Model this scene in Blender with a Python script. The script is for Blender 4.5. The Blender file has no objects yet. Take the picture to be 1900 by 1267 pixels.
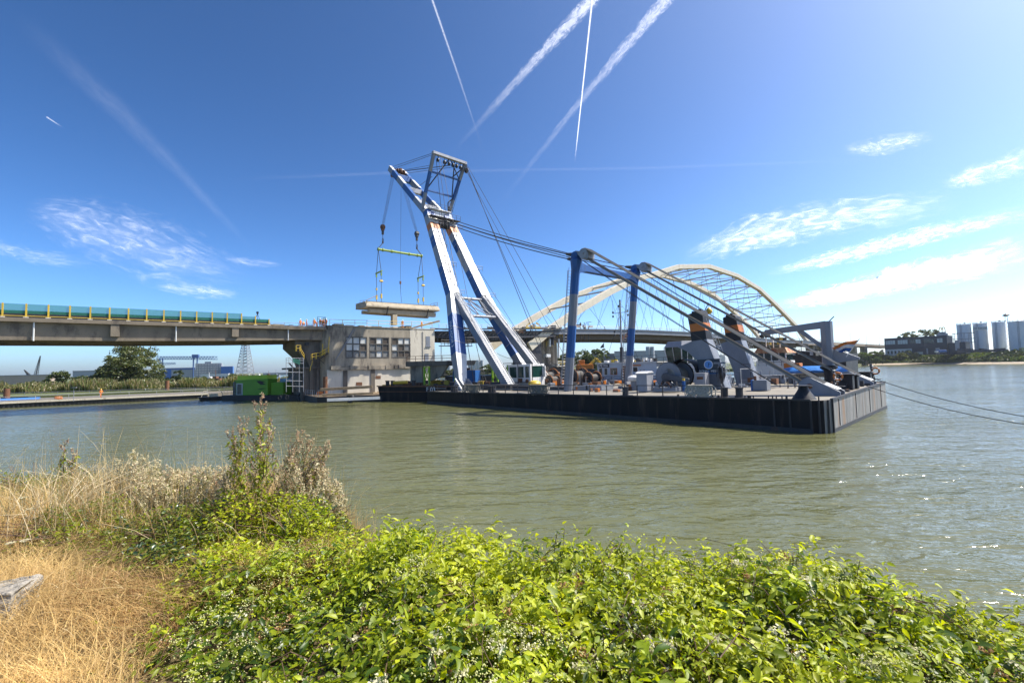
import bpy, bmesh, math, random
import numpy as np
from mathutils import Vector, Matrix
random.seed(7); rng = np.random.default_rng(7)
S = bpy.context.scene
COL = S.collection
V3 = Vector
# ------------------------------------------------------------------ camera
FPX, CXP, CYP, CAMH = 844.4, 950.0, 633.5, 5.4
pit = math.atan(47.5/FPX); rol = math.radians(1.26)
FW = V3((0, math.cos(pit), math.sin(pit)))
R0 = V3((1, 0, 0)); U0 = R0.cross(FW)
RT = R0*math.cos(rol) - U0*math.sin(rol); UP = U0*math.cos(rol) + R0*math.sin(rol)
CAMP = V3((0, 0, CAMH))
cd = bpy.data.cameras.new('camera'); cam = bpy.data.objects.new('camera', cd); COL.objects.link(cam)
M = Matrix((RT, UP, -FW)).transposed().to_4x4(); M.translation = CAMP
cam.matrix_world = M
cd.sensor_width = 36; cd.lens = FPX/1900*36; cd.clip_start = .1; cd.clip_end = 250000
S.camera = cam
# ------------------------------------------------------------------ light
SUN_EL, SUN_PHI = math.radians(52), math.radians(10)      # phi: angle from +X (picture right) towards +Y
SV = V3((math.cos(SUN_EL)*math.cos(SUN_PHI), math.cos(SUN_EL)*math.sin(SUN_PHI), math.sin(SUN_EL)))
W = bpy.data.worlds.new('World'); S.world = W; W.use_nodes = True
wn = W.node_tree.nodes; wl = W.node_tree.links
bg = wn['Background']; sk = wn.new('ShaderNodeTexSky'); sk.sky_type = 'NISHITA'; sk.sun_disc = False
sk.sun_elevation = SUN_EL; sk.sun_rotation = math.pi/2 - SUN_PHI
sk.altitude = 0; sk.air_density = .55; sk.dust_density = 1.3; sk.ozone_density = 5.0
gm = wn.new('ShaderNodeGamma'); gm.inputs[1].default_value = 1.35; hs = wn.new('ShaderNodeHueSaturation'); hs.inputs['Saturation'].default_value = 1.08
wl.new(sk.outputs[0], gm.inputs[0]); wl.new(gm.outputs[0], hs.inputs['Color']); ti = wn.new('ShaderNodeVectorMath'); ti.operation = 'MULTIPLY'; ti.inputs[1].default_value = (1.07, 1.02, .88)
wl.new(hs.outputs[0], ti.inputs[0]); wl.new(ti.outputs[0], bg.inputs[0]); bg.inputs[1].default_value = .112
sl = bpy.data.lights.new('sun', 'SUN'); sl.energy = 5.0; sl.angle = math.radians(.53); sl.color = (1, .94, .84)
so = bpy.data.objects.new('sun', sl); COL.objects.link(so); so.rotation_euler = (-SV).to_track_quat('-Z', 'Y').to_euler()
S.view_settings.view_transform = 'Standard'; S.view_settings.look = 'None'
S.view_settings.exposure = 0.72; S.view_settings.gamma = 1
S.render.engine = 'CYCLES'
try:
    S.cycles.transparent_max_bounces = 24; S.cycles.max_bounces = 6
except Exception: pass
# ------------------------------------------------------------------ places on real planes
def ray(x, y): return FW + RT*((x-CXP)/FPX) - UP*((y-CYP)/FPX)
def onz(x, y, z=0.):
    d = ray(x, y); return CAMP + d*((z-CAMH)/d.z)
def onpl(x, y, p, n):
    d = ray(x, y); return CAMP + d*((p-CAMP).dot(n)/d.dot(n))
def aty(x, y, Y):
    d = ray(x, y); return CAMP + d*(Y/d.y)
# crane barge frame: u along the long side towards the bow, v across it, h above deck
BA = V3((22.98, 33.47, 0)); BL = 53.35; BWD = 24.9
UH = V3((-.6853, .7283, 0)); VH = V3((.7283, .6853, 0))
def dz(u, v): return 2.42 - .012*u + .016*v
def bw(u, v, h=0.):
    p = BA + UH*u + VH*v; p.z = dz(u, v) + h; return p
def onv(x, y, v):
    p = onpl(x, y, BA + VH*v, VH); return p
# bridge frame: t along the deck, w away from the camera
BD = V3((.81, .588, 0)).normalized(); BN = V3((-.588, .81, 0)).normalized(); P0 = V3((-38.9, 84., 0))
Z = V3((0, 0, 1))
def brw(t, w, z): return P0 + BD*t + BN*w + Z*z
def brp(x, y, w=0.): return onpl(x, y, P0 + BN*w, BN)
def brt(x, y, w=0.): return (brp(x, y, w)-P0).dot(BD)
# ------------------------------------------------------------------ materials
MATS = {}
def mat(name, col, rough=.6, metal=0., var=.18, scale=.8, dirt=None, damt=.0, dscale=.6, streak=1., bump=0., bscale=6., spec=.5, island=False):
    if name in MATS: return MATS[name]
    m = bpy.data.materials.new(name); m.use_nodes = True; nt = m.node_tree; N = nt.nodes; L = nt.links
    b = N['Principled BSDF']; b.inputs['Roughness'].default_value = rough; b.inputs['Metallic'].default_value = metal
    b.inputs['Specular IOR Level'].default_value = spec
    g = N.new('ShaderNodeNewGeometry'); mp = N.new('ShaderNodeMapping'); mp.inputs['Scale'].default_value = (1, 1, streak)
    L.new(g.outputs['Position'], mp.inputs[0])
    n = N.new('ShaderNodeTexNoise'); n.inputs['Scale'].default_value = scale; n.inputs['Detail'].default_value = 6; n.inputs['Roughness'].default_value = .65
    L.new(mp.outputs[0], n.inputs['Vector'])
    r = N.new('ShaderNodeMapRange'); r.inputs[1].default_value = .3; r.inputs[2].default_value = .7; r.inputs[3].default_value = 1-var; r.inputs[4].default_value = 1+var*.6
    L.new(n.outputs[0], r.inputs[0])
    mx = N.new('ShaderNodeVectorMath'); mx.operation = 'SCALE'; mx.inputs[0].default_value = col[:3]; L.new(r.outputs[0], mx.inputs['Scale'])
    out = mx.outputs[0]
    if dirt:
        n2 = N.new('ShaderNodeTexNoise'); n2.inputs['Scale'].default_value = dscale; n2.inputs['Detail'].default_value = 8; n2.inputs['Roughness'].default_value = .7
        L.new(mp.outputs[0], n2.inputs['Vector'])
        r2 = N.new('ShaderNodeMapRange'); r2.inputs[1].default_value = .68-.36*damt; r2.inputs[2].default_value = .78-.3*damt; L.new(n2.outputs[0], r2.inputs[0])
        mc = N.new('ShaderNodeMix'); mc.data_type = 'RGBA'; L.new(r2.outputs[0], mc.inputs[0]); L.new(out, mc.inputs[6]); mc.inputs[7].default_value = (*dirt, 1)
        out = mc.outputs[2]
    L.new(out, b.inputs['Base Color'])
    if bump:
        n3 = N.new('ShaderNodeTexNoise'); n3.inputs['Scale'].default_value = bscale; n3.inputs['Detail'].default_value = 5; L.new(g.outputs['Position'], n3.inputs['Vector'])
        bp = N.new('ShaderNodeBump'); bp.inputs['Strength'].default_value = bump; bp.inputs['Distance'].default_value = .1
        L.new(n3.outputs[0], bp.inputs['Height']); L.new(bp.outputs[0], b.inputs['Normal'])
    MATS[name] = m; return m
def leafmat(name, col, trans=.4, gloss=.12, grough=.35, tcol=None, noise=0):
    m = bpy.data.materials.new(name); m.use_nodes = True; nt = m.node_tree; N = nt.nodes; L = nt.links
    for x in list(N):
        if x.type != 'OUTPUT_MATERIAL': N.remove(x)
    o = N['Material Output']; d = N.new('ShaderNodeBsdfDiffuse'); t = N.new('ShaderNodeBsdfTranslucent'); gl = N.new('ShaderNodeBsdfGlossy')
    d.inputs[0].default_value = (*col, 1); tc = tcol or (min(1, col[0]*1.5), min(1, col[1]*1.35), col[2]*.5); t.inputs[0].default_value = (*tc, 1)
    gl.inputs[1].default_value = grough; gl.inputs[0].default_value = (1, 1, 1, 1)
    a = N.new('ShaderNodeMixShader'); a.inputs[0].default_value = trans; L.new(d.outputs[0], a.inputs[1]); L.new(t.outputs[0], a.inputs[2])
    b = N.new('ShaderNodeMixShader'); b.inputs[0].default_value = gloss; L.new(a.outputs[0], b.inputs[1]); L.new(gl.outputs[0], b.inputs[2])
    if noise:
        g = N.new('ShaderNodeNewGeometry'); n = N.new('ShaderNodeTexNoise'); n.inputs['Scale'].default_value = noise; n.inputs['Detail'].default_value = 3
        L.new(g.outputs['Position'], n.inputs['Vector']); r = N.new('ShaderNodeMapRange'); r.inputs[1].default_value = .3; r.inputs[2].default_value = .7; r.inputs[3].default_value = .6; r.inputs[4].default_value = 1.3
        L.new(n.outputs[0], r.inputs[0])
        for c_, s_ in ((col, d), (tc, t)):
            x = N.new('ShaderNodeVectorMath'); x.operation = 'SCALE'; x.inputs[0].default_value = c_; L.new(r.outputs[0], x.inputs['Scale']); L.new(x.outputs[0], s_.inputs[0])
    L.new(b.outputs[0], o.inputs[0]); MATS[name] = m; return m
RUST = (.16, .06, .025)
m_white = mat('white_paint', (.68, .68, .66), .4, dirt=(.38, .29, .20), damt=.24, dscale=1.6, streak=.25)
m_grey = mat('grey_paint', (.20, .22, .255), .42, dirt=(.18, .15, .12), damt=.15, dscale=1.0, streak=.4)
m_lgrey = mat('pale_grey_paint_and_leg_shade', (.29, .30, .325), .45, dirt=(.22, .18, .14), damt=.15, streak=.4)
m_blue = mat('blue_paint', (.008, .085, .29), .5, var=.2, dirt=(.02, .06, .16), damt=.35, streak=.4)
m_orange = mat('orange_paint', (.50, .15, .012), .5, dirt=(.2, .06, .02), damt=.2)
m_black = mat('black_paint', (.008, .009, .012), .55, var=.4, dirt=(.05, .045, .045), damt=.35, dscale=1.1, streak=.2)
m_dark = mat('dark_steel', (.03, .03, .034), .55, var=.4, dirt=(.07, .04, .025), damt=.3)
m_rope = mat('wire_rope', (.055, .05, .045), .6)
m_fall = mat('greased_wire', (.29, .265, .22), .6)
m_rust = mat('rusty_steel', (.17, .075, .035), .8, var=.4, dirt=(.06, .03, .02), damt=.4, dscale=2)
m_yel = mat('yellow_paint', (.62, .42, .04), .5, dirt=(.3, .2, .05), damt=.15)
m_ygrn = mat('lime_paint', (.28, .5, .02), .5)
m_glass = mat('dark_glass', (.02, .04, .045), .08, var=.4, scale=2)
m_gglass = mat('green_glass', (.012, .05, .04), .1, var=.5, scale=2)
m_tan = mat('cream_steel', (.64, .575, .44), .5, var=.12, dirt=(.3, .24, .15), damt=.15, streak=.5)
m_conc = mat('concrete', (.33, .285, .215), .85, var=.3, scale=.5, dirt=(.10, .085, .07), damt=.52, dscale=.35, streak=.35, bump=.3)
m_concd = mat('dark_concrete', (.15, .13, .105), .85, var=.3, scale=.6, dirt=(.06, .05, .04), damt=.45, dscale=.4, streak=.4, bump=.3)
m_concl = mat('pale_concrete', (.60, .55, .45), .85, var=.2, scale=.5, dirt=(.22, .18, .14), damt=.25, dscale=.5, streak=.3, bump=.2)
m_timber = mat('timber', (.26, .19, .11), .85, var=.35, scale=2)
m_skin = mat('skin', (.45, .26, .18), .6); m_hivis = mat('orange_workwear', (.75, .22, .04), .8, var=.25, scale=3); m_helm = mat('white_helmet', (.75, .75, .7), .4); m_helmy = mat('yellow_helmet', (.7, .5, .05), .4)
m_deck = mat('deck_plate', (.23, .21, .17), .7, var=.25, scale=.35, dirt=(.19, .15, .12), damt=.4, dscale=.45, bump=.1)
# ------------------------------------------------------------------ mesh builder
def gloc(o):
    v = V3((0, 0, 0))
    while o: v = v + o.location; o = o.parent
    return v
class MB:
    def __init__(s): s.v = []; s.f = []; s.m = []
    def add(s, vs, fs, mi=0):
        b = len(s.v); s.v += [tuple(p) for p in vs]; s.f += [tuple(i+b for i in f) for f in fs]
        s.m += (mi if isinstance(mi, list) else [mi]*len(fs)); return s
    def hexa(s, lo, hi, mi=0):   # lo, hi: rings of equal length
        n = len(lo); fs = [tuple(reversed(range(n))), tuple(range(n, 2*n))] + [(i, (i+1) % n, n+(i+1) % n, n+i) for i in range(n)]
        return s.add(list(lo)+list(hi), fs, mi)
    def box(s, c, dx, dy, dz_, X=V3((1, 0, 0)), Y=None, mi=0):   # c: centre of bottom
        X = V3(X).normalized(); Y = V3(Y) if Y else Z.cross(X); c = V3(c)
        r = [c - X*dx/2 - Y*dy/2, c + X*dx/2 - Y*dy/2, c + X*dx/2 + Y*dy/2, c - X*dx/2 + Y*dy/2]
        return s.hexa(r, [p + Z*dz_ for p in r], mi)
    def prism(s, poly, vec, mi=0): return s.hexa(poly, [V3(p)+vec for p in poly], mi)
    def beam(s, p, q, w, h, w1=None, h1=None, up=Z, mi=0):
        p = V3(p); q = V3(q); d = (q-p).normalized(); up = V3(up)
        a = d.cross(up)
        if a.length < 1e-4: a = d.cross(V3((1, 0, 0)))
        a.normalize(); b = a.cross(d); w1 = w if w1 is None else w1; h1 = h if h1 is None else h1
        f = lambda c, w, h: [c - a*w/2 - b*h/2, c + a*w/2 - b*h/2, c + a*w/2 + b*h/2, c - a*w/2 + b*h/2]
        return s.hexa(f(p, w, h), f(q, w1, h1), mi)
    def tube(s, pts, r, n=6, mi=0, r1=None):
        pts = [V3(p) for p in pts]; rings = []; m = len(pts)
        for i, p in enumerate(pts):
            d = (pts[min(i+1, m-1)] - pts[max(i-1, 0)]).normalized(); a = d.cross(Z)
            if a.length < .05: a = d.cross(V3((1, 0, 0)))
            a.normalize(); b = a.cross(d); rr = r if r1 is None else r+(r1-r)*i/(m-1)
            rings.append([p + a*math.cos(2*math.pi*k/n)*rr + b*math.sin(2*math.pi*k/n)*rr for k in range(n)])
        b0 = len(s.v); fs = [tuple(range(n))[::-1], tuple((m-1)*n+k for k in range(n))]
        for i in range(m-1):
            fs += [(i*n+k, i*n+(k+1) % n, (i+1)*n+(k+1) % n, (i+1)*n+k) for k in range(n)]
        return s.add([q for rg in rings for q in rg], fs, mi)
    def cyl(s, p, q, r, n=16, mi=0, r1=None): return s.tube([p, q], r, n, mi, r1)
    def torus(s, c, ax, R, r, n=20, k=6, mi=0):
        c = V3(c); ax = V3(ax).normalized(); a = ax.cross(Z)
        if a.length < .1: a = ax.cross(V3((1, 0, 0)))
        a.normalize(); b = ax.cross(a); vs = []; fs = []
        for i in range(n):
            t = 2*math.pi*i/n; o = a*math.cos(t) + b*math.sin(t)
            for j in range(k):
                w = 2*math.pi*j/k; vs.append(c + o*(R + r*math.cos(w)) + ax*r*math.sin(w))
        for i in range(n):
            for j in range(k): fs.append((i*k+j, ((i+1) % n)*k+j, ((i+1) % n)*k+(j+1) % k, i*k+(j+1) % k))
        return s.add(vs, fs, mi)
    def lathe(s, c, prof, n=16, mi=0, ax=Z):   # prof: (radius, height)
        c = V3(c); ax = V3(ax).normalized(); a = ax.cross(V3((1, .01, 0))).normalized(); b = ax.cross(a); vs = []; fs = []
        for (r, h) in prof:
            vs += [c + ax*h + (a*math.cos(2*math.pi*k/n) + b*math.sin(2*math.pi*k/n))*max(r, .001) for k in range(n)]
        for i in range(len(prof)-1): fs += [(i*n+k, i*n+(k+1) % n, (i+1)*n+(k+1) % n, (i+1)*n+k) for k in range(n)]
        fs += [tuple(range(n))[::-1], tuple((len(prof)-1)*n+k for k in range(n))]
        return s.add(vs, fs, mi)
    def truss(s, a0, a1, b0, b1, n, r, mi=0, w=False):
        s.tube([a0, a1], r, 5, mi); s.tube([b0, b1], r, 5, mi); a0, a1, b0, b1 = map(V3, (a0, a1, b0, b1))
        for i in range(n):
            p = a0.lerp(a1, i/n); q = b0.lerp(b1, (i+.5)/n); p2 = a0.lerp(a1, (i+1)/n)
            s.tube([p, q], r*.7, 4, mi); s.tube([q, p2], r*.7, 4, mi)
        return s
    def rail(s, pts, hgt=1.1, step=1.6, r=.03, mids=(.5,), mi=0):
        pts = [V3(p) for p in pts]
        for a, b in zip(pts, pts[1:]):
            n = max(1, round((b-a).length/step))
            for i in range(n+1): p = a.lerp(b, i/n); s.tube([p, p+Z*hgt], r, 5, mi)
            for k in (1.,)+tuple(mids): s.tube([a+Z*hgt*k, b+Z*hgt*k], r*.85, 5, mi)
        return s
    def ladder(s, p, q, side, w=.45, step=.4, r=.03, mi=0):
        p = V3(p); q = V3(q); side = V3(side).normalized()*w/2
        s.tube([p-side, q-side], r, 4, mi); s.tube([p+side, q+side], r, 4, mi); n = int((q-p).length/step)
        for i in range(1, n): c = p.lerp(q, i/n); s.tube([c-side, c+side], r*.7, 4, mi)
        return s
    def build(s, name, mats, parent=None, smooth=False, bevel=0, label=None, norm=True):
        me = bpy.data.meshes.new(name); o = bpy.data.objects.new(name, me); COL.objects.link(o)
        if parent is not None: o.parent = parent; off = gloc(parent)
        else:
            a = np.array(s.v); off = V3(((a[:, 0].min()+a[:, 0].max())/2, (a[:, 1].min()+a[:, 1].max())/2, a[:, 2].min())); o.location = off
        a = np.array(s.v, dtype=float) - np.array(off); me.from_pydata([tuple(x) for x in a], [], s.f)
        mats = mats if isinstance(mats, (list, tuple)) else [mats]
        for m in mats: me.materials.append(m)
        me.polygons.foreach_set('material_index', s.m)
        if norm:
            bm = bmesh.new(); bm.from_mesh(me); bmesh.ops.recalc_face_normals(bm, faces=bm.faces); bm.to_mesh(me); bm.free()
        if smooth:
            me.polygons.foreach_set('use_smooth', [True]*len(me.polygons))
            try: me.set_sharp_from_angle(angle=math.radians(40))
            except Exception: pass
        if bevel:
            md = o.modifiers.new('bevel', 'BEVEL'); md.width = bevel; md.segments = 2; md.limit_method = 'ANGLE'
        if label: o['label'] = label
        me.update(); return o
def tag(o, label, cat, group=None, kind=None):
    if label: o['label'] = label
    if cat: o['category'] = cat
    if group: o['group'] = group
    if kind: o['kind'] = kind
    return o
def thing(name, loc, label, cat, group=None):
    o = bpy.data.objects.new(name, None); COL.objects.link(o); o.location = loc; o.empty_display_size = .2
    return tag(o, label, cat, group)
def struct(mb, name, m, **k):
    o = mb.build(name, m, **k); o['kind'] = 'structure'; return o
def copy_tree(o, loc=None, rz=None, label=None, group=None, parent=None):
    c = o.copy(); COL.objects.link(c); c.parent = parent
    if loc is not None: c.location = loc
    if rz is not None: c.rotation_euler = (0, 0, rz)
    if label: c['label'] = label
    if group: c['group'] = group
    for ch in [x for x in COL.objects if x.parent == o]: copy_tree(ch, parent=c)
    return c
def text(name, s, size, o, X, Y, m, parent, ext=.01, sx=1., align='CENTER'):
    """flat lettering lying on a surface: origin o, text direction X, up direction Y"""
    cu = bpy.data.curves.new(name, 'FONT'); cu.body = s; cu.size = size; cu.extrude = ext; cu.align_x = align; cu.align_y = 'CENTER'; cu.resolution_u = 3
    t = bpy.data.objects.new(name, cu); COL.objects.link(t); dg = bpy.context.evaluated_depsgraph_get(); dg.update()
    me = bpy.data.meshes.new_from_object(t.evaluated_get(dg)); bpy.data.objects.remove(t)
    X = V3(X).normalized(); Y = V3(Y).normalized(); N_ = X.cross(Y); off = gloc(parent)
    for v in me.vertices: c = v.co.copy(); v.co = V3(o) + X*c.x*sx + Y*c.y + N_*c.z - off
    me.materials.clear(); me.materials.append(m); ob = bpy.data.objects.new(name, me); COL.objects.link(ob); ob.parent = parent; return ob
# ================================================================== WATER, GROUND, SKY
def water_mat():
    m = bpy.data.materials.new('river_water'); m.use_nodes = True; nt = m.node_tree; N = nt.nodes; L = nt.links; b = N['Principled BSDF']
    b.inputs['Base Color'].default_value = (.11, .112, .045, 1); b.inputs['Roughness'].default_value = .11; b.inputs['IOR'].default_value = 1.33
    g = N.new('ShaderNodeNewGeometry'); prev = None
    wm = N.new('ShaderNodeMapping'); wm.inputs['Scale'].default_value = (.4, 1, 1); wm.inputs['Rotation'].default_value = (0, 0, .25); L.new(g.outputs['Position'], wm.inputs[0])
    wn_ = N.new('ShaderNodeTexNoise'); wn_.inputs['Scale'].default_value = .07; wn_.inputs['Detail'].default_value = 4; L.new(wm.outputs[0], wn_.inputs['Vector'])
    def wind(st):      # gusts: calmer and rougher patches of the surface
        r = N.new('ShaderNodeMapRange'); r.inputs[1].default_value = .36; r.inputs[2].default_value = .64; r.inputs[3].default_value = st*.45; r.inputs[4].default_value = min(1, st*1.12); L.new(wn_.outputs[0], r.inputs[0]); return r.outputs[0]
    for sc, st, dist, det, rot, sx in ((.16, .3, .18, 3, .5, .55), (.8, .5, .12, 3, .35, .4), (3.0, .45, .04, 3, .2, .5)):
        mp = N.new('ShaderNodeMapping'); mp.inputs['Rotation'].default_value = (0, 0, rot); mp.inputs['Scale'].default_value = (sx, 1, 1)
        L.new(g.outputs['Position'], mp.inputs[0]); n = N.new('ShaderNodeTexNoise'); n.inputs['Scale'].default_value = sc; n.inputs['Detail'].default_value = det; n.inputs['Distortion'].default_value = .6
        L.new(mp.outputs[0], n.inputs['Vector']); bp = N.new('ShaderNodeBump'); bp.inputs['Strength'].default_value = st; bp.inputs['Distance'].default_value = dist*6
        L.new(n.outputs[0], bp.inputs['Height'])
        if sc > .5: L.new(wind(st), bp.inputs['Strength'])
        if prev: L.new(prev.outputs[0], bp.inputs['Normal'])
        prev = bp
    L.new(prev.outputs[0], b.inputs['Normal'])
    n = N.new('ShaderNodeTexNoise'); n.inputs['Scale'].default_value = .03; n.inputs['Detail'].default_value = 4; L.new(g.outputs['Position'], n.inputs['Vector'])
    mc = N.new('ShaderNodeMix'); mc.data_type = 'RGBA'; L.new(n.outputs[0], mc.inputs[0]); mc.inputs[6].default_value = (.092, .10, .036, 1); mc.inputs[7].default_value = (.135, .135, .062, 1); L.new(mc.outputs[2], b.inputs['Base Color'])
    return m
w = MB(); w.add([(-4200, -300, 0), (4200, -300, 0), (4200, 5600, 0), (-4200, 5600, 0)], [(0, 1, 2, 3)])
struct(w, 'river_water', water_mat(), norm=False)
m_soil = mat('dry_soil', (.10, .07, .035), .95, var=.4, scale=3, dirt=(.09, .07, .03), damt=.5, dscale=1.5, bump=.5)
m_grassland = mat('rough_grassland', (.10, .12, .04), .95, var=.4, scale=.15, dirt=(.2, .18, .1), damt=.3, dscale=.05)
def sstep(a, b, x): t = np.clip((x-a)/(b-a), 0, 1); return t*t*(3-2*t)
def gz(x, y):      # near bank surface
    E = 6.4 - 3.0*sstep(-3.4, -.9, x) - .8*sstep(1.2, 2.6, x)
    z = 3.7 - .62*np.maximum(0, y-E)
    return z + .05*np.sin(x*2.1+y)+.04*np.sin(y*3.3-x)
nx, ny = 120, 70; xs = np.linspace(-30, 26, nx); ys = np.linspace(-12, 15, ny)
X, Y = np.meshgrid(xs, ys); Zg = gz(X, Y)
w = MB(); w.add(np.stack([X, Y, Zg], -1).reshape(-1, 3).tolist(), [(j*nx+i, j*nx+i+1, (j+1)*nx+i+1, (j+1)*nx+i) for j in range(ny-1) for i in range(nx-1)])
struct(w, 'river_bank', m_soil, smooth=True, norm=False)
def land(name, poly, z=1.0, m=m_grassland):
    w = MB(); p = [V3((a, b, -1)) for a, b in poly]; w.hexa(p, [q+Z*(z+1) for q in p]); return struct(w, name, m)
land('far_land', [(-4100, 900), (4100, 900), (4100, 5500), (-4100, 5500)], .8)
land('left_bank', [(-600, 95), (-104, 98), (-66, 122), (-68, 150), (-105, 185), (-500, 890), (-3000, 890)], 1.5)
land('middle_bank', [(-118, 330), (-20, 285), (130, 270), (210, 290), (250, 330), (330, 430), (700, 890), (-420, 890)], 1.6)
# right bank: beach, planted dyke slope and yard
sh = [(235, 430), (300, 425), (336, 415), (342, 370), (344, 330), (348, 300), (352, 240), (360, 120)]
out = V3((.97, .25, 0))
rows = [(0, -.5), (7, .5), (15, 1.3), (17, 3.2), (34, 8.6), (60, 9.0), (900, 9.3)]
vs = [(x+out.x*d, y+out.y*d*(1 if d < 100 else 1.5), z) for d, z in rows for x, y in sh]; n = len(sh)
m_beach = mat('stony_beach', (.40, .33, .24), .95, var=.35, scale=.6, dirt=(.15, .13, .1), damt=.4, dscale=.8)
w = MB(); w.add(vs, [(j*n+i, j*n+i+1, (j+1)*n+i+1, (j+1)*n+i) for j in range(len(rows)-1) for i in range(n-1)], [0 if j < 2 else 1 for j in range(len(rows)-1) for i in range(n-1)])
struct(w, 'right_bank', [m_beach, m_grassland], norm=False)
# ---- contrails and cirrus at 9 km
def skymat(name, dens, ns, nd, sx, edge, lo=.35, hi=.7, dist=.0, fade=(0., .12, .85, 1.), off=0., bend=0., fill=0., fray=0.):
    m = bpy.data.materials.new(name); m.use_nodes = True; nt = m.node_tree; N = nt.nodes; L = nt.links
    for x in list(N):
        if x.type != 'OUTPUT_MATERIAL': N.remove(x)
    def math_(op, a, b=None, c=None):
        x = N.new('ShaderNodeMath'); x.operation = op
        for i, q in enumerate((a, b, c)):
            if q is None: continue
            if isinstance(q, (int, float)): x.inputs[i].default_value = q
            else: L.new(q, x.inputs[i])
        return x.outputs[0]
    uv = N.new('ShaderNodeUVMap'); sp = N.new('ShaderNodeSeparateXYZ'); L.new(uv.outputs[0], sp.inputs[0])
    def mr(v, a, b, c=0., d=1.):
        x = N.new('ShaderNodeMapRange'); x.interpolation_type = 'SMOOTHSTEP'; L.new(v, x.inputs[0])
        for i, q in enumerate((a, b, c, d)): x.inputs[i+1].default_value = q
        return x.outputs[0]
    mp = N.new('ShaderNodeMapping'); mp.inputs['Scale'].default_value = (sx, 1, 1); mp.inputs['Location'].default_value = (off, off*.7, 0); L.new(uv.outputs[0], mp.inputs[0])
    n = N.new('ShaderNodeTexNoise'); n.inputs['Scale'].default_value = ns; n.inputs['Detail'].default_value = nd; n.inputs['Roughness'].default_value = .62; n.inputs['Distortion'].default_value = dist
    L.new(mp.outputs[0], n.inputs['Vector'])
    n2 = N.new('ShaderNodeTexNoise'); n2.inputs['Scale'].default_value = ns*.28; n2.inputs['Detail'].default_value = 3; L.new(mp.outputs[0], n2.inputs['Vector'])
    vv = sp.outputs[1]
    ac = math_('SUBTRACT', 1., math_('ABSOLUTE', math_('MULTIPLY_ADD', vv, 2., -1.)))
    ac = math_('ADD', ac, math_('MULTIPLY_ADD', n.outputs[0], fray, -fray*.5))
    ac = mr(math_('ADD', ac, math_('MULTIPLY_ADD', n2.outputs[0], bend, -bend*.5)), 0., edge)
    al = math_('MULTIPLY', mr(sp.outputs[0], fade[0], fade[1]), mr(sp.outputs[0], fade[2], fade[3], 1., 0.))
    hard = math_('MULTIPLY', mr(math_('SUBTRACT', 1., math_('ABSOLUTE', math_('MULTIPLY_ADD', vv, 2., -1.))), 0., .12), math_('MULTIPLY_ADD', mr(n.outputs[0], lo, hi), 1.-fill, fill))
    a = math_('MULTIPLY', math_('MULTIPLY', ac, al), math_('MULTIPLY', hard, dens))
    tr = N.new('ShaderNodeBsdfTransparent'); tl = N.new('ShaderNodeBsdfTranslucent'); tl.inputs[0].default_value = (.95, .97, 1, 1)
    df = N.new('ShaderNodeBsdfDiffuse'); df.inputs[0].default_value = (.95, .97, 1, 1); ad = N.new('ShaderNodeMixShader'); ad.inputs[0].default_value = .25; L.new(tl.outputs[0], ad.inputs[1]); L.new(df.outputs[0], ad.inputs[2])
    mx = N.new('ShaderNodeMixShader'); L.new(a, mx.inputs[0]); L.new(tr.outputs[0], mx.inputs[1]); L.new(ad.outputs[0], mx.inputs[2]); L.new(mx.outputs[0], N['Material Output'].inputs[0])
    return m
def skystrip(name, pix, widths, m, label, cat, group=None, alt=9000, kind=None):
    """pix: picture points of the centre line, widths across it in pixels; lies on the 9 km level"""
    c = [V3((x, y, 0)) for x, y in pix]; vs = []; us = []; K = 14; n = len(c); tot = K*(n-1)
    for i in range(tot+1):
        s = i/K; a = min(int(s), n-2); f = s-a; p = c[a].lerp(c[a+1], f); wd = widths[a]*(1-f)+widths[a+1]*f
        d = (c[min(a+1+(f > .5), n-1)] - c[max(a-(f < .5), 0)]).normalized(); nn = V3((-d.y, d.x, 0))
        for k in range(5): q = p + nn*wd*(k/4-.5); vs.append(onz(q.x, q.y, alt)); us.append((i/tot, k/4))
    w = MB(); w.add(vs, [(i*5+k, (i+1)*5+k, (i+1)*5+k+1, i*5+k+1) for i in range(tot) for k in range(4)])
    o = w.build(name, m, norm=False); uvl = o.data.uv_layers.new(name='UVMap')
    for lp in o.data.loops: uvl.data[lp.index].uv = us[lp.vertex_index]
    tag(o, label, cat, group, kind); return o
CG = 'contrails crossing the sky'
c_soft = skymat('contrail_soft', .6, 5, 7, 8, .9, .1, .85, .8, (0, .02, .3, 1), bend=.6, fill=.3, fray=1.5)
c_soft2 = skymat('contrail_ragged', .52, 5, 7, 9, .9, .1, .85, .8, (0, .02, .25, 1), 3.3, bend=.7, fill=.3, fray=1.6)
c_thin = skymat('contrail_crisp', .8, 6, 3, 30, 1., .1, .5, 0, (0, .01, .9, 1), 1)
c_thin2 = skymat('contrail_wispy', .4, 6, 3, 20, 1., .1, .6, 0, (0, .01, .35, 1), 2)
c_faint = skymat('contrail_faint', .04, 5, 5, 6, 1., .1, .7, .3, (0, .3, .75, 1), 5, bend=.3)
c_faint2 = skymat('contrail_veil', .035, 4, 4, 20, 1., .1, .7, .2, (0, .25, .7, 1), 6)
skystrip('contrail', [(1135, -40), (1093, 5), (960, 148), (835, 290)], [36, 32, 20, 10], c_soft, 'broad fluffy contrail running down to the tip of the crane', 'contrail', CG)
skystrip('contrail', [(1270, -40), (1232, 3), (1095, 165), (915, 395)], [36, 30, 18, 8], c_soft2, 'broad ragged contrail right of centre fading towards the bridge', 'contrail', CG)
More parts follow.
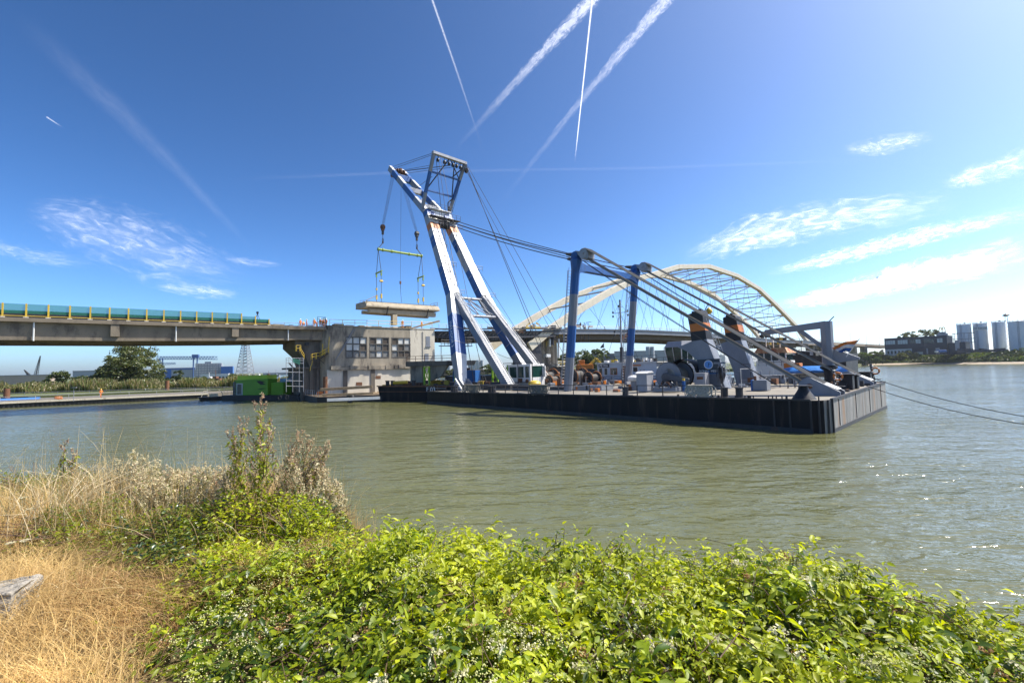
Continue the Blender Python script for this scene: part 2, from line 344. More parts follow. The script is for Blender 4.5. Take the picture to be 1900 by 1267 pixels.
skystrip('contrail', [(1103, -40), (1099, 0), (1066, 305)], [6, 5, 2.5], c_thin, 'thin bright sharp contrail falling almost straight down at mid sky', 'contrail', CG)
skystrip('contrail', [(790, -40), (802, 0), (850, 140), (905, 305)], [6, 6, 5, 3], c_thin2, 'thin contrail leftmost of the four that meet the top edge of the sky', 'contrail', CG)
skystrip('contrail', [(10, 10), (240, 225), (340, 325), (475, 470)], [60, 50, 30, 16], c_faint, 'wide faint contrail slanting over the dark blue left sky', 'contrail', CG)
skystrip('contrail', [(86, 217), (118, 238)], [4, 2], c_thin2, 'short tiny contrail at the far left of the sky', 'contrail', CG)
skystrip('contrail', [(380, 335), (800, 318), (1200, 312), (1800, 290)], [10, 9, 8, 8], c_faint2, 'very faint level contrail passing behind the crane head', 'contrail', CG)
CC = 'cirrus clouds low in the sky'
def cir(name, d, ns, sx, off, lo=.42, hi=.68, edge=.9, bend=.5): return skymat(name, d, ns*1.5, 12, sx*.34, 1.1, lo-.05, hi+.16, .9, (0, .3, .65, 1), off, bend=bend+.3, fill=.16, fray=1.1)
skystrip('cirrus_cloud', [(1255, 480), (1400, 432), (1560, 400), (1800, 372)], [40, 85, 80, 60], cir('cirrus_a', 1.1, 5, 5, 1), 'long feathery white cloud streak above the arch bridge', 'cloud', CC)
skystrip('cirrus_cloud', [(1410, 510), (1560, 475), (1730, 432), (1960, 385)], [16, 38, 40, 40], cir('cirrus_b', 1.1, 5, 10, 2.4, .38, .62), 'narrow white cloud streak between two broader ones at right', 'cloud', CC)
skystrip('cirrus_cloud', [(1425, 568), (1560, 545), (1720, 505), (1980, 450)], [20, 50, 66, 80], cir('cirrus_c', 1.4, 4, 8, 4.1, .3, .55), 'brightest and lowest cloud band above the storage tanks', 'cloud', CC)
skystrip('cirrus_cloud', [(1560, 280), (1640, 270), (1740, 250)], [20, 44, 24], cir('cirrus_d', .8, 4, 5, 7.7, .42, .7), 'small torn wisp of cloud, highest in the right sky', 'cloud', CC)
skystrip('cirrus_cloud', [(1740, 345), (1800, 328), (1900, 300), (1960, 270)], [24, 50, 60, 60], cir('cirrus_e', .9, 3.6, 5, 8.2, .42, .7), 'wispy cloud cut by the right edge of the view', 'cloud', CC)
skystrip('cirrus_cloud', [(40, 385), (160, 420), (300, 470), (480, 520)], [50, 130, 150, 60], cir('cirrus_f', .5, 7, 3, 9.9, .45, .75), 'rippled patch of mackerel cloud over the left bridge span', 'cloud', CC)
skystrip('cirrus_cloud', [(-60, 445), (60, 475), (180, 490)], [40, 36, 26], cir('cirrus_g', .3, 4, 5, 11), 'faint cloud wisp at the left edge of the sky', 'cloud', CC)
skystrip('cirrus_cloud', [(280, 528), (370, 540), (450, 548)], [16, 34, 16], cir('cirrus_h', .45, 3, 4, 12.5, .3, .6), 'soft pale cloud smear just above the left bridge deck', 'cloud', CC)
skystrip('cirrus_cloud', [(410, 478), (460, 487), (530, 492)], [12, 22, 10], cir('cirrus_i', .35, 3, 4, 14.), 'small cloud puff left of the hanging slab', 'cloud', CC)
# ================================================================== FLOATING SHEERLEGS CRANE
CR = thing('floating_crane', bw(26, 12.5, -2.4), 'black floating crane barge with tall white and blue striped lifting legs', 'floating crane')
nU = -UH    # towards the stern, picture right
def rope(mb, p, q, r=.045, sag=0., n=5, mi=0):
    p = V3(p); q = V3(q); k = 10 if sag else 1
    mb.tube([p.lerp(q, i/k) - Z*sag*4*(i/k)*(1-i/k) for i in range(k+1)], r, n, mi)
def side_box(mb, u0, u1, v0, v1, h0, h1, mi=0):
    lo = [bw(u0, v0, h0), bw(u1, v0, h0), bw(u1, v1, h0), bw(u0, v1, h0)]; hi = [bw(u0, v0, h1), bw(u1, v0, h1), bw(u1, v1, h1), bw(u0, v1, h1)]
    return mb.hexa(lo, hi, mi)
# hull
def hull_outline(ins=0.):
    i = ins; return [(1.1+i*.4, i), (BL-i, i), (BL-i, BWD-i), (i, BWD-i), (i, 1.1+i*.4), (.35+i*.4, .35+i*.4)]
m_hull = mat('tarred_hull', (.006, .0065, .009), .6, var=.6, scale=.7, spec=.25, dirt=(.055, .042, .034), damt=.38, dscale=.9, streak=.1, bump=.15, bscale=1.2)
m_hend = mat('sunlit_rusty_hull_plate', (.24, .235, .22), .6, var=.7, scale=2.4, dirt=(.26, .16, .09), damt=.45, dscale=.8, streak=.07, bump=.25, bscale=2)  # stern end: sunlit grey put into the black hull's colour, plus rust streaks
b = MB(); lo = []; hi = []
for u, v in hull_outline():
    p = bw(u, v); hi.append(p.copy()); p.z = -1.2; lo.append(p)
b.hexa(lo, hi, [0, 0, 0, 0, 0, 1, 1, 0]); HULL = b.build('hull', [m_hull, m_hend], CR)
b = MB(); b.add([bw(u, v, .006) for u, v in hull_outline(.12)], [tuple(range(6))]); b.build('deck', m_deck, CR, norm=False)
b = MB()
for (u0, v0), (u1, v1) in [((1.1, .0), (BL, .0)), ((0, 1.1), (0, BWD)), ((BL, 0), (BL, BWD)), ((0, BWD), (BL, BWD))]:
    b.beam(bw(u0, v0, .03), bw(u1, v1, .03), .2, .14)
for v in np.arange(3.2, BWD-.4, 6.2): p = bw(-.02, v, -.1); q = p.copy(); q.z = .35; b.beam(p, q, .05, .04, up=VH)
for u, v in [(1.1, -.04), (.62, .13), (-.04, 1.1), (.13, .62), (3.6, -.04), (2.5, -.04)]: p = bw(u, v, .02); q = p.copy(); q.z = -.3; b.beam(p, q, .12, .1, up=VH)
b.build('rubbing_strip', m_dark, HULL)
b = MB(); p = [bw(u, v) for u, v in [(1.1, -.05), (BL+.02, -.05)]]; b.beam(V3((p[0].x, p[0].y, .12)), V3((p[1].x, p[1].y, .12)), .04, .34)
p = [bw(u, v) for u, v in [(-.05, 1.1), (-.05, BWD)]]; b.beam(V3((p[0].x, p[0].y, .12)), V3((p[1].x, p[1].y, .12)), .04, .34); b.build('waterline_band', m_dark, HULL)
# boom legs
LK = [(49.96, .1, 8.2), (58.3, 16.8, 3.67), (68.4, 35.3, 2.03)]
def legp(f, s, off=(0, 0, 0)):
    a, c, t = (LK[0], LK[1], f/.45) if f < .45 else (LK[1], LK[2], (f-.45)/.55)
    q = [a[i]+(c[i]-a[i])*t for i in range(3)]; return bw(q[0]+off[0], 12.5+s*q[2]+off[1], q[1]+off[2])
STR = [(0, .15, 0, 0), (.15, .34, 1, 1), (.34, .45, 0, 0), (.45, .62, 1, 0), (.62, .75, 0, 0), (.75, .82, 1, 0), (.82, .865, 0, 0), (.865, .905, 2, 2), (.905, .965, 0, 0), (.965, 1., 1, 1)]
def lw(f): return (1.1+.75*min(1, f/.14)) * (1-.12*max(0, f-.45))
for s in (-1, 1):
    b = MB()
    for f0, f1, side, fr in STR:
        ks = [f0]+([.06] if f0 == 0 else [])+[f1]
        for g0, g1 in zip(ks, ks[1:]):
            b.beam(legp(g0, s), legp(g1, s), lw(g0)*.85, lw(g0)*1.15, lw(g1)*.85, lw(g1)*1.15, up=VH, mi=[0, 0, side or 3, fr, side or 3, fr])  # unstriped sides go pale grey: shade put into the white legs' colour
    LEG = b.build('boom_leg', [m_white, m_blue, m_orange, m_lgrey], CR, bevel=.03)
    for f in (.2, .27, .41, .5, .58, .68, .79, .84): b = MB(); b.beam(legp(f, s), legp(f+.0022, s), lw(f)*.85+.07, lw(f)*1.15+.07, up=VH); b.build('flange', m_lgrey, LEG)
    b = MB(); o = (-1.05, 0, -.25)
    b.ladder(legp(.36, s, o), legp(.45, s, o), VH, .6, .5, .035); b.ladder(legp(.45, s, o), legp(.97, s, o), VH, .6, .55, .035)
    for f in (.45, .62, .9): b.rail([legp(f, s, (-.9, -1.2, -.3)), legp(f, s, (-2.0, -1.2, -.3)), legp(f, s, (-2.0, 1.2, -.3)), legp(f, s, (-.9, 1.2, -.3))], 1., 1.2, .03)
    b.build('ladder', m_lgrey, LEG)
    b = MB()
    for k in (-.9, .9): b.prism([bw(49-1.6, 12.5+s*8.2+k, 0), bw(51.4, 12.5+s*8.2+k, 0), bw(50.4, 12.5+s*8.2+k, 1.8), bw(49.5, 12.5+s*8.2+k, 1.8)], VH*.12)
    b.cyl(bw(49.96, 12.5+s*8.2-1.1, 1.1), bw(49.96, 12.5+s*8.2+1.1, 1.1), .3); b.build('hinge_bracket', m_grey, CR)
    # back strut with stair rungs on top
    b = MB(); p = bw(42.9, 12.5+s*4.35, .1); q = bw(58.3, 12.5+s*3.35, 16.9)
    b.beam(p, q, 1.25, 1.15, 1.15, 1.3, up=VH, mi=[0, 0, 0, 1, 0, 1]); ST = b.build('back_strut', [m_grey, m_lgrey], CR, bevel=.03)
    b = MB(); off = (nU*.6+Z*.55); 
    for k in (-.35, .35): b.tube([p+off*1.25+VH*k, q+off*1.25+VH*k], .045, 5)
    d = (q-p); n = 52
    for i in range(1, n): c = p+off*1.05+d*(i/n); b.beam(c-VH*.4, c+VH*.4, .09, .06)
    for k in (-.5,): b.rail([p+off*1.2+VH*k, q+off*1.2+VH*k], .5, 2.2, .02, ())
    b.build('rungs', m_white, ST)
    b = MB()
    for k in (-.4, .4): b.beam(bw(48.2, 12.5+s*8.2-.9+k, .1), bw(49.7, 12.5+s*8.2-1.1+k, 1.9), .22, .22)
    b.build('foot_stay', m_white, CR)
# braces between struts and legs
b = MB(); A0, A1 = bw(57.8, 9.3, 16.3), bw(57.8, 15.7, 16.3); C0, C1 = bw(54.2, 9.3, 12.6), bw(54.2, 15.7, 12.6)
b.tube([A0, A1], .26, 8); b.tube([C0, C1], .26, 8); m1, m2 = A0.lerp(A1, .38), A0.lerp(A1, .8); n1, n2 = C0.lerp(C1, .38), C0.lerp(C1, .8)
for p, q in ((m1, n1), (m2, n2), (A0, n1), (A0, n2), (m1, n2), (m2, C1), (m1, C1)): b.tube([p, q], .1, 6)
b.build('cross_brace', m_lgrey, CR)
b = MB(); b.beam(legp(.985, -1), legp(.985, 1), 1.2, 1.3, up=Z); b.beam(legp(.93, -1), legp(.93, 1), .6, .9, up=Z)
b.beam(legp(1, -1, (0, -.6, .5)), legp(1, 1, (0, .6, .5)), 2.6, .12); HEAD = b.build('head_beam', m_white, CR, bevel=.04)
b = MB(); b.rail([legp(1, -1, (-1.3, -1, .6)), legp(1, 1, (-1.3, 1, .6)), legp(1, 1, (1.3, 1, .6))], 1., 1., .035)
b.rail([legp(.95, -1, (-2.2, -1.4, 0)), legp(.95, 1, (-2.2, 1.4, 0))], 1., 1., .035); b.beam(legp(.95, -1, (-1.6, -1.4, 0)), legp(.95, 1, (-1.6, 1.4, 0)), 1.3, .1); b.build('platform_rail', m_dark, HEAD)
# main sheave cluster and block between the legs
b = MB(); c = legp(.93, 0, (-.6, 0, -.3))
for k in np.linspace(-1.1, 1.1, 7): b.cyl(c+VH*(k-.1), c+VH*(k+.1), .85, 18)
b.cyl(c-VH*1.5, c+VH*1.5, .2, 8); b.build('sheave_cluster', m_dark, CR)
b = MB(); c2 = c - Z*4.3
for k in np.linspace(-.55, .55, 6): rope(b, c+VH*k-Z*.3+nU*.3, c2+VH*k*.8, .03)
b.build('wire_rope', m_rope, CR)
b = MB(); b.box(c2-Z*1.6, .9, 1.3, 1.8, X=nU); b.tube([c2-Z*1.6, c2-Z*2.6, c2-Z*2.9+nU*.3, c2-Z*2.5+nU*.5], .14); b.build('hook_block', m_dark, CR, bevel=.1)
# jib
JR, JT = (69.3, 35.6, 2.2), (84.6, 49.9, 1.6)
def jp(f, s, off=(0, 0, 0)): q = [JR[i]+(JT[i]-JR[i])*f for i in range(3)]; return bw(q[0]+off[0], 12.5+s*q[2]+off[1], q[1]+off[2])
for s in (-1, 1):
    b = MB()
    for f0, f1, k in ((0, .27, 0), (.27, .58, 1), (.58, .76, 0), (.76, .92, 1), (.92, 1.03, 0)): b.beam(jp(f0, s), jp(f1, s), .75, 1.25, up=V3((0, 0, 1)), mi=[0, 0, 2, k, 0, k] if 0 else [0, 0, k, k, k, k] if k else [0, 0, 3, 0, 3, 0])
    b.build('jib_rail', [m_grey, m_blue, m_orange, m_white], CR, bevel=.03)
for f_, w_, h_, k_ in ((.8, 1.0, 1.3, 1), (.5, .8, 1.0, 0), (.12, .7, 1.0, 0), (1.0, .4, .5, 0)): b = MB(); b.beam(jp(f_, -1), jp(f_, 1), w_, h_, mi=k_); b.build('jib_cross_beam', [m_lgrey, m_blue], CR, bevel=.03)
for k_ in (-1, 1): b = MB(); b.beam(jp(.12, k_), jp(.32, 0), .15, .15); b.build('jib_brace', m_lgrey, CR)
b = MB(); c = jp(.93, 0, (0, 0, .3))
for k in np.linspace(-1.1, 1.1, 8): cc = c+VH*k+nU*(.5*(abs(k*10) % 2 > 1)); b.cyl(cc-VH*.08, cc+VH*.08, .6, 16)
b.cyl(c-VH*1.4, c+VH*1.4, .15, 8); b.box(c+Z*.3, 1.6, .5, .5, X=nU); b.build('jib_sheave', m_rust, CR)
for s, f in ((-1, .97), (1, .93)): b = MB(); c = jp(f, s*.6, (0, -.4, -1.1)); b.cyl(c-VH*.35, c+VH*.35, .45, 16); b.box(c, .5, .9, .7, X=nU); b.build('jib_sheave', m_rust, CR)
# back mast of the head
MR, MT = (69.0, 35.9, 3.2), (63.7, 45.3, 3.75)
def mp_(f, s, off=(0, 0, 0)): q = [MR[i]+(MT[i]-MR[i])*f for i in range(3)]; return bw(q[0]+off[0], 12.5+s*q[2]+off[1], q[1]+off[2])
for s in (-1, 1):
    b = MB()
    for f0, f1, k in ((0, .3, 0), (.3, .68, 1), (.68, 1.02, 0)): b.beam(mp_(f0, s), mp_(f1, s), .6, .5, up=VH, mi=k)
    b.build('mast_post', [m_grey, m_blue], CR)
b = MB(); b.beam(mp_(1, -1.08), mp_(1, 1.08), .7, .5, mi=0); b.beam(mp_(.68, -1), mp_(.68, 1), .3, .3, mi=1); b.beam(mp_(.35, -1), mp_(.35, 1), .3, .3, mi=1)
for p, q in ((mp_(.35, -1), mp_(1, 0)), (mp_(.68, 1), mp_(1, 0)), (mp_(.35, 1, (0, -.5, 0)), mp_(1, .3)), (mp_(0, 1), mp_(.22, .7)), (mp_(.22, .7), mp_(.35, 1)), (mp_(.7, .5), mp_(.9, .95))): b.tube([p, q], .12, 6, 2)
b.build('mast_cross_beam', [m_lgrey, m_blue, m_dark], CR)
b = MB()
for k in (-.75, -.35, -.05, .2, .45, .7): p = mp_(.99, k); rope(b, p, p-Z*.7, .05); b.cyl(p-Z*1.05-VH*.12, p-Z*1.05+VH*.12, .38, 12)
b.build('mast_sheave', m_dark, CR); b = MB(); p = mp_(1, 1.1); b.cyl(p-Z*1.4-VH*.12, p-Z*1.4+VH*.12, .55, 14); rope(b, p, p-Z*1, .07); b.build('mast_sheave', m_dark, CR)
b = MB()
for (a, s0), (f, s1) in (((1.0, -1), (1.0, -1)), ((.97, -1), (.97, -.8)), ((.8, -.9), (.95, 0)), ((.98, .9), (.96, .5)), ((.93, .8), (.93, .9)), ((1., 1), (1, 1)), ((.6, -.8), (.5, 0))): rope(b, mp_(a, s0), jp(f, s1, (0, 0, .5)), .045)
b.build('head_stay_rope', m_rope, CR)
# hoist ropes of the two jib hooks
HK = [bw(83.4, 12.5-4.35, 34.9), bw(83.4, 12.5+4.35, 34.9)]
for s, h in ((-1, HK[0]), (1, HK[1])):
    b = MB(); st = jp(.97 if s < 0 else .93, s*.6, (0, -.4, -1.3))
    for k in np.linspace(-.32, .32, 3):
        for j in (-.25, .25): rope(b, st+nU*k+VH*j, h+nU*k*.7+VH*j*.6+Z*1., .022, n=4)
    b.build('hoist_rope', m_rope, CR)
    b = MB(); b.box(h-Z*.1, .75, .55, 1.3, X=nU, mi=0); b.cyl(h+Z*.7-VH*.4, h+Z*.7+VH*.4, .5, 14, mi=0); b.box(h-Z*1., .45, .4, .9, X=nU, mi=1)
    b.tube([h-Z*1., h-Z*1.9], .07, 6, 1); b.torus(h-Z*2.2, VH, .28, .09, 14, 6, 1); b.box(h-Z*3.0, .35, .3, .5, X=nU, mi=1); b.build('hook_block', [m_rust if s < 0 else m_dark, m_dark], CR, bevel=.05)
b = MB(); p = jp(.7, -.9, (0, 0, -.5)); q = bw(83.0, 12.2, 24.0); rope(b, p, q, .028); b.build('hoist_rope', m_rope, CR)
b = MB(); b.box(q-Z*.9, .3, .3, .7, X=nU, mi=0); rope(b, q-Z*.9, q-Z*2.2+nU*.1, .06, mi=1); rope(b, q-Z*2.2, q-Z*5.2+nU*.5, .045, mi=1); b.build('auxiliary_hook', [m_rust, m_dark], CR, bevel=.03)
# long running ropes
b = MB()
for p, q, r in ((mp_(1, 1.05), bw(44, 19, 1.2), .055), (mp_(1, .95), bw(43.5, 19.6, 1.2), .05), (mp_(1, 1.1), bw(36, 18.3, 1.5), .04), (mp_(.97, .9), bw(37.5, 17.6, 1.2), .035),
                (mp_(1, -.9), legp(.86, -1, (-1.9, .8, 0)), .05), (legp(.86, -1, (-1.9, .8, 0)), bw(50.2, 5.6, 1), .055), (mp_(1, -.75), legp(.8, -1, (-2.1, 1.4, 0)), .04), (legp(.8, -1, (-2.1, 1.4, 0)), bw(49.6, 6.5, 1), .055),
                (mp_(1, -.6), bw(49, 8.0, 1), .035), (legp(.97, 1), bw(41, 15, .8), .035), (legp(.97, .7), bw(45, 13, 3.5), .03), (legp(.9, 0), bw(49.5, 9, 1), .03)): rope(b, p, q, r)
for p, q, s in ((mp_(.8, 1), mp_(.1, 1, (0, 0, -1.5)), 1.0), (legp(.45, -1, (-1.6, .6, 0)), bw(44, 13, 5.2), .7), (legp(.3, -1, (-1.2, 1, 0)), bw(45, 10.5, 4.7), 1.1), (legp(.3, 1, (-1.2, -1, 0)), bw(37, 15, 2.5), .8), (mp_(.5, -1), jp(.5, 1), .3), (legp(.5, 1), bw(38, 12.2, 1.8), .4)): rope(b, p, q, .03, s)
b.build('running_rope', m_rope, CR)
# aft gantry (blue portal)
def gp(h, s): f = h/16.7; return bw(29.2-2.0*f, 12.5+s*6.9, h)
for s in (-1, 1):
    b = MB()
    for h0, h1, k in ((0, 4.3, 0), (4.3, 8.31, 1), (8.31, 12.28, 0), (12.28, 16.4, 1)): b.tube([gp(h0, s), gp(h1, s)], .54, 8, k)
    b.tube([gp(15.0, s), gp(16.6, s)], .54, 8, 1, .8); b.tube([gp(16.6, s), gp(17.0, s)], .8, 8, 1, .5)
    G = b.build('gantry_leg', [m_grey, m_blue], CR, bevel=.02)
    b = MB(); b.ladder(gp(.5, s)+UH*.95, gp(15.8, s)+UH*.95, VH, .5, .4, .04); b.tube([gp(1, s)+UH*1.15-VH*.2, gp(15.5, s)+UH*1.15-VH*.2], .05, 5); b.build('ladder', m_lgrey, G)
    b = MB(); c = gp(17.1, s)
    for k in (-.42, .42): b.cyl(c+VH*(k-.12), c+VH*(k+.12), .5, 18); b.box(c+VH*k-Z*.9, .8, .24, .9, X=nU)
    b.build('lug', m_blue, CR)
    b = MB(); c = gp(16.9, s)+nU*1.55+Z*.15; b.cyl(c-VH*.72, c+VH*.72, .62, 20)
    b.box(c-Z*.7+nU*.2, 1.1, 1.3, .7, X=nU); b.beam(c+UH*1.5+Z*.4, c, .9, .5); b.cyl(c-VH*.85, c+VH*.85, .15, 10)
    for k in np.linspace(-.6, .6, 8): b.torus(c+VH*k, VH, .63, .04, 20, 5)
    b.build('sheave_block', m_lgrey, CR)
    for (sa, ea) in (((.25, .6), (1.2, .95)), ((.2, -.6), (2.5, .8))):
        b = MB(); st = c + nU*sa[0] + Z*sa[1]; vb = 12.5+s*7.2; en = bw(ea[0], vb, ea[1])
        for k in np.linspace(-.66, .66, 13): rope(b, st+VH*k, en+VH*k, .06, n=5)
        b.build('rope_fall', m_fall, CR)
    b = MB(); rope(b, c-Z*.9-VH*.9, bw(4.6, 12.5+s*7.2-.9, .9), .035, .35); rope(b, c-Z*.9-VH*.75, bw(4.8, 12.5+s*7.2-.7, .9), .035, .2); b.build('wire_rope', m_rope, CR)
    b = MB(); vb = 12.5+s*7.2
    for k in (-.85, .7):
        prof = [(3.0, .0), (3.05, .7)] + [(2.2+.84*math.cos(t), .72+.78*math.sin(t)) for t in np.linspace(.2, 1.75, 7)] + [(.1, .35), (.1, 0)]
        b.prism([bw(u, vb+k, h) for u, h in prof], VH*.15)
    b.cyl(bw(2.2, vb-1, .8), bw(2.2, vb+1, .8), .22, 12, 1); b.cyl(bw(2.2, vb-.6, .8), bw(2.2, vb+.6, .8), .55, 18, 1); side_box(b, 1.6, 2.9, vb-.7, vb+.7, .03, .3)
    b.prism([bw(1.9, vb-.68, 1.3), bw(1.9, vb+.68, 1.3), bw(.3, vb+.68, .5), bw(.3, vb-.68, .5)], Z*.06, 2)
    b.build('rope_anchor', [m_grey, m_rust, m_white], CR, bevel=.02)
b = MB(); b.beam(gp(15.7, -1), gp(15.7, 1), .85, .9, up=Z); b.beam(gp(15.7, -1), gp(15.7, -1).lerp(gp(15.7, 1), .12), .84, 1.7, .84, .9); b.beam(gp(15.7, 1), gp(15.7, 1).lerp(gp(15.7, -1), .12), .84, 1.7, .84, .9)
b.build('gantry_cross_beam', m_blue, CR, bevel=.04)
b = MB()
for s0, v0, g, dh in ((-1, -.3, -1, .35), (-1, .5, -1, -.25), (1, -.5, 1, .35), (1, .3, 1, -.25)):
    st = legp(.95, s0, (-.6, v0, .3+dh*1.2)); en = gp(17.1, g)+UH*1.6+Z*(dh+.2)+VH*v0*.3; rope(b, st, en, .07, .5)
    b.cyl(en, en+nU*1.0-Z*.3, .16, 8, r1=.3)
b.build('pendant_rope', m_rope, CR)
# slanted funnels
def funnel(v0, pts, op, lp, lab, sign=False):
    d = VH*1.7; F = lambda L_: [onv(x, y, v0) for x, y in L_]
    b = MB(); b.prism(F(pts['body']), d); o = b.build('funnel', m_grey, CR, bevel=.03, label=lab)
    b = MB(); b.prism(F(pts['cap']), d*.98, 0); b.prism(F(pts['low']), d*.99, 0)
    c = F(pts['cap'])
    for k in (.25, .5, .75): b.box(c[0].lerp(c[1], k)+d*.5-Z*.2, .3, .5, .5, X=nU)
    b.build('black_casing', m_black, o)
    b = MB(); b.prism([p-VH*.01 for p in F(pts['band'])], d*1.03); b.build('orange_band', m_orange, o)
    b = MB(); L1 = F(lp)
    b.ladder(L1[0]+VH*.5+nU*.2, L1[1]+VH*.5+nU*.2, VH, .5, .5, .022); b.ladder(L1[0]+VH*.5+nU*.55, L1[1]+VH*.5+nU*.55, VH, .6, 1.1, .018); b.build('ladder', m_white, o); return o
F1 = funnel(11.5, dict(body=[(1257, 644.5), (1283, 633.2), (1311, 629), (1347, 722), (1298, 724), (1296, 690), (1293, 669), (1275, 652)], cap=[(1275, 584), (1300, 575), (1304, 588), (1304.5, 598), (1278.5, 602)], band=[(1278.5, 602), (1304.5, 598), (1308.5, 612.5), (1281, 616)], low=[(1281, 616), (1308.5, 612.5), (1311, 629), (1283, 633.2)]), None, [(1348, 715), (1305, 590)], 'nearer funnel with the company signboard')
F2 = funnel(20., dict(body=[(1322, 643), (1347, 634), (1375, 631), (1404, 713), (1366, 714), (1361, 690), (1350, 662)], cap=[(1341, 590), (1357, 583), (1364, 586), (1368, 602), (1343, 606)], band=[(1343, 606), (1368, 602), (1371.5, 615), (1345, 618)], low=[(1345, 618), (1371.5, 615), (1375, 631), (1347, 634)]), None, [(1405, 706), (1367, 592)], 'farther funnel with bare grey casing')
b = MB(); q = [onv(x, y, 11.32) for x, y in ((1293.5, 667.5), (1335, 665), (1338.5, 693), (1295, 694.5))]; b.prism(q, VH*.08); m_navy = mat('navy_sign', (.012, .018, .035), .4); SG = b.build('signboard', m_navy, F1)
m_sign_w = mat('sign_white', (.8, .8, .8), .5, var=0); m_sign_b = mat('sign_blue', (.10, .30, .68), .5, var=.05)
cc = q[0].lerp(q[1], .5).lerp(q[2].lerp(q[3], .5), .37) - VH*.04; b = MB(); b.cyl(cc, cc-VH*.02, .50, 28, 0); b.cyl(cc-VH*.02, cc-VH*.035, .43, 28, 1); b.tube([cc-VH*.05+Z*.2+nU*.05, cc-VH*.05-Z*.25-nU*.03], .03, 4, 2); b.tube([cc-VH*.05+Z*.03, cc-VH*.05+Z*.1+nU*.22], .025, 4, 2); b.build('round_emblem', [m_sign_w, m_sign_b, m_navy], SG)
cc = q[0].lerp(q[1], .5).lerp(q[2].lerp(q[3], .5), .82) - VH*.05
text('lettering', 'BONN', .36, cc-nU*.6, nU, Z, m_sign_w, SG, .012, 1.0); text('lettering', 'MEES', .36, cc+nU*.6, nU, Z, m_sign_w, SG, .012, 1.0); text('lettering', '&', .3, cc, nU, Z, m_sign_b, SG, .012)
b = MB(); b.beam(cc-nU*1.0-Z*.24, cc+nU*1.0-Z*.24, .02, .06); b.build('underline', m_sign_b, SG)
# name down the near leg
f0, f1 = legp(.335, -1), legp(.165, -1); d = (f1-f0).normalized(); sx_ = (d.cross(VH)).normalized()
text('lettering', 'MATADOR 3', .95, f0.lerp(f1, .5)-VH*(lw(.25)*.575+.03), d, sx_ if sx_.cross(d).dot(VH) > 0 else -sx_, m_sign_w, CR, .01, .98)
# crane cab
b = MB(); side_box(b, 41.2, 46.4, 11, 14.2, .0, 1.6, 0); side_box(b, 41.2, 46.4, 11, 14.2, 3.35, 3.7, 0); side_box(b, 40.8, 46.2, 13.9, 14.1, 1.6, 3.35, 0)
for u in (41.2, 42.4, 44.0, 46.0): side_box(b, u, u+.32, 11, 11.3, 1.6, 3.35)
side_box(b, 41.2, 41.5, 13.8, 14.2, 1.6, 3.35); side_box(b, 44.1, 46.2, 11.3, 13.9, 1.6, 1.7)
CAB = b.build('crane_cab', m_white, CR, bevel=.03)
b = MB()
for u0, u1 in ((41.52, 42.4), (42.72, 44.0), (44.32, 46.0)): side_box(b, u0, u1, 11.12, 11.17, 1.6, 3.35)
side_box(b, 41.28, 41.33, 11.3, 13.8, 1.6, 3.35); b.build('window', m_gglass, CAB)
b = MB(); b.rail([bw(40.4, 10.6, 3.75), bw(47, 10.6, 3.75), bw(47, 14.4, 3.75)], .25, 2, .05, ()); 
for u in (40.4, 43.6, 47): b.tube([bw(u, 10.6, 0), bw(u, 10.6, 3.9)], .07, 6)
b.beam(bw(40.4, 10.6, .9), bw(47, 10.6, .9), .3, .1); b.build('frame', m_dark, CAB)
b = MB(); b.cyl(bw(41.9, 10.95, 1.1), bw(41.9, 10.85, 1.1), .3, 16); b.build('wall_fan', m_rust, CAB); b = MB(); side_box(b, 43, 43.7, 10.8, 11, .9, 1.5); b.build('wall_box', m_rust, CAB)
# winches
def winch(u, v0, v1, R, r, mf, h=None, cover=False):
    h = R+.15 if h is None else h; b = MB(); o_ = []
    b.cyl(bw(u, v0, h), bw(u, v0+.12, h), R, 28, 0); b.cyl(bw(u, v1-.12, h), bw(u, v1, h), R, 28, 0)
    for v in (v0+.12, v1-.12): b.torus(bw(u, v, h), VH, R, .09, 28, 6, 2)
    b.cyl(bw(u, v0, h), bw(u, v1, h), r, 20, 1)
    for v in np.arange(v0+.25, v1-.2, .16): b.torus(bw(u, v, h), VH, r, .07, 20, 5, 1)
    for v in (v0-.3, v1+.15): b.prism([bw(u-1.1, v, 0), bw(u+1.1, v, 0), bw(u+.35, v, h+.1), bw(u-.35, v, h+.1)], VH*.15, 3)
    b.cyl(bw(u, v0-.5, h), bw(u, v0, h), .28, 12, 4); return b.build('winch', [mf, m_fall, mat('rusty_orange', (.32, .12, .03), .7, var=.4, scale=2, dirt=(.12, .05, .02), damt=.4) if mf is not m_grey else m_dark, m_dark, m_rust], CR)
winch(17.3, 9.2, 12.4, 1.55, .9, m_grey, 1.6); winch(44.6, 17.2, 20.2, 1.25, .65, m_dark, 1.5); winch(38.2, 17.2, 20.2, 1.25, .7, m_dark, 1.5); winch(41.5, 15.5, 17.6, .8, .5, m_dark); winch(36.3, 19.0, 21.5, .95, .5, m_dark)
b = MB()
for t in np.linspace(0, 3.14, 18)[:-1]: a = (bw(16.4+1.75*math.cos(t), 10.6, 1.7+1.75*math.sin(t))); t2 = t+.18; c = bw(16.4+1.75*math.cos(t2), 10.6, 1.7+1.75*math.sin(t2)); b.hexa([a, c, c+VH*2.2, a+VH*2.2], [a+Z*.04, c+Z*.04, c+VH*2.2+Z*.04, a+VH*2.2+Z*.04])
b.build('winch_guard', m_black, CR)
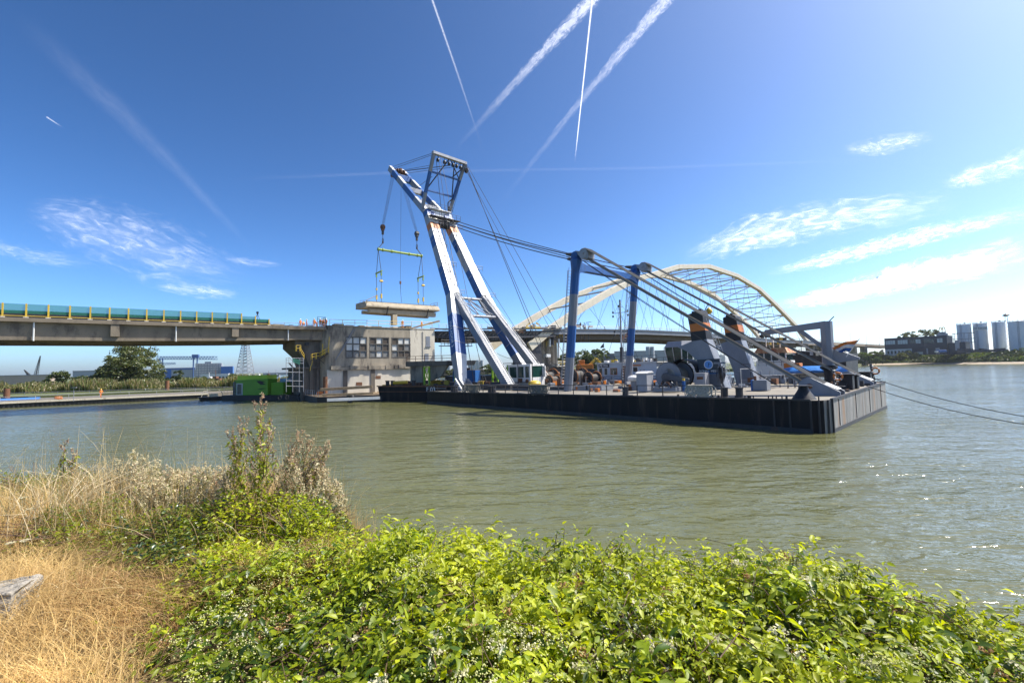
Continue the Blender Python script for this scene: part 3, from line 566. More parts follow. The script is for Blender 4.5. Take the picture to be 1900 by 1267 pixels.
b = MB(); b.cyl(bw(17.3, 8.6, 1.5), bw(17.3, 8.9, 1.5), .55, 18); b.beam(bw(17.3, 8.7, 1.6), bw(14.6, 8.7, 1.1), .3, .8, .3, .5); b.beam(bw(17.3, 8.6, .6), bw(14.9, 8.6, .6), .5, .7); b.build('gear_case', mat('dark_grey_paint', (.07, .08, .095), .4), CR, bevel=.06)
# deck gear near the middle
def mush(u, v, r=.75, H=1.9):
    b = MB(); b.cyl(bw(u, v, 0), bw(u, v, H-.6), r*.55, 16, 1); b.lathe(bw(u, v, H-.75), [(r*.95, 0), (r, .05), (r, .4), (r*.8, .55), (r*.4, .65), (0, .68)], 20, 0); b.build('ventilator', [m_white, m_grey], CR, smooth=True)
mush(21.2, 8.3); mush(17, 18, .5, 1.5)
b = MB(); side_box(b, 17.7, 19.0, 5.2, 6.6, .15, 2.1); a = [bw(17.6, 5.1, 2.1), bw(19.1, 5.1, 2.1), bw(19.1, 6.7, 2.1), bw(17.6, 6.7, 2.1)]; b.hexa(a, [a[0].lerp(a[3], .3)+Z*.22, a[1].lerp(a[2], .3)+Z*.22, a[2].lerp(a[1], .3)+Z*.22, a[3].lerp(a[0], .3)+Z*.22], 1)
for u in (17.9, 18.8): b.tube([bw(u, 5.4, 0), bw(u, 5.4, .2)], .06)
b.build('control_cabinet', [m_lgrey, m_white], CR, bevel=.03)
b = MB(); rr = random.Random(4)
side_box(b, 14.6, 17.2, 5.6, 6.8, .15, .55, 0)
for i in range(16): u = rr.uniform(14.8, 17); v = rr.uniform(5.6, 6.8); b.box(bw(u, v, rr.uniform(.3, .8)), rr.uniform(.15, .5), rr.uniform(.15, .4), rr.uniform(.15, .4), X=nU, mi=rr.choice([0, 1, 2]))
for i in range(10): u = rr.uniform(14.8, 17); v = rr.uniform(5.5, 6.6); b.tube([bw(u, v, .5), bw(u+rr.uniform(-.4, .4), v, 1.1), bw(u+rr.uniform(-.6, .6), v+.3, .6)], .05, 5, rr.choice([0, 1, 3]))
b.build('pump_engine', [m_grey, m_lgrey, m_dark, m_rust], CR, bevel=.01)
b = MB(); b.cyl(bw(14.2, 6.6, 0), bw(14.2, 6.6, 1.2), .17, 10, 0); b.cyl(bw(14.2, 6.6, 1.2), bw(14.2, 6.6, 1.45), .14, 10, 1); b.build('gas_bottle', [m_blue, m_yel], CR, smooth=True)
b = MB(); side_box(b, 13.1, 14.3, 9.3, 10.4, .2, 1.9); side_box(b, 13.3, 14.0, 9.27, 9.3, 1.2, 1.5, 1); b.build('switch_box', [m_lgrey, m_rust], CR, bevel=.05)
b = MB(); side_box(b, 24.9, 29.2, 6.8, 9.4, .0, .62); side_box(b, 27, 27.3, 6.77, 9.4, .02, .64, 1); b.build('deck_hatch', [m_grey, m_dark], CR, bevel=.03)
b = MB(); side_box(b, 30.2, 33.0, 6.3, 8.0, .03, .5, 0); side_box(b, 34.5, 39.0, 5.0, 7.0, .03, .7, 0); side_box(b, 40, 48, 5.5, 7.5, .02, .8, 0); b.build('deck_hatch', m_dark, CR, bevel=.03)
b = MB(); side_box(b, 7.0, 8.3, 9.3, 10.4, .05, 1.1, 0); side_box(b, 8.32, 8.5, 9.3, 10.4, .05, 1.12, 1); b.cyl(bw(8.0, 9.2, 1.1), bw(8.0, 9.2, 1.5), .12, 8, 2); b.build('locker', [m_grey, m_blue, m_rust], CR, bevel=.02)
b = MB(); side_box(b, 9.5, 12.5, 22.5, 24, .0, 1.0, 0); side_box(b, 6.0, 9.0, 23.2, 24.4, .0, .8, 0); b.build('deck_store', m_grey, CR, bevel=.03)
# hoses hung beside the near funnel
b = MB(); rr = random.Random(11)
for i in range(16):
    u = 12.6-rr.uniform(0, .9); v = 10.9-rr.uniform(0, .6); h0 = rr.uniform(2.3, 2.8); l = rr.uniform(1.2, 2.3)
    b.tube([bw(u, v, h0), bw(u-.1, v-.1, h0-l*.5), bw(u-.15, v, h0-l), bw(u-.35, v, h0-l*.5), bw(u-.3, v, h0)], .045, 5, rr.choice([0, 0, 1, 2]))
b.box(bw(12.2, 11.0, 0), .25, .25, 3.0, X=nU, mi=2); b.beam(bw(11.5, 11, 2.9), bw(12.8, 11, 2.9), .2, .2, mi=2); b.build('hose_rack', [m_dark, m_orange, m_grey], CR)
b = MB(); rr = random.Random(21)
for i in range(90):
    u = rr.uniform(18, 50); v = rr.uniform(13.5, 23.5)
    if abs(u-29) < 1.5 or 39.5 < u < 47.5 and v < 15: continue
    b.box(bw(u, v, rr.uniform(0, .3)), rr.uniform(.2, 1.6), rr.uniform(.2, 1.2), rr.uniform(.2, 1.2)*(.5 if u < 37 else 1), X=nU, mi=rr.choice([0, 0, 1, 2, 3, 4]))
for i in range(22): u = rr.uniform(18, 50); v = rr.uniform(13, 23); b.tube([bw(u, v, 0), bw(u, v, rr.uniform(1, 2.4))], .05, 5, rr.choice([0, 2, 3]))
b.build('deck_machinery', [m_dark, m_rust, m_grey, m_lgrey, m_orange], CR, bevel=.02)
rr = random.Random(22)
for i in range(60): b = MB(); u = rr.uniform(5.5, 24); v = rr.uniform(13.5, 24.3); b.box(bw(u, v, rr.uniform(0, .5)), rr.uniform(.1, .9), rr.uniform(.1, .8), rr.uniform(.1, .9), X=nU); b.build('deck_box', rr.choice([m_dark, m_dark, m_rust, m_grey, m_white, m_white, m_lgrey]), CR, bevel=.01)
for i in range(36): b = MB(); u = rr.uniform(5.5, 26); v = rr.uniform(13, 24); h = rr.uniform(.8, 2.6); b.tube([bw(u, v, 0), bw(u, v, h), bw(u-rr.uniform(-1.5, 1.5), v, h)], rr.uniform(.03, .07), 5); b.build('vent_pipe', rr.choice([m_dark, m_dark, m_grey, m_white]), CR)
for i in range(14): b = MB(); u = rr.uniform(18, 30); v = rr.uniform(4.5, 12.5); b.box(bw(u, v, .02), rr.uniform(.2, .8), rr.uniform(.2, .6), rr.uniform(.1, .5), X=nU); b.build('deck_box', rr.choice([m_dark, m_rust, m_grey, m_orange]), CR, bevel=.01)
# wheel-like hose reels and yellow bag at the cab
b = MB(); b.lathe(bw(39.6, 10.2, .5), [(.9, 0), (1.0, .25), (.8, .55), (.2, .7)], 10); b.build('yellow_tarp_bundle', m_yel, CR, smooth=True)
# bollards, fairleads
def bollard(u, v, r=.3, H=.85):
    b = MB(); b.cyl(bw(u, v, 0), bw(u, v, H), r, 14); b.cyl(bw(u, v, H-.05), bw(u, v, H+.04), r*1.15, 14); side_box(b, u-.6, u+.6, v-.45, v+.45, .01, .07); b.build('bollard', m_dark, CR)
for u, v in ((7.75, .95), (6.55, 1.05), (17.6, .8), (29.1, .8), (29.95, .8), (38.3, .9), (39.1, .9), (46.9, .9), (47.7, .9), (43, 1.0)): bollard(u, v)
b = MB(); b.lathe(bw(1.75, .95, 0), [(.85, 0), (.78, .12), (.5, .55), (.34, .85), (.3, 1.0), (.62, 1.02), (.62, 1.08)], 22); b.build('fairlead_cone', m_black, CR, smooth=True)
for u, v, s in ((1.1, 12.2, 1.), (.95, 13.7, .9), (1.1, 21.2, .9)):
    b = MB(); side_box(b, u-.55*s, u+.5*s, v-.5*s, v+.45*s, 0, 1.35*s, 0); side_box(b, u-.75*s, u+.6*s, v-.7*s, v+.65*s, 1.35*s, 1.5*s, 0); b.build('fairlead_block', m_black, CR, bevel=.08)
for u, v in ((1.5, 10.2), (.6, 22.9)):
    b = MB()
    for k in (-.35, .35): b.beam(bw(u, v+k, 0), bw(u+.25, v+k, 2.1), .1, .12, mi=0)
    for h in (.7, 1.3, 1.9): b.beam(bw(u+.1, v-.35, h), bw(u+.1, v+.35, h), .08, .06, mi=1)
    b.beam(bw(u-.6, v, .45), bw(u+.9, v, .45), .9, .06, mi=0); b.build('boarding_frame', [m_dark, m_white], CR)
b = MB(); rr = random.Random(31)
for i in range(26): u = rr.uniform(.6, 4); v = rr.uniform(8, 23); b.box(bw(u, v, 0), rr.uniform(.2, .7), rr.uniform(.2, .7), rr.uniform(.1, .7), X=nU, mi=rr.choice([0, 0, 1]))
for i in range(24): u = rr.uniform(.2, 12); b.tube([bw(u, .12, 0), bw(u, .12, .3)], .05, 5, 0)
b.build('small_deck_fitting', [m_dark, m_rust], CR)
# railings
def railing(u0, u1, v, closed=True):
    b = MB(); p, q = bw(u0, v), bw(u1, v); n = max(1, round(abs(u1-u0)/2.35))
    for i in range(n+1): c = p.lerp(q, i/n); b.beam(c, c+Z*1.08, .075, .075, up=VH, mi=0)
    b.tube([p+Z*1.08, q+Z*1.08], .04, 6, 0); b.tube([p+Z*.55, q+Z*.55], .035, 6, 1); b.build('railing', [m_dark, m_lgrey], CR)
railing(7.7, 15.9, .25); railing(17.3, 28.4, .25); railing(30.6, 37.6, .25); railing(39.8, 46.2, .25); railing(48.6, 53, .25); railing(14, 50, 24.6)
# davit
DV = bw(4.5, 22, 0); b = MB(); b.lathe(DV, [(.75, 0), (.5, .15), (.5, 1.5), (.85, 1.75), (.85, 2.0), (.6, 2.1)], 18); D0 = b.build('davit', m_black, CR, smooth=True)
b = MB(); b.tube([bw(4.5, 22, 2.05), bw(4.5, 22, 2.6), bw(4.5, 22, 7.1)], .62, 8); b.beam(bw(4.5, 22, 6.75), bw(10.9, 22, 6.35), .75, .8, .6, .6); b.beam(bw(7.3, 22, 6.4), bw(4.7, 22, 4.0), .35, .45)
b.prism([bw(4.2, 21.9, 2.3), bw(1.6, 21.9, 2.6), bw(1.6, 21.9, 2.85), bw(4.2, 21.9, 4.1)], VH*.2); b.tube([bw(4.2, 22, 7.1), bw(3.7, 22, 7.6)], .07); b.build('davit_arm', m_grey, D0, bevel=.04)
b = MB(); rr = random.Random(5)
for i in range(8): b.box(bw(10.9+rr.uniform(-.2, .8), 22+rr.uniform(-.4, .4), 6.0+rr.uniform(-.4, .4)), .35, .3, .3, X=nU, mi=i % 2)
rope(b, bw(10.9, 22, 6), bw(10.2, 22, 3.5), .03); b.build('davit_head', [m_lgrey, m_dark], D0, bevel=.03)
# signal ball on its bracket
b = MB(); c = onv(1315.5, 577, 14.); b.lathe(c-Z*.5, [(.0, .12), (.22, .17), (.35, .33), (.37, .5), (.31, .68), (.15, .86), (.04, .92)], 16); b.build('signal_ball', m_yel, CR, smooth=True)
b = MB(); b.tube([c+Z*.5, c+Z*.95], .03); b.tube([c+Z*.95, onv(1304, 587, 13.2)+Z*.2], .05); b.build('ball_bracket', m_dark, CR)
# ================================================================== LOOSE THINGS ROUND THE CRANE
GR = 'mooring ropes hung over the crane railing'
m_hemp = mat('bleached_rope', (.42, .39, .33), .9, var=.35, scale=6); m_hempd = mat('dirty_rope', (.2, .185, .15), .9, var=.4, scale=6)
def rope_coil(u0, u1, v, n, L0, m, label, seed):
    b = MB(); rr = random.Random(seed)
    for i in range(n):
        u = u0+(u1-u0)*(i+.5)/n+rr.uniform(-.05, .05); w_ = rr.uniform(.10, .42); l = L0*rr.uniform(.7, 1.08); pts = []
        for k in range(15): t = -math.pi/2+2*math.pi*k/14*1.0; pts.append(bw(u+w_*math.cos(t+math.pi)*(1 if k < 15 else 1), v-.08-.1*math.sin(t)*rr.uniform(.5, 1.4), 1.1-l/2-l/2*math.sin(t)))
        b.tube(pts, .05, 5)
    for u in np.arange(u0, u1, .1): b.torus(bw(u, v, 1.08), UH, .07, .04, 8, 5)
    return tag(b.build('rope_coil', m, smooth=True), label, 'rope', GR)
rope_coil(8.5, 10.7, .2, 30, 1.05, m_hemp, 'pale bundle of rope loops on the railing below the company sign', 1)
rope_coil(27.9, 30.7, .2, 32, 1.15, m_hempd, 'darker bundle of rope loops on the railing below the white crane cab', 2)
rope_coil(40.5, 44.0, .2, 30, 1.1, m_hempd, 'bundle of rope loops on the railing nearest the boom foot', 3)
ring0 = None; GLB = 'orange lifebuoys'
def lifebuoy(c, ax, label, R=.33):
    b = MB(); b.torus(c, ax, R, .085, 22, 8, 0); a = V3(ax).normalized().cross(Z).normalized()
    for k in range(4): t = k*math.pi/2+.6; p = V3(c)+(a*math.cos(t)+Z*math.sin(t))*R; q = V3(c)+(a*math.cos(t+.25)+Z*math.sin(t+.25))*R; b.cyl(p, q, .1, 8, 1)
    return tag(b.build('lifebuoy', [m_orange, m_white], smooth=True), label, 'lifebuoy', GLB)
lifebuoy(bw(1.3, 10.0, 1.35), VH+UH*.5, 'orange lifebuoy on the boarding frame beside the black fairlead box')
lifebuoy(bw(.45, 22.7, 1.35), VH+UH*.3, 'orange lifebuoy on the far corner post of the crane barge')
# blue tarpaulin boat
T = thing('covered_boat', bw(6.5, 23.2, .9), 'small boat under a bright blue tarpaulin behind the davit post', 'boat')
b = MB(); ctr = lambda u, v, h: bw(u, v, h); n = 13; rings = []
for i in range(n+1):
    f = i/n; u = 9.6-6.6*f; s = max(.05, math.sin(math.pi*min(1, max(0, f)))**.5); rings.append([ctr(u, 23.4-.95*s, 1.25), ctr(u, 23.4-1.05*s, 1.5+.05*math.sin(i*2)), ctr(u, 23.4-.3*s, 1.75+.3*s), ctr(u, 23.4+.4*s, 1.75+.28*s), ctr(u, 23.4+1.05*s, 1.5), ctr(u, 23.4+.95*s, 1.25)])
b.add([p for r in rings for p in r], [(i*6+k, i*6+k+1, i*6+k+7, i*6+k+6) for i in range(n) for k in range(5)]+[(0, 1, 2, 3, 4, 5), tuple(n*6+k for k in range(6))])
m_tarp = mat('blue_tarpaulin', (.05, .22, .62), .35, var=.2, scale=2, bump=.6, bscale=2.5); b.build('tarpaulin', m_tarp, T, smooth=True)
b = MB(); rings = []
for i in range(n+1):
    f = i/n; u = 9.4-6.2*f; s = max(.08, math.sin(math.pi*f)**.5); rings.append([ctr(u, 23.4-.9*s, 1.3), ctr(u, 23.4-.55*s, .75), ctr(u, 23.4+.55*s, .75), ctr(u, 23.4+.9*s, 1.3)])
b.add([p for r in rings for p in r], [(i*4+k, i*4+(k+1) % 4, i*4+4+(k+1) % 4, i*4+4+k) for i in range(n) for k in range(4)]); b.build('hull', mat('cream_hull', (.5, .43, .32), .5), T, smooth=True)
b = MB()
for u in (8.4, 6.5, 4.6): b.beam(bw(u, 22.5, .8), bw(u, 24.3, .8), .15, .12); b.tube([bw(u, 22.6, 0), bw(u, 22.6, .8)], .07); b.tube([bw(u, 24.2, 0), bw(u, 24.2, .8)], .07)
b.build('cradle', m_dark, T)
# flag at the stern
FL = thing('flag', onv(1572, 664, 21.), 'orange, white and blue flag drooping from a slanting pole at the crane stern', 'flag')
a, c = onv(1570, 662, 21.), onv(1593, 631, 21.); b = MB(); b.tube([a, c+(c-a)*.08], .04, 6); b.build('flagpole', m_white, FL)
b = MB(); n = 10
def flagpt(i, k):
    f = i/n; top = c.lerp(a, .75*k); e = onv(1543, 646, 21.6); e2 = onv(1562, 655, 21.4); far = e.lerp(e2, k); p = top.lerp(far, f); return p + VH*.25*math.sin(f*9+k*2) + Z*(.22*math.sin(f*math.pi))
for j in range(3):
    vs = [flagpt(i, (j+d)/3) for i in range(n+1) for d in (0, 1)]; b.add(vs, [(2*i, 2*i+1, 2*i+3, 2*i+2) for i in range(n)], j)
o = b.build('flag_cloth', [m_orange, m_white, m_blue], FL, smooth=True, norm=False); md = o.modifiers.new('s', 'SOLIDIFY'); md.thickness = .01
# mooring lines
GM = 'mooring lines leading off to the right'
for p, q, lab in ((bw(.3, 20.9, .6), onz(1990, 786, .0), 'upper mooring line from the barge corner into the river'), (bw(.3, 13.6, .5), onz(1960, 795, 0), 'lower mooring line from the fairlead box into the river')):
    b = MB(); rope(b, p, q, .032, .5); tag(b.build('mooring_line', m_dark), lab, 'rope', GM)
# ---------------------------------------------------------------- tugs behind the crane barge
def vbox(mb, u0, u1, v0, v1, z0, z1, mi=0, sl=0):
    f = lambda u, v, z: V3((*(BA+UH*u+VH*v).xy, z))
    return mb.hexa([f(u0, v0, z0), f(u1, v0, z0), f(u1, v1, z0), f(u0, v1, z0)], [f(u0+sl, v0+sl, z1), f(u1-sl, v0+sl, z1), f(u1-sl, v1-sl, z1), f(u0+sl, v1-sl, z1)], mi)
def fw_(u, v, z): return V3((*(BA+UH*u+VH*v).xy, z))
def tug_hull(root, u0, u1, v0, v1, z, m):
    b = MB(); vm = (v0+v1)/2; o = [(u0, v0), (u1-3, v0), (u1, vm-1), (u1, vm+1), (u1-3, v1), (u0, v1)]
    b.hexa([fw_(u, v, -.8) for u, v in o], [fw_(u, v, z) for u, v in o]); b.build('hull', m, root)
TG = thing('tugboat', fw_(32, 29, 0), 'white tug with orange lifebuoys and dark mast alongside the crane', 'boat')
tug_hull(TG, 21, 42, 25.6, 32, 1.9, m_black)
m_bluew = mat('faded_white_paint', (.50, .56, .62), .5, var=.12, dirt=(.3, .27, .22), damt=.2, streak=.3)
b = MB(); vbox(b, 28.2, 39.6, 26.2, 31, 1.9, 5.65); HS = b.build('deckhouse', m_bluew, TG, bevel=.04)
b = MB(); vbox(b, 27.9, 39.9, 25.9, 31.3, 5.66, 5.8); b.build('upper_deck', m_white, HS)
def win(u0, u1, z0, z1, name='window', v=26.2, m=None, fm=None):
    b = MB(); vbox(b, u0, u1, v-.03, v+.05, z0, z1); o = b.build(name, m or m_glass, HS)
    b = MB(); w_ = .07
    for a in ((u0-w_, u1+w_, z1, z1+w_), (u0-w_, u1+w_, z0-w_, z0), (u0-w_, u0, z0, z1), (u1, u1+w_, z0, z1)): vbox(b, a[0], a[1], v-.06, v+.02, a[2], a[3])
    b.build('frame', fm or m_white, o)
for u in (38.9, 37.8): win(u-.3, u+.3, 3.7, 4.8)
win(35.6, 36.8, 3.8, 4.8, fm=m_orange); win(33.9, 34.3, 2.2, 5.1, 'door', m=m_rust, fm=m_orange); win(31.6, 32.4, 4.2, 4.9)
b = MB(); vbox(b, 30.9, 33.4, 25.95, 26.1, 5.15, 5.35); b.build('boat_hook', m_orange, HS)
text('lettering', 'PETRA', .62, fw_(38.2, 26.12, 5.25), nU, Z, m_sign_w, TG, .01); b = MB(); vbox(b, 37.1, 39.3, 26.14, 26.19, 4.95, 5.55); b.build('name_board', m_navy, TG)
b = MB(); vbox(b, 25.6, 28.1, 26.6, 30, 1.9, 5.0, 0); vbox(b, 26.6, 27.0, 26.55, 26.6, 3.0, 3.6, 1); b.build('brown_shelter', [mat('brown_paint', (.14, .075, .025), .6), m_white], TG, bevel=.03)
b = MB(); vbox(b, 21.4, 25.5, 26.6, 31, 1.9, 5.3); vbox(b, 22.2, 23, 26.55, 26.6, 4.2, 4.8, 0); b.build('aft_house', m_white, TG, bevel=.03)
# faceted wheelhouse
b = MB(); pl = [(27.0, 26.5), (23.9, 26.0), (22.6, 27.5), (22.9, 30.5), (26.6, 30.5)]
lo = [fw_(u*.8+24.7*.2, v*.85+28.3*.15, 5.3) for u, v in pl]; mid = [fw_(u, v, 7.9) for u, v in pl]; hi = [fw_(u*.8+24.7*.2, v*.8+28.3*.2, 8.8) for u, v in pl]; low0 = [p-Z*2.2 for p in lo]
b.hexa(low0, lo, 1); b.hexa([p+Z*0 for p in mid], hi, 0); WH = b.build('wheelhouse', [m_lgrey, m_white], TG, bevel=.03)
b = MB(); b.hexa([p.lerp(lo[0].lerp(lo[3], .5), .04) for p in lo], [p.lerp(mid[0].lerp(mid[3], .5), .04) for p in mid]); b.build('window', m_gglass, WH)
b = MB()
for i in range(5): b.beam(lo[i], mid[i], .14, .14); b.beam(lo[i].lerp(lo[(i+1) % 5], .5), mid[i].lerp(mid[(i+1) % 5], .5), .07, .07); b.beam(lo[i], lo[(i+1) % 5], .12, .12)
b.build('frame', m_white, WH)
b = MB(); b.rail([fw_(39.8, 26, 5.8), fw_(28, 26, 5.8)], 1., 1.3, .035); b.rail([fw_(28, 26, 5.4), fw_(21.4, 26, 5.4)], 1., 1.1, .035); b.rail([fw_(41.5, 25.8, 1.9), fw_(28, 25.8, 1.9)], 1.1, 1.5, .03); b.build('railing', m_dark, TG)
mb_ = fw_(35.7, 28, 5.8); b = MB(); b.tube([mb_, mb_+Z*2.6], .3, 10, 1); b.tube([mb_+Z*2.4, mb_+Z*10.6], .16, 8, 0)
for z_, l in ((8.6, 1.5), (5.2, 1.3)): b.tube([mb_+Z*z_-UH*l, mb_+Z*z_+UH*l], .05, 6, 0)
for z_, du in ((8.6, 1.5), (8.6, -1.5), (7.9, 1.5), (7.9, -1.5), (5.2, 1.3), (5.2, -1.3), (4.6, 1.3), (4.6, -1.3), (10.5, 0), (9.6, .3), (4.5, .2)): c = mb_+Z*z_+UH*du; b.cyl(c, c+Z*.35, .15, 8, 1)
for du in (2.6, -2.6): rope(b, mb_+Z*8.4, mb_+UH*du*1.3, .025, mi=1); rope(b, mb_+Z*10.3, mb_+Z*8.6+UH*du*.5, .02, mi=1)
b.tube([mb_+Z*8.6+UH*1.5, mb_+Z*11+UH*1.5], .03, 5, 0); b.build('mast', [m_lgrey, m_dark], TG)
rr = random.Random(3)
for i in range(22): b = MB(); b.box(fw_(29+i*.48, rr.uniform(26.5, 30), 5.8), rr.uniform(.2, .8), rr.uniform(.2, .6), rr.uniform(.2, .7), X=nU); b.build('roof_gear', rr.choice([m_lgrey, m_lgrey, m_yel, m_white, m_dark]), TG, bevel=.02)
b = MB(); c = mb_+Z*4.3; n = 6; vs = [c+nU*(.25+.33*i)+Z*(.2+.16*i-k*.75*(1-.05*i))+VH*.12*math.sin(i*1.7+k) for i in range(n+1) for k in (0, 1)]
b.add(vs, [(2*i, 2*i+1, 2*i+3, 2*i+2) for i in range(n)], [0]*n); b2 = [v-Z*.4 for v in vs]; o = b.build('signal_flag', [m_orange], TG, norm=False); md = o.modifiers.new('s', 'SOLIDIFY'); md.thickness = .01
for u, lab in ((38.2, 'orange lifebuoy under the left windows of the white tug'), (33.6, 'orange lifebuoy beside the brown door of the white tug')): lifebuoy(fw_(u, 25.75, 2.75), VH, lab, .5)
lifebuoy(fw_(44.3, 21, 4.0), VH, 'brown lifebuoy at the foot of the nearer back strut', .35)
# second tug, rust-topped wheelhouse
T2 = thing('workboat', fw_(10, 30, 0), 'white workboat with a rusty orange wheelhouse top behind the funnels', 'boat'); tug_hull(T2, 2, 18, 26, 31.5, 1.9, m_black)
b = MB(); vbox(b, 10.0, 14.0, 27, 31, 1.9, 4.8, 0); vbox(b, 7.5, 10, 27.2, 31, 1.9, 3.7, 0); H2 = b.build('deckhouse', m_white, T2, bevel=.03)
b = MB(); vbox(b, 10.2, 13.9, 27.2, 30.8, 4.8, 5.5, 1); vbox(b, 10.0, 14.1, 27, 31, 6.5, 7.2, 0, .35); W2 = b.build('wheelhouse', [mat('rust_stained_roof', (.5, .3, .14), .6, dirt=(.35, .1, .03), damt=.6, dscale=1.5), m_white], T2)
b = MB(); vbox(b, 10.35, 13.75, 27.35, 30.6, 5.5, 6.5); b.build('window', m_glass, W2)
b = MB()
for u in (10.3, 11.1, 12.0, 12.9, 13.7): vbox(b, u-.06, u+.06, 27.25, 27.4, 5.5, 6.5)
b.build('frame', m_white, W2)
b = MB()
for u, l in ((12.2, 3.2), (11.4, 2.4), (13.1, 2.0)): b.tube([fw_(u, 29, 7), fw_(u, 29, 7+l)], .06, 6)
for i in range(9): b.box(fw_(rr.uniform(10.6, 13.8), 28.5, rr.uniform(7.2, 8.8)), .4, .3, .35, X=nU, mi=rr.choice([0, 1, 2]))
b.rail([fw_(14.4, 26.9, 4.8), fw_(9.8, 26.9, 4.8)], 1, 1, .03, mi=2); b.build('mast', [m_white, m_yel, m_dark], T2)
b = MB(); vbox(b, 8.6, 10.4, 26.6, 28, 4.0, 5.1, 0); vbox(b, 8.9, 9.6, 26.8, 28, 1.9, 4.0, 0); b.build('crane_base', m_orange, T2, bevel=.05)
b = MB(); b.rail([fw_(16, 26.2, 1.9), fw_(4, 26.2, 1.9)], 1.1, 1.2, .03); b.build('railing', m_dark, T2)
# dark accommodation vessel under the bridge
T3 = thing('accommodation_barge', fw_(3, 40, 0), 'black two storey accommodation barge with pale grey windows beneath the bridge', 'boat')
def a3(x, y): return onv(x, y, 38.)
b = MB(); q = [a3(1437, 648), a3(1437, 694), a3(1570, 702), a3(1570, 657)]; b.prism(q, VH*8); b.build('hull', m_black, T3)
b = MB()
for x0, x1, y0, y1, k in ((1444, 1452, 646, 657, 0), (1456, 1464, 648, 658, 0), (1468, 1476, 645, 656, 0), (1481, 1485, 646, 654, 1), (1503, 1509, 650, 656, 0), (1514, 1519, 648, 657, 1)): b.prism([a3(x0, y0+3), a3(x1, y0+3), a3(x1, y1+3), a3(x0, y1+3)], -VH*.1, k)
b.build('window', [m_lgrey, m_tan], T3); b = MB(); b.rail([a3(1437, 650), a3(1570, 659)], 1, 2, .04); b.build('railing', m_dark, T3)
# ---------------------------------------------------------------- hanging bridge slab with its rigging
SL = thing('bridge_slab', bw(84, 12.5, 15.4), 'cut concrete deck section hanging from the crane over the pier house', 'bridge slab')
def sl(u, v, h): return bw(u, v, h+.012*(12.5-v)*0)
b = MB(); pr = [(81.9, 18.45), (81.2, 17.55), (81.2, 17.3), (82.0, 17.2), (86.4, 17.2), (86.4, 18.45)]
b.hexa([sl(u, 3.2, h) for u, h in pr], [sl(u, 21.6, h) for u, h in pr], 0); b.build('deck_plate', m_conc2 if 'm_conc2' in globals() else mat('lifted_concrete', (.36, .31, .225), .85, var=.25, scale=.8, dirt=(.2, .16, .12), damt=.3, dscale=.7, bump=.2), SL)
mc2 = MATS['lifted_concrete']
b = MB(); b.hexa([sl(u, 4.2, h) for u, h in ((81.9, 16.9), (82.9, 16.9), (82.9, 16.2), (81.9, 16.2))], [sl(u, 20.9, h) for u, h in ((81.9, 16.9), (82.9, 16.9), (82.9, 15.9), (81.9, 15.9))]); b.hexa([sl(u, 4.2, h) for u, h in ((85, 16.9), (85.8, 16.9), (85.8, 16.2), (85, 16.2))], [sl(u, 20.9, h) for u, h in ((85, 16.9), (85.8, 16.9), (85.8, 15.9), (85, 15.9))]); b.build('girder', mc2, SL)
b = MB(); b.hexa([sl(81.8, 9.6, 13.6), sl(82.8, 9.6, 13.6), sl(82.8, 10.7, 13.6), sl(81.8, 10.7, 13.6)], [sl(81.8, 9.6, 16), sl(82.8, 9.6, 16), sl(82.8, 10.7, 16), sl(81.8, 10.7, 16)]); b.build('bearing_stub', mc2, SL)
b = MB()
for v in (8.1, 18.3): b.beam(sl(81.8, v, 15.7), sl(81.05, v, 17.5), .22, .1); b.beam(sl(81.75, v, 15.85), sl(83, v, 15.8), .2, .1)
b.beam(sl(81.95, 14.3, 18.2), sl(81.2, 15.1, 17.1), .5, .08); b.beam(sl(81.95, 10.3, 18.2), sl(81.3, 10.5, 17.3), .4, .06)
b.beam(sl(82.25, 3.6, 18.53), sl(82.25, 21.3, 18.53), .12, .16); b.build('strap', m_dark, SL)
b = MB(); b.rail([sl(81.4, 3.3, 17.3), sl(84.5, 3.3, 17.6)], 1.3, 1.3, .05); b.tube([sl(81.4, 3.3, 18.6), sl(82.0, 6.2, 20.0)], .07); b.rail([sl(82, 21.5, 18.4), sl(85, 21.5, 18.4)], 1, 1.5, .05); b.build('railing', m_timber, SL)
m_green = mat('green_spreader', (.22, .32, .03), .5, var=.3, scale=2)
SP = thing('spreader_beam', bw(83.3, 12.5, 30.4), 'yellow-green lifting beam with slings above the hanging slab', 'lifting beam')
b = MB(); e = [bw(83.3, 12.5-5.5, 30.4), bw(83.3, 12.5+5.5, 30.4)]; b.cyl(e[0], e[1], .26, 12)
for f in (.0, .1, .3, .7, .9, 1.): c = e[0].lerp(e[1], f); b.cyl(c-VH*.12, c+VH*.12, .38, 12)
b.build('beam', m_green, SP)
b = MB()
for s, h, ee in ((-1, HK[0], e[0]), (1, HK[1], e[1])):
    for k in (-.12, .12): rope(b, h-Z*2.9+nU*k, ee+nU*k+Z*.2, .055)
    vv = 12.5+s*5.3; a1, a2 = bw(84.6, vv, 25.3), bw(82.4, vv, 25.3)
    for a_ in (a1, a2): rope(b, ee, a_, .06); rope(b, a_, bw(84.6 if a_ is a1 else 82.4, vv, 18.4), .055)
b.build('sling', m_rope, SP)
b = MB()
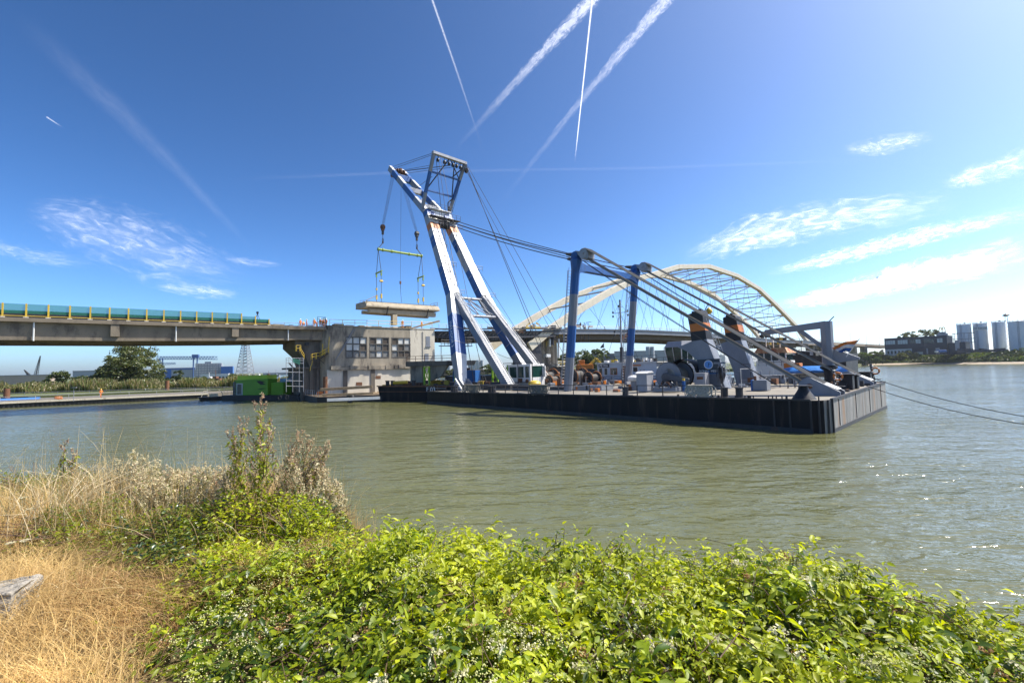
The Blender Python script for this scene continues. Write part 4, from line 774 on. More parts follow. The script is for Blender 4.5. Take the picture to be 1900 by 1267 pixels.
for s in (-1, 1):
    vv = 12.5+s*5.3; b.cyl(bw(84.9, vv, 25.3), bw(82.1, vv, 25.4), .17, 10, 0)
    for u in (84.6, 82.4):
        b.box(bw(u, vv, 24.4), .25, .25, .7, X=nU, mi=0); b.box(bw(u, vv, 23.0 if u < 83 else 21.5), .3, .3, .5, X=nU, mi=1); b.box(bw(u, vv, 19.4), .3, .3, 1.0, X=nU, mi=1)
    b.cyl(bw(82.4, vv-.35, 23.2), bw(82.4, vv+.35, 23.2), .22, 10, 1)
b.build('chain_hoist', [m_green, m_yel], SP)
# ---------------------------------------------------------------- barge F 03
FB = thing('work_barge', V3((-12, 90, 0)), 'low black work barge lettered F 03 moored between the pier and the crane', 'barge')
q0, q1 = onz(701, 743.5), onz(800, 744.5); ax = (q1-q0).normalized(); ay = Z.cross(ax); fp = lambda a, c, z: q0+ax*a+ay*c+Z*z
b = MB(); b.hexa([fp(.8, 0, -1), fp(30, 0, -1), fp(30, 13, -1), fp(.8, 13, -1)], [fp(0, 0, 2.55), fp(30, 0, 2.4), fp(30, 13, 2.4), fp(0, 13, 2.55)]); HB = b.build('hull', m_hull, FB)
b = MB(); b.beam(fp(-.1, -.05, 2.55), fp(30, -.05, 2.4), .25, .2); b.beam(fp(0, -.08, 1.6), fp(12, -.08, 1.6), .12, .1); b.build('rubbing_strip', m_rust, HB)
for a in (1.5, 2.6, 7.0): b = MB(); b.cyl(fp(a, .8, 2.5), fp(a, .8, 3.5), .33, 12); b.cyl(fp(a, .8, 3.35), fp(a, .8, 3.5), .42, 12); b.build('bollard', m_dark, FB)
text('lettering', 'F 03', 1.05, fp(11.0, -.06, 1.95), ax, Z, m_sign_w, FB, .01)
b = MB()
for i in range(60): b.box(fp(rr.uniform(.5, 28), rr.uniform(.6, 12), 2.5), rr.uniform(.3, 2.2), rr.uniform(.3, 1.0), rr.uniform(.1, .8), X=ax, mi=rr.choice([0, 0, 1, 2, 3]))
b.tube([fp(3, .6, 3.1), fp(5.8, .6, 3.2)], .3, 8, 2); b.build('deck_clutter', [m_dark, m_rust, m_yel, m_timber], FB, bevel=.02)
BS = thing('bridge_slab', fp(9, 5, 2.6), 'cut deck section laid on lime green trestles on the black work barge', 'bridge slab')
b = MB(); b.hexa([fp(3.8, 3, 5.9), fp(15, 3, 5.9), fp(15, 8, 5.9), fp(3.8, 8, 5.9)], [fp(3.8, 3, 6.8), fp(15.5, 3, 6.7), fp(15.5, 8, 6.7), fp(3.8, 8, 6.8)]); b.build('deck_plate', m_concd, BS)
b = MB(); b.hexa([fp(4.5, 3.4, 5.9), fp(7, 3.4, 5.9), fp(7, 4, 5.9), fp(4.5, 4, 5.9)], [fp(4.5, 3.4, 3.0), fp(7, 3.4, 3.0), fp(7, 4, 3.0), fp(4.5, 4, 3.0)]); b.prism([fp(8.5, 3.4, 5.9), fp(12.2, 3.4, 5.9), fp(10.8, 3.4, 4.0), fp(8.5, 3.4, 3.2)], ay*.6); b.build('girder', m_conc, BS)
b = MB(); b.rail([fp(4, 3.1, 6.8), fp(15, 3.1, 6.75)], .9, 2, .05, (.5,)); b.build('railing', m_rust, BS)
GT = 'lime green trestles'
tr = []
for a, c in ((8.0, 2.6), (13.2, 4.2), (20, 5), (22, 7)):
    b = MB(); b.box(fp(a, c, 2.6), .25, .25, 3.2, X=ax); b.box(fp(a+1.0, c, 2.6), .25, .25, 3.2, X=ax); b.beam(fp(a, c, 3), fp(a+1, c, 5.6), .12, .12); b.beam(fp(a+1, c, 3), fp(a, c, 5.6), .12, .12); b.beam(fp(a-.1, c, 5.7), fp(a+1.1, c, 5.7), .3, .2)
    tag(b.build('trestle', m_ygrn), dict(zip((8., 13.2, 20, 22), ('lime green trestle under the laid deck section, nearest the pier', 'lime green trestle under the right end of the laid section', 'lime green trestle seen just right of the near boom foot', 'lime green trestle in front of the nearer back strut')))[a], 'trestle', GT)
b = MB(); p = fp(14.5, 6, 2.6); b.box(p, 4.5, 2, 2.4, X=ax); tag(b.build('container', m_blue, bevel=.05), 'blue container on the work barge behind the near boom foot', 'container')
# ---------------------------------------------------------------- people
def make_person(pose, name='person'):
    P = dict(pelvis=(0, 0, .95), waist=(0, 0, 1.12), chest=(0, 0, 1.36), neck=(0, 0, 1.50), head=(0, .01, 1.62), top=(0, .01, 1.74))
    J = {}
    for s, n_ in ((-1, 'l'), (1, 'r')):
        J[n_+'sh'] = (s*.19, 0, 1.42); J[n_+'hip'] = (s*.10, 0, .90)
        if pose == 'walk': J[n_+'el'] = (s*.25, -s*.12, 1.16); J[n_+'wr'] = (s*.25, -s*.05+.1, .94); J[n_+'kn'] = (s*.11, s*.16, .50); J[n_+'an'] = (s*.12, s*.16-.08*(s < 0), .09); J[n_+'to'] = (s*.13, s*.16+.16, .03)
        elif pose == 'arm' and s > 0: J[n_+'el'] = (.42, .1, 1.36); J[n_+'wr'] = (.64, .18, 1.40)
        elif pose == 'bend': J[n_+'el'] = (s*.22, .48, .95); J[n_+'wr'] = (s*.16, .55, .72)
        else: J[n_+'el'] = (s*.26, -.02, 1.15); J[n_+'wr'] = (s*.24, .10, .93)
        if pose != 'walk': J[n_+'kn'] = (s*.12, .03, .50); J[n_+'an'] = (s*.13, 0, .09); J[n_+'to'] = (s*.15, .16, .03)
        w_ = V3(J[n_+'wr']); J[n_+'ha'] = tuple(w_ + (w_-V3(J[n_+'el'])).normalized()*.13)
    if pose == 'bend':
        P['waist'] = (0, .08, 1.08); P['chest'] = (0, .26, 1.2); P['neck'] = (0, .38, 1.26); P['head'] = (0, .47, 1.31); P['top'] = (0, .56, 1.36)
        for n_, s in (('l', -1), ('r', 1)): J[n_+'sh'] = (s*.19, .3, 1.2)
    ks = list(P)+list(J); pos = {**P, **J}; idx = {k: i for i, k in enumerate(ks)}
    R = dict(pelvis=.15, waist=.135, chest=.165, neck=.06, head=.095, top=.075); RJ = dict(sh=.075, el=.055, wr=.042, ha=.045, hip=.105, kn=.07, an=.055, to=.05)
    ed = [('pelvis', 'waist'), ('waist', 'chest'), ('chest', 'neck'), ('neck', 'head'), ('head', 'top')]
    for n_ in 'lr': ed += [('chest', n_+'sh'), (n_+'sh', n_+'el'), (n_+'el', n_+'wr'), (n_+'wr', n_+'ha'), ('pelvis', n_+'hip'), (n_+'hip', n_+'kn'), (n_+'kn', n_+'an'), (n_+'an', n_+'to')]
    me = bpy.data.meshes.new('tmp'); me.from_pydata([pos[k] for k in ks], [(idx[a], idx[b_]) for a, b_ in ed], []); ob = bpy.data.objects.new('tmp', me); COL.objects.link(ob)
    sk_ = ob.modifiers.new('skin', 'SKIN'); ob.modifiers.new('sub', 'SUBSURF').levels = 1
    for i, k in enumerate(ks):
        r = R[k] if k in R else RJ[k[1:]]; me.skin_vertices[0].data[i].radius = (r, r*.85)
    me.skin_vertices[0].data[0].use_root = True
    dg = bpy.context.evaluated_depsgraph_get(); dg.update(); m2 = bpy.data.meshes.new_from_object(ob.evaluated_get(dg)); bpy.data.objects.remove(ob)
    m2.materials.clear()
    for m in (m_hivis, m_skin, m_dark): m2.materials.append(m)
    hd = V3(pos['head']); hs = [V3(J['lha']), V3(J['rha'])]
    for f in m2.polygons:
        c = f.center; f.material_index = 1 if (c-hd).length < .17 or min((c-h).length for h in hs) < .09 else (2 if c.z < .1 else 0); f.use_smooth = True
    o = bpy.data.objects.new(name, m2); COL.objects.link(o)
    b = MB(); t = V3(pos['head']).lerp(V3(pos['top']), .55); b.lathe(t-Z*.02, [(.155, 0), (.135, .02), (.125, .08), (.08, .14), (.0, .165)], 12); h = b.build('helmet', m_helm, o, smooth=True)
    return o, h
PG = 'workers in orange clothing'
protos = {p: make_person(p) for p in ('stand', 'arm', 'walk', 'bend')}; used_p = set()
def person(pose, loc, rz, label, yellow=False, sc=1.0):
    o, h = protos[pose]
    if pose in used_p: o2 = o.copy(); COL.objects.link(o2); h2 = h.copy(); COL.objects.link(h2); h2.parent = o2; o, h = o2, h2
    used_p.add(pose); o.location = loc; o.rotation_euler = (0, 0, rz); o.scale = (sc,)*3; tag(o, label, 'person', PG)
    if yellow: h.data = h.data.copy(); h.data.materials.clear(); h.data.materials.append(m_helmy)
# ================================================================== FAST FOLIAGE MESHES
def fastmesh(name, vs, fs, mats, mi=None, parent=None, smooth=False):
    vs = np.asarray(vs, dtype=np.float32).reshape(-1, 3); fs = np.asarray(fs, dtype=np.int32); k = fs.shape[1]; me = bpy.data.meshes.new(name)
    if parent is not None: off = gloc(parent)
    else: off = V3((float(vs[:, 0].mean()), float(vs[:, 1].mean()), float(vs[:, 2].min())))
    vs = vs - np.array(off, dtype=np.float32)
    me.vertices.add(len(vs)); me.vertices.foreach_set('co', vs.ravel()); me.loops.add(fs.size); me.loops.foreach_set('vertex_index', fs.ravel())
    me.polygons.add(len(fs)); me.polygons.foreach_set('loop_start', np.arange(0, fs.size, k, dtype=np.int32))
    for m in mats: me.materials.append(m)
    if mi is not None: me.polygons.foreach_set('material_index', np.asarray(mi, dtype=np.int32))
    me.update(calc_edges=True)
    if smooth: me.polygons.foreach_set('use_smooth', np.ones(len(fs), dtype=bool))
    o = bpy.data.objects.new(name, me); COL.objects.link(o)
    if parent is not None: o.parent = parent
    else: o.location = off
    return o
def unit(a): return a/np.maximum(1e-6, np.linalg.norm(a, axis=-1, keepdims=True))
def quads(P, size, rg, up=.0, asp=.6):
    """leaf-sized quads with random facing"""
    n = len(P); a = unit(rg.normal(size=(n, 3))); nn = rg.normal(size=(n, 3)); nn[:, 2] += up; b_ = unit(np.cross(a, nn)); s = (size*rg.uniform(.6, 1.35, n))[:, None]
    v = np.stack([P-a*s, P+b_*s*asp, P+a*s, P-b_*s*asp], 1).reshape(-1, 3); f = np.arange(4*n).reshape(-1, 4); return v, f
m_fa = leafmat('foliage_mid', (.055, .085, .022), .3, .04, .5, noise=.5); m_fb = leafmat('foliage_light', (.11, .145, .035), .3, .04, .5, noise=.5); m_fc = leafmat('foliage_dark', (.028, .05, .016), .3, .03, .5, noise=.5)
m_fy = leafmat('foliage_olive', (.15, .16, .05), .3, .04, .5, noise=.6); m_fg = leafmat('foliage_bright', (.10, .17, .025), .35, .04, .5, noise=.6); m_bark = mat('bark', (.09, .065, .045), .9, var=.4, scale=3)
def tree(name, label, base, blobs, n, leaf, mats, trunk=.3, cat='tree', group=None, seed=0):
    """blobs: (dx, dy, z, rx, rz) ellipsoids relative to base; leaf clumps over each"""
    rg = np.random.default_rng(seed); base = V3(base); T = thing(name, base, label, cat, group); B = np.array(base); P = []; tot = sum(b[3]*b[4] for b in blobs)
    for dx, dy, z, rx, rz in blobs:
        k = max(40, int(n*rx*rz/tot)); nc = max(5, int(k/90)); d = unit(rg.normal(size=(nc, 3))); r = rg.uniform(.45, 1., (nc, 1))**.5; c = d*r*np.array([rx, rx, rz])*.86
        who = rg.integers(0, nc, k); cr = rx*rg.uniform(.2, .36, nc)[who][:, None]; d2 = unit(rg.normal(size=(k, 3))); d2[:, 2] = np.abs(d2[:, 2])*1.0-.25
        P.append(c[who]+d2*cr*rg.uniform(.5, 1.05, (k, 1))+B+np.array([dx, dy, z]))
    P = np.concatenate(P); P = P[P[:, 2] > B[2]+.05]; v, f = quads(P, leaf, rg, .6); mi = rg.integers(0, len(mats), len(f))
    fastmesh('crown', v, f, mats, mi, T)
    b = MB(); zt = max(z+rz*.5 for dx, dy, z, rx, rz in blobs); b.tube([base-Z*.5, base+Z*zt*.35+V3((.02*zt, 0, 0)), base+Z*zt*.8], trunk, 7, 0, trunk*.35)
    for dx, dy, z, rx, rz in blobs: q = base+V3((dx, dy, z)); b.tube([base+Z*zt*.25, base.lerp(q, .6)+Z*zt*.1, q+Z*rz*.3], trunk*.5, 5, 0, trunk*.12)
    b.build('trunk', m_bark, T); return T
# ================================================================== BRIDGE
def zd(t): return float(np.interp(t, [-90, -38, 0, 27, 74, 98, 124, 150, 180, 217, 330, 420], [13.5, 13.75, 13.75, 14.2, 15.7, 16.2, 16.2, 15.7, 14.9, 14.7, 13.8, 11.5]))
def tw(b, prof, ts, mi=0):    # sweep a (w, z) outline, z may be relative to deck via function
    rings = [[brw(t, w, z) for w, z in prof(t)] for t in ts]; n = len(rings[0])
    for i in range(len(ts)-1): b.hexa(rings[i], rings[i+1], mi)
    return b
LS = thing('bridge_span', brw(-30, 8, 10), 'brown concrete bridge span coming in from the left edge', 'bridge')
m_bridge = mat('weathered_bridge_concrete', (.22, .18, .13), .85, var=.22, scale=.4, dirt=(.11, .09, .07), damt=.45, dscale=.5, streak=.5, bump=.2)
tsl = [-80, -60, -45, -38, -26, -12, 0, 4.4]; zb = lambda t: float(np.interp(t, [-90, -38, -26, -12, 0, 5], [10.3, 10.7, 10.75, 11.0, 11.35, 11.4]))
b = MB(); tw(b, lambda t: [(0, zd(t)-.55), (17, zd(t)-.55), (17, zd(t)), (0, zd(t))], tsl); b.build('deck_slab', m_bridge, LS)
for k, w0 in enumerate((.7, 5.8, 11, 15.8)): b = MB(); tw(b, lambda t: [(w0, zb(t)), (w0+.8, zb(t)), (w0+.8, zd(t)-.56), (w0, zd(t)-.56)], tsl); tw(b, lambda t: [(w0-.12, zb(t)-.05), (w0+.92, zb(t)-.05), (w0+.92, zb(t)+.4), (w0-.12, zb(t)+.4)], tsl); b.build('girder', m_bridge, LS)
for x in (213, 437, 60-150): b = MB(); t = brt(x, 620); b.prism([brw(t-.5, .1, zb(t)+.6), brw(t+.5, .1, zb(t)+.6), brw(t+.5, .1, zd(t)-.57), brw(t-.5, .1, zd(t)-.57)], BN*.6); b.build('stiffener', m_bridge, LS)
for x in (61, 326.5, 535.5): b = MB(); t = brt(x, 620); b.tube([brw(t, .35, zb(t)-.15), brw(t, .35, zd(t)-.6)], .1, 8); b.build('drain_pipe', m_white, LS)
# debris fence
def net_mat():
    m = bpy.data.materials.new('green_netting'); m.use_nodes = True; nt = m.node_tree; N = nt.nodes; L = nt.links; p = N['Principled BSDF']; p.inputs['Base Color'].default_value = (.06, .29, .21, 1); p.inputs['Roughness'].default_value = .7
    tr = N.new('ShaderNodeBsdfTransparent'); tl = N.new('ShaderNodeBsdfTranslucent'); tl.inputs[0].default_value = (.12, .48, .35, 1); a = N.new('ShaderNodeMixShader'); a.inputs[0].default_value = .5; L.new(p.outputs[0], a.inputs[1]); L.new(tl.outputs[0], a.inputs[2])
    x = N.new('ShaderNodeMixShader'); x.inputs[0].default_value = .30; L.new(a.outputs[0], x.inputs[1]); L.new(tr.outputs[0], x.inputs[2]); L.new(x.outputs[0], N['Material Output'].inputs[0]); return m
m_net = net_mat(); m_dgreen = mat('dark_green_sheet', (.006, .09, .055), .6, var=.4, scale=2)
ft = [brt(x, 590) for x in (3.3, 47.5, 89, 129, 167, 203, 238, 272, 304, 335, 365, 394, 421.7, 448.6, 474.3, 499.7)]; dt = ft[1]-ft[0]; ft = [ft[0]-dt*k for k in (8, 7, 6, 5, 4, 3, 2, 1)]+ft
def fence(w, label, sgn):
    F = thing('debris_fence', brw(ft[12], w, zd(ft[12])), label, 'fence', 'green netting fences on the bridge'); n = len(ft)
    for i, t in enumerate(ft):
        hh = 2.0 if i < n-2 else 1.65 if i < n-1 else 1.2
        b = MB(); b.box(brw(t, w-.1*sgn, zd(t)), .17, .12, hh, X=BD, mi=0); b.box(brw(t, w-.1*sgn, zd(t)+.003), .5, .3, .12, X=BD, mi=1); b.build('post', [m_yel, m_concl], F)
        if i < n-1:
            h2 = 1.95 if i < n-3 else 1.5 if i < n-2 else 1.15; b = MB(); t2 = ft[i+1]
            b.add([brw(t, w, zd(t)+.55), brw(t2, w, zd(t2)+.55), brw(t2, w, zd(t2)+h2), brw(t, w, zd(t)+h2)], [(0, 1, 2, 3)]); b.build('net_panel', m_net, F, norm=False)
    b = MB(); tw(b, lambda t: [(w, zd(t)+.02), (w+.05, zd(t)+.02), (w+.05, zd(t)+.6), (w, zd(t)+.6)], [ft[0], -38, -20, -12, ft[-1]]); b.build('base_board', m_dark, F)
    b = MB(); tw(b, lambda t: [(w+.3*sgn, zd(t)+.5), (w+.34*sgn, zd(t)+.5), (w+.34*sgn, zd(t)+1.05), (w+.3*sgn, zd(t)+1.05)], [ft[0], -38, -20, -12, ft[-1]]); b.build('inner_sheet', m_dgreen, F)
    b = MB(); b.tube([brw(ft[0], w-.12*sgn, zd(-50)+.25), brw(-38, w-.12*sgn, zd(-38)+.25), brw(ft[-1], w-.12*sgn, zd(-5)+.25)], .04, 5); b.build('rail', m_yel, F)
fence(.25, 'green netting fence with yellow posts along the near edge of the bridge', 1)
fence(16.7, 'green netting fence seen through the nearer one across the deck', -1)
b = MB(); rr = random.Random(9)
for i in range(34): t = rr.uniform(-5, 4.2); b.box(brw(t, rr.uniform(.1, 4), zd(t)+.01), rr.uniform(.3, 2.2), rr.uniform(.2, .8), rr.uniform(.08, .4), X=BD, mi=rr.choice([0, 0, 1, 2, 2]))
tag(b.build('rubble', [m_conc, m_timber, m_grey]), 'broken concrete and planks at the cut end of the bridge deck', 'rubble', None, 'stuff')
b = MB(); b.rail([brw(-5.2, .15, 13.8), brw(4.2, .15, 13.85)], .55, 2.3, .05, (), 0); b.rail([brw(2.8, .2, 13.8), brw(4.3, .2, 13.8), brw(4.3, 3, 13.8)], 1.9, 1.5, .05, (.5, .8), 1); tag(b.build('guard_rail', [m_lgrey, m_dgreen]), 'grey guard rail and scaffold at the cut deck end', 'railing')
# tripod lamp on the fence end
b = MB(); c = brw(brt(482, 585), 3, 13.8)
for k in range(3): b.tube([c+V3((math.cos(k*2.1), math.sin(k*2.1), 0))*.8, c+Z*2.4], .04, 5)
b.box(c+Z*2.3, .3, .3, .4); tag(b.build('survey_tripod', m_dark), 'small dark tripod standing behind the end of the green fence', 'tripod')
# ---- pier house
PH = thing('pier_house', brw(16, 6, 0), 'grimy concrete pier house with three banks of square windows', 'building')
b = MB(); f = lambda t0, t1, w0, w1, z0, z1, mi=0: b.hexa([brw(t0, w0, z0), brw(t1, w0, z0), brw(t1, w1, z0), brw(t0, w1, z0)], [brw(t0, w0, z1), brw(t1, w0, z1), brw(t1, w1, z1), brw(t0, w1, z1)], mi)
wz0, wz1 = 7.95, 12.0; ban = [(brt(642, 640), brt(680.5, 640)), (brt(686, 640), brt(721.5, 640)), (brt(727, 640), brt(761, 640))]
f(4.6, 27.0, .35, 14, 6.2, 14.0); f(4.6, ban[0][0], .0, .36, 6.2, 14.0); f(ban[0][1], ban[1][0], .0, .36, wz0, wz1); f(ban[1][1], ban[2][0], .0, .36, wz0, wz1)
f(ban[0][0], ban[2][1], .0, .36, 6.2, wz0); f(ban[0][0], ban[2][1], .0, .36, wz1, 14.0); f(4.4, 21.9, -.12, 14.2, 14.0, 14.15)
WL = b.build('wall', m_conc, PH)
b = MB(); f(ban[2][1], 27.05, -.02, .4, 6.2, 14.0); f(21.9, 27.15, -.1, 14.2, 14.0, 14.15); WR = b.build('end_wall', m_concl, PH, label='pale painted right end wall')
b = MB(); b.tube([brw(5.2, 1.5, .2), brw(5.2, 1.5, 13.4)], 1.65, 16); f(5.6, 7.0, -.1, 1, 6.2, 13.9); b.build('rounded_corner', m_conc, PH)
b = MB(); rr = random.Random(2); ts = np.linspace(5, 27.4, 26)
for a, c in zip(ts, ts[1:]): k = rr.uniform(-.25, .25); f(a, c, -.75-k*.8, 13, 5.55+k*.4, 6.25+k*.5)
b.build('broken_ledge', m_conc, PH)
b = MB(); f(4.4, 27.3, -.35, 14, 0, 5.6); BS_ = b.build('base_wall', m_concl, PH)
for x in (639.5, 690.5): b = MB(); t = brt(x, 700); f(t-.4, t+.4, -.5, -.3, .5, 5.55); b.build('pilaster', m_concd, PH)
b = MB()
for x0, x1, y0, y1 in ((661, 672, 709, 715), (697, 706.5, 697, 702.5)):
    b = MB(); q = [brp(x, y, -.4) for x, y in ((x0, y0), (x1, y0), (x1, y1), (x0, y1))]; b.prism(q, BN*.1); b.build('vent', m_rust, BS_)
m_board = mat('window_board', (.62, .62, .58), .6, dirt=(.35, .33, .3), damt=.15); m_gpane = mat('dirty_pane', (.20, .20, .19), .4, var=.4, scale=1.5); m_dpane = mat('brown_pane', (.09, .07, .05), .4, var=.3)
pat = ['WWWWWDGGG', 'DWDGGDGWG', 'DWWWDGGDD']
for (t0, t1), p in zip(ban, pat):
    b = MB(); 
    for i in range(4): t = t0+(t1-t0)*i/3; f(t-.09, t+.09, -.02, .3, wz0, wz1)
    for i in range(4): z = wz0+(wz1-wz0)*i/3; f(t0-.05, t1+.05, -.05, .3, z-.09, z+.09)
    o = b.build('window', mat('window_frame', (.12, .11, .095), .8), PH); b = MB()
    for i, c in enumerate(p): r_, k = divmod(i, 3); a = t0+(t1-t0)*k/3; z = wz1-(wz1-wz0)*(r_+1)/3; f(a+.12, a+(t1-t0)/3-.12, .10, .2, z+.12, z+(wz1-wz0)/3-.12, 'WGD'.index(c))
    b.build('pane', [m_board, m_gpane, m_dpane], o)
for x0, x1, y0, y1 in ((790, 797.5, 624, 642.5), (788, 795, 656, 675)):
    b = MB(); t0, t1 = brt(x0, y0), brt(x1, y0); z0, z1 = brp(x0, y1).z, brp(x0, y0).z; f(t0, t1, -.08, -.03, z0, z1); f(t0-.1, t1+.15, -.2, -.03, z0-.12, z0); b.build('shutter', m_grey, WR)
b = MB(); f(24.3, 25.6, -.5, -.03, 6.5, 6.6); b.rail([brw(23.5, -.6, 6.3), brw(26.8, -.6, 6.3)], 1, 1.2, .03); b.tube([brw(24.2, -.1, 7), brw(24.2, -.1, 13.5)], .05); b.tube([brw(9.5, -.1, 13.6), brw(6.0, -.1, 7.5)], .08); b.tube([brw(9.9, -.1, 13.6), brw(6.5, -.1, 8.2)], .05); b.build('pipework', m_grey, PH)
b = MB(); b.rail([brw(5, .2, 14.15), brw(26.6, .2, 14.5)], 1.15, 2.4, .05, (.5,), 0); b.build('roof_railing', m_yel, PH)
b = MB()
for i in range(16): t = rr.uniform(5, 25); f(t, t+rr.uniform(.5, 2.5), rr.uniform(.5, 3), rr.uniform(3, 4), 14.16, 14.2+rr.uniform(.1, .5), rr.randint(0, 1))
b.build('roof_debris', [m_timber, m_concl], PH); b = MB(); b.prism([brw(21.5, .6, 14.2), brw(28.5, .6, 16.2), brw(28.9, .6, 15.9), brw(22.5, .6, 14.2)], BN*1.5); b.build('tilted_plate', m_timber, PH)
# ---- left pier under the cut end
PL = thing('bridge_pier', brw(1, 7, 0), 'dark pier bracket under the cut end of the left span', 'bridge pier')
b = MB(); b.prism([brw(t, 1.6, z) for t, z in ((-.8, 11.3), (-.8, 10.2), (1.0, 8.4), (1.8, 6.2), (4.5, 6.2), (4.5, 11.3))], BN*13); f(-.9, 4.5, 1.2, 15, 5.9, 6.25); f(.3, 4.4, 1.7, 15, -.5, 5.9)
for t in (.8, 2.0, 3.2): f(t-.3, t+.3, 1.4, 1.75, 1, 5.9)
b.build('bracket', m_concd, PL, bevel=.05)
b = MB(); b.cyl(brw(1.2, 1.2, 10.6), brw(1.2, 4, 10.6), .35, 12); b.build('bearing', m_dark, PL)
ST_ = thing('access_stair', brw(2, -.5, 1), 'yellow railed steel stairs climbing the dark pier', 'stairs')
b = MB(); P_ = lambda x, y, w=-.2: brp(x, y, w)
for (a, c, e) in ((P_(549, 652), P_(557, 652), 0), (P_(578, 668), P_(594, 665), 0), (P_(594, 665), P_(609, 655), 0)): b.beam(a, c, 1.0, .1, mi=1); b.rail([a-BN*.45, c-BN*.45], 1.1, 1., .05, (.5,), 0); b.rail([a+BN*.45, c+BN*.45], 1.1, 1., .05, (.5,), 0)
b.tube([P_(598, 660), P_(599, 638)], .07, 6, 0); b.tube([P_(609, 655), P_(611, 625)], .07, 6, 0); b.beam(P_(556, 654), P_(564, 668), .8, .1, mi=1); b.rail([P_(556, 654), P_(564, 668)], 1.1, 1.2, .05, (.5,), 0)
for x, y in ((580, 668), (577, 678)): b.tube([P_(x, y), P_(x-2, y+10)], .07, 6, 0)
b.tube([P_(594, 668), P_(602, 675)], .06, 6, 1); b.build('flight', [m_yel, m_dark], ST_)
SC = thing('scaffold_stair', brw(-2, -1, 1.2), 'tall scaffold stair tower beside the dark pier', 'scaffold')
b = MB(); xs_ = (531, 543, 555, 563); top = 664; bot = 727
for w in (-1.6, .4):
    for x in xs_: b.tube([P_(x, bot, w), P_(x, top, w)], .05, 5)
    for y in (664, 668, 673, 690, 706, 716): b.tube([P_(531, y, w), P_(563, y+1, w)], .045, 5)
for y0, y1, s in ((673, 690, 1), (690, 706, 0), (706, 726, 1)):
    a, c = (P_(536, y0, -.6), P_(551, y1, -.6)) if s else (P_(551, y0, -.6), P_(536, y1, -.6)); b.beam(a, c, .8, .14, mi=1); b.rail([a, c], 1.0, 1.5, .03, (), 1)
b.build('tower', [m_lgrey, m_dark], SC); b = MB(); b.add([P_(543, 664, -1.65), P_(557, 668, -1.65), P_(557, 677, -1.65), P_(543, 672, -1.65)], [(0, 1, 2, 3)]); b.build('net_panel', m_net, SC, norm=False)
# work pontoon round the pier
PT = thing('work_pontoon', V3((-33, 85, 0)), 'dark work pontoon with planked deck at the foot of the pier house', 'pontoon')
q = [onz(522, 735), onz(588, 747.5), onz(712, 743.5), onz(735, 735), onz(600, 730)]
b = MB(); b.hexa([p-Z for p in q], [p+Z*1.0 for p in q]); HP = b.build('hull', m_black, PT, bevel=.05)
b = MB(); cen = sum(q, V3())/5; b.add([cen.lerp(p, .985)+Z*1.008 for p in q], [(0, 1, 2, 3, 4)]); b.build('deck', m_timber, PT, norm=False)
for x in (651, 560): b = MB(); c = onz(x, 747.2 if x > 600 else 742.5)-V3((0, .35, -.7)); b.torus(c, V3((0, 1, 0)), .55, .2, 18, 8); b.build('tyre_fender', m_dark, HP, smooth=True)
b = MB(); a = onz(607, 742, 1.2); c = onz(705, 738, 1.2); b.beam(a, c, .4, .4, mi=0); b.beam(a+BN*3+Z*.6, c+BN*3+Z*.6, .5, .3, mi=1); b.beam(a+BN*4+Z*1.4, c+BN*3.4+Z*1.6, .8, .4, mi=1)
for i in range(26): k = rr.random(); p = q[0].lerp(q[1], k)+V3((rr.uniform(.5, 3), rr.uniform(1, 4), 1.0)); b.box(p, rr.uniform(.3, 1.2), rr.uniform(.3, .8), rr.uniform(.1, .7), mi=rr.choice([0, 1, 2, 3]))
b.build('beams', [m_white, m_timber, m_rust, m_orange], PT)
b = MB(); b.rail([q[0].lerp(q[1], .1)+Z, q[0].lerp(q[1], .95)+Z], 1.1, 1.6, .035, (.5,)); b.rail([q[1].lerp(q[2], .02)+Z, q[1].lerp(q[2], .2)+Z], 1.1, 1.2, .035, (.5,)); b.build('railing', m_lgrey, PT)
GPI = 'rusty brown mooring piles'
def pile(x, y0, y1, Y, r, lab):
    a, c = aty(x, y1, Y), aty(x, y0, Y); c.x = a.x; b = MB(); b.cyl(a-Z*2, V3((a.x, a.y, c.z)), r, 14); tag(b.build('mooring_pile', m_rust, smooth=True), lab, 'pile', GPI)
pile(603.5, 699, 735, 80, .38, 'brown steel pile standing through the work pontoon'); pile(12, 721, 742, 96, .5, 'brown pile at the left edge in front of the reeds'); pile(310, 706, 726, 116, .45, 'brown pile beside the blue container on the quay'); pile(869, 682.5, 705, 84, .4, 'brown pile right of the near boom foot')
b = MB(); p = aty(536, 727, 96); p.z = 1.0; b.box(p, 4.0, 2.2, 2.2, mi=0)
for i in range(9): b.box(p+V3((-1.8+i*.45, -1.13, .1)), .12, .06, 2.0)
tag(b.build('container', m_blue), 'dark blue container standing behind the foot of the scaffold stair', 'container')
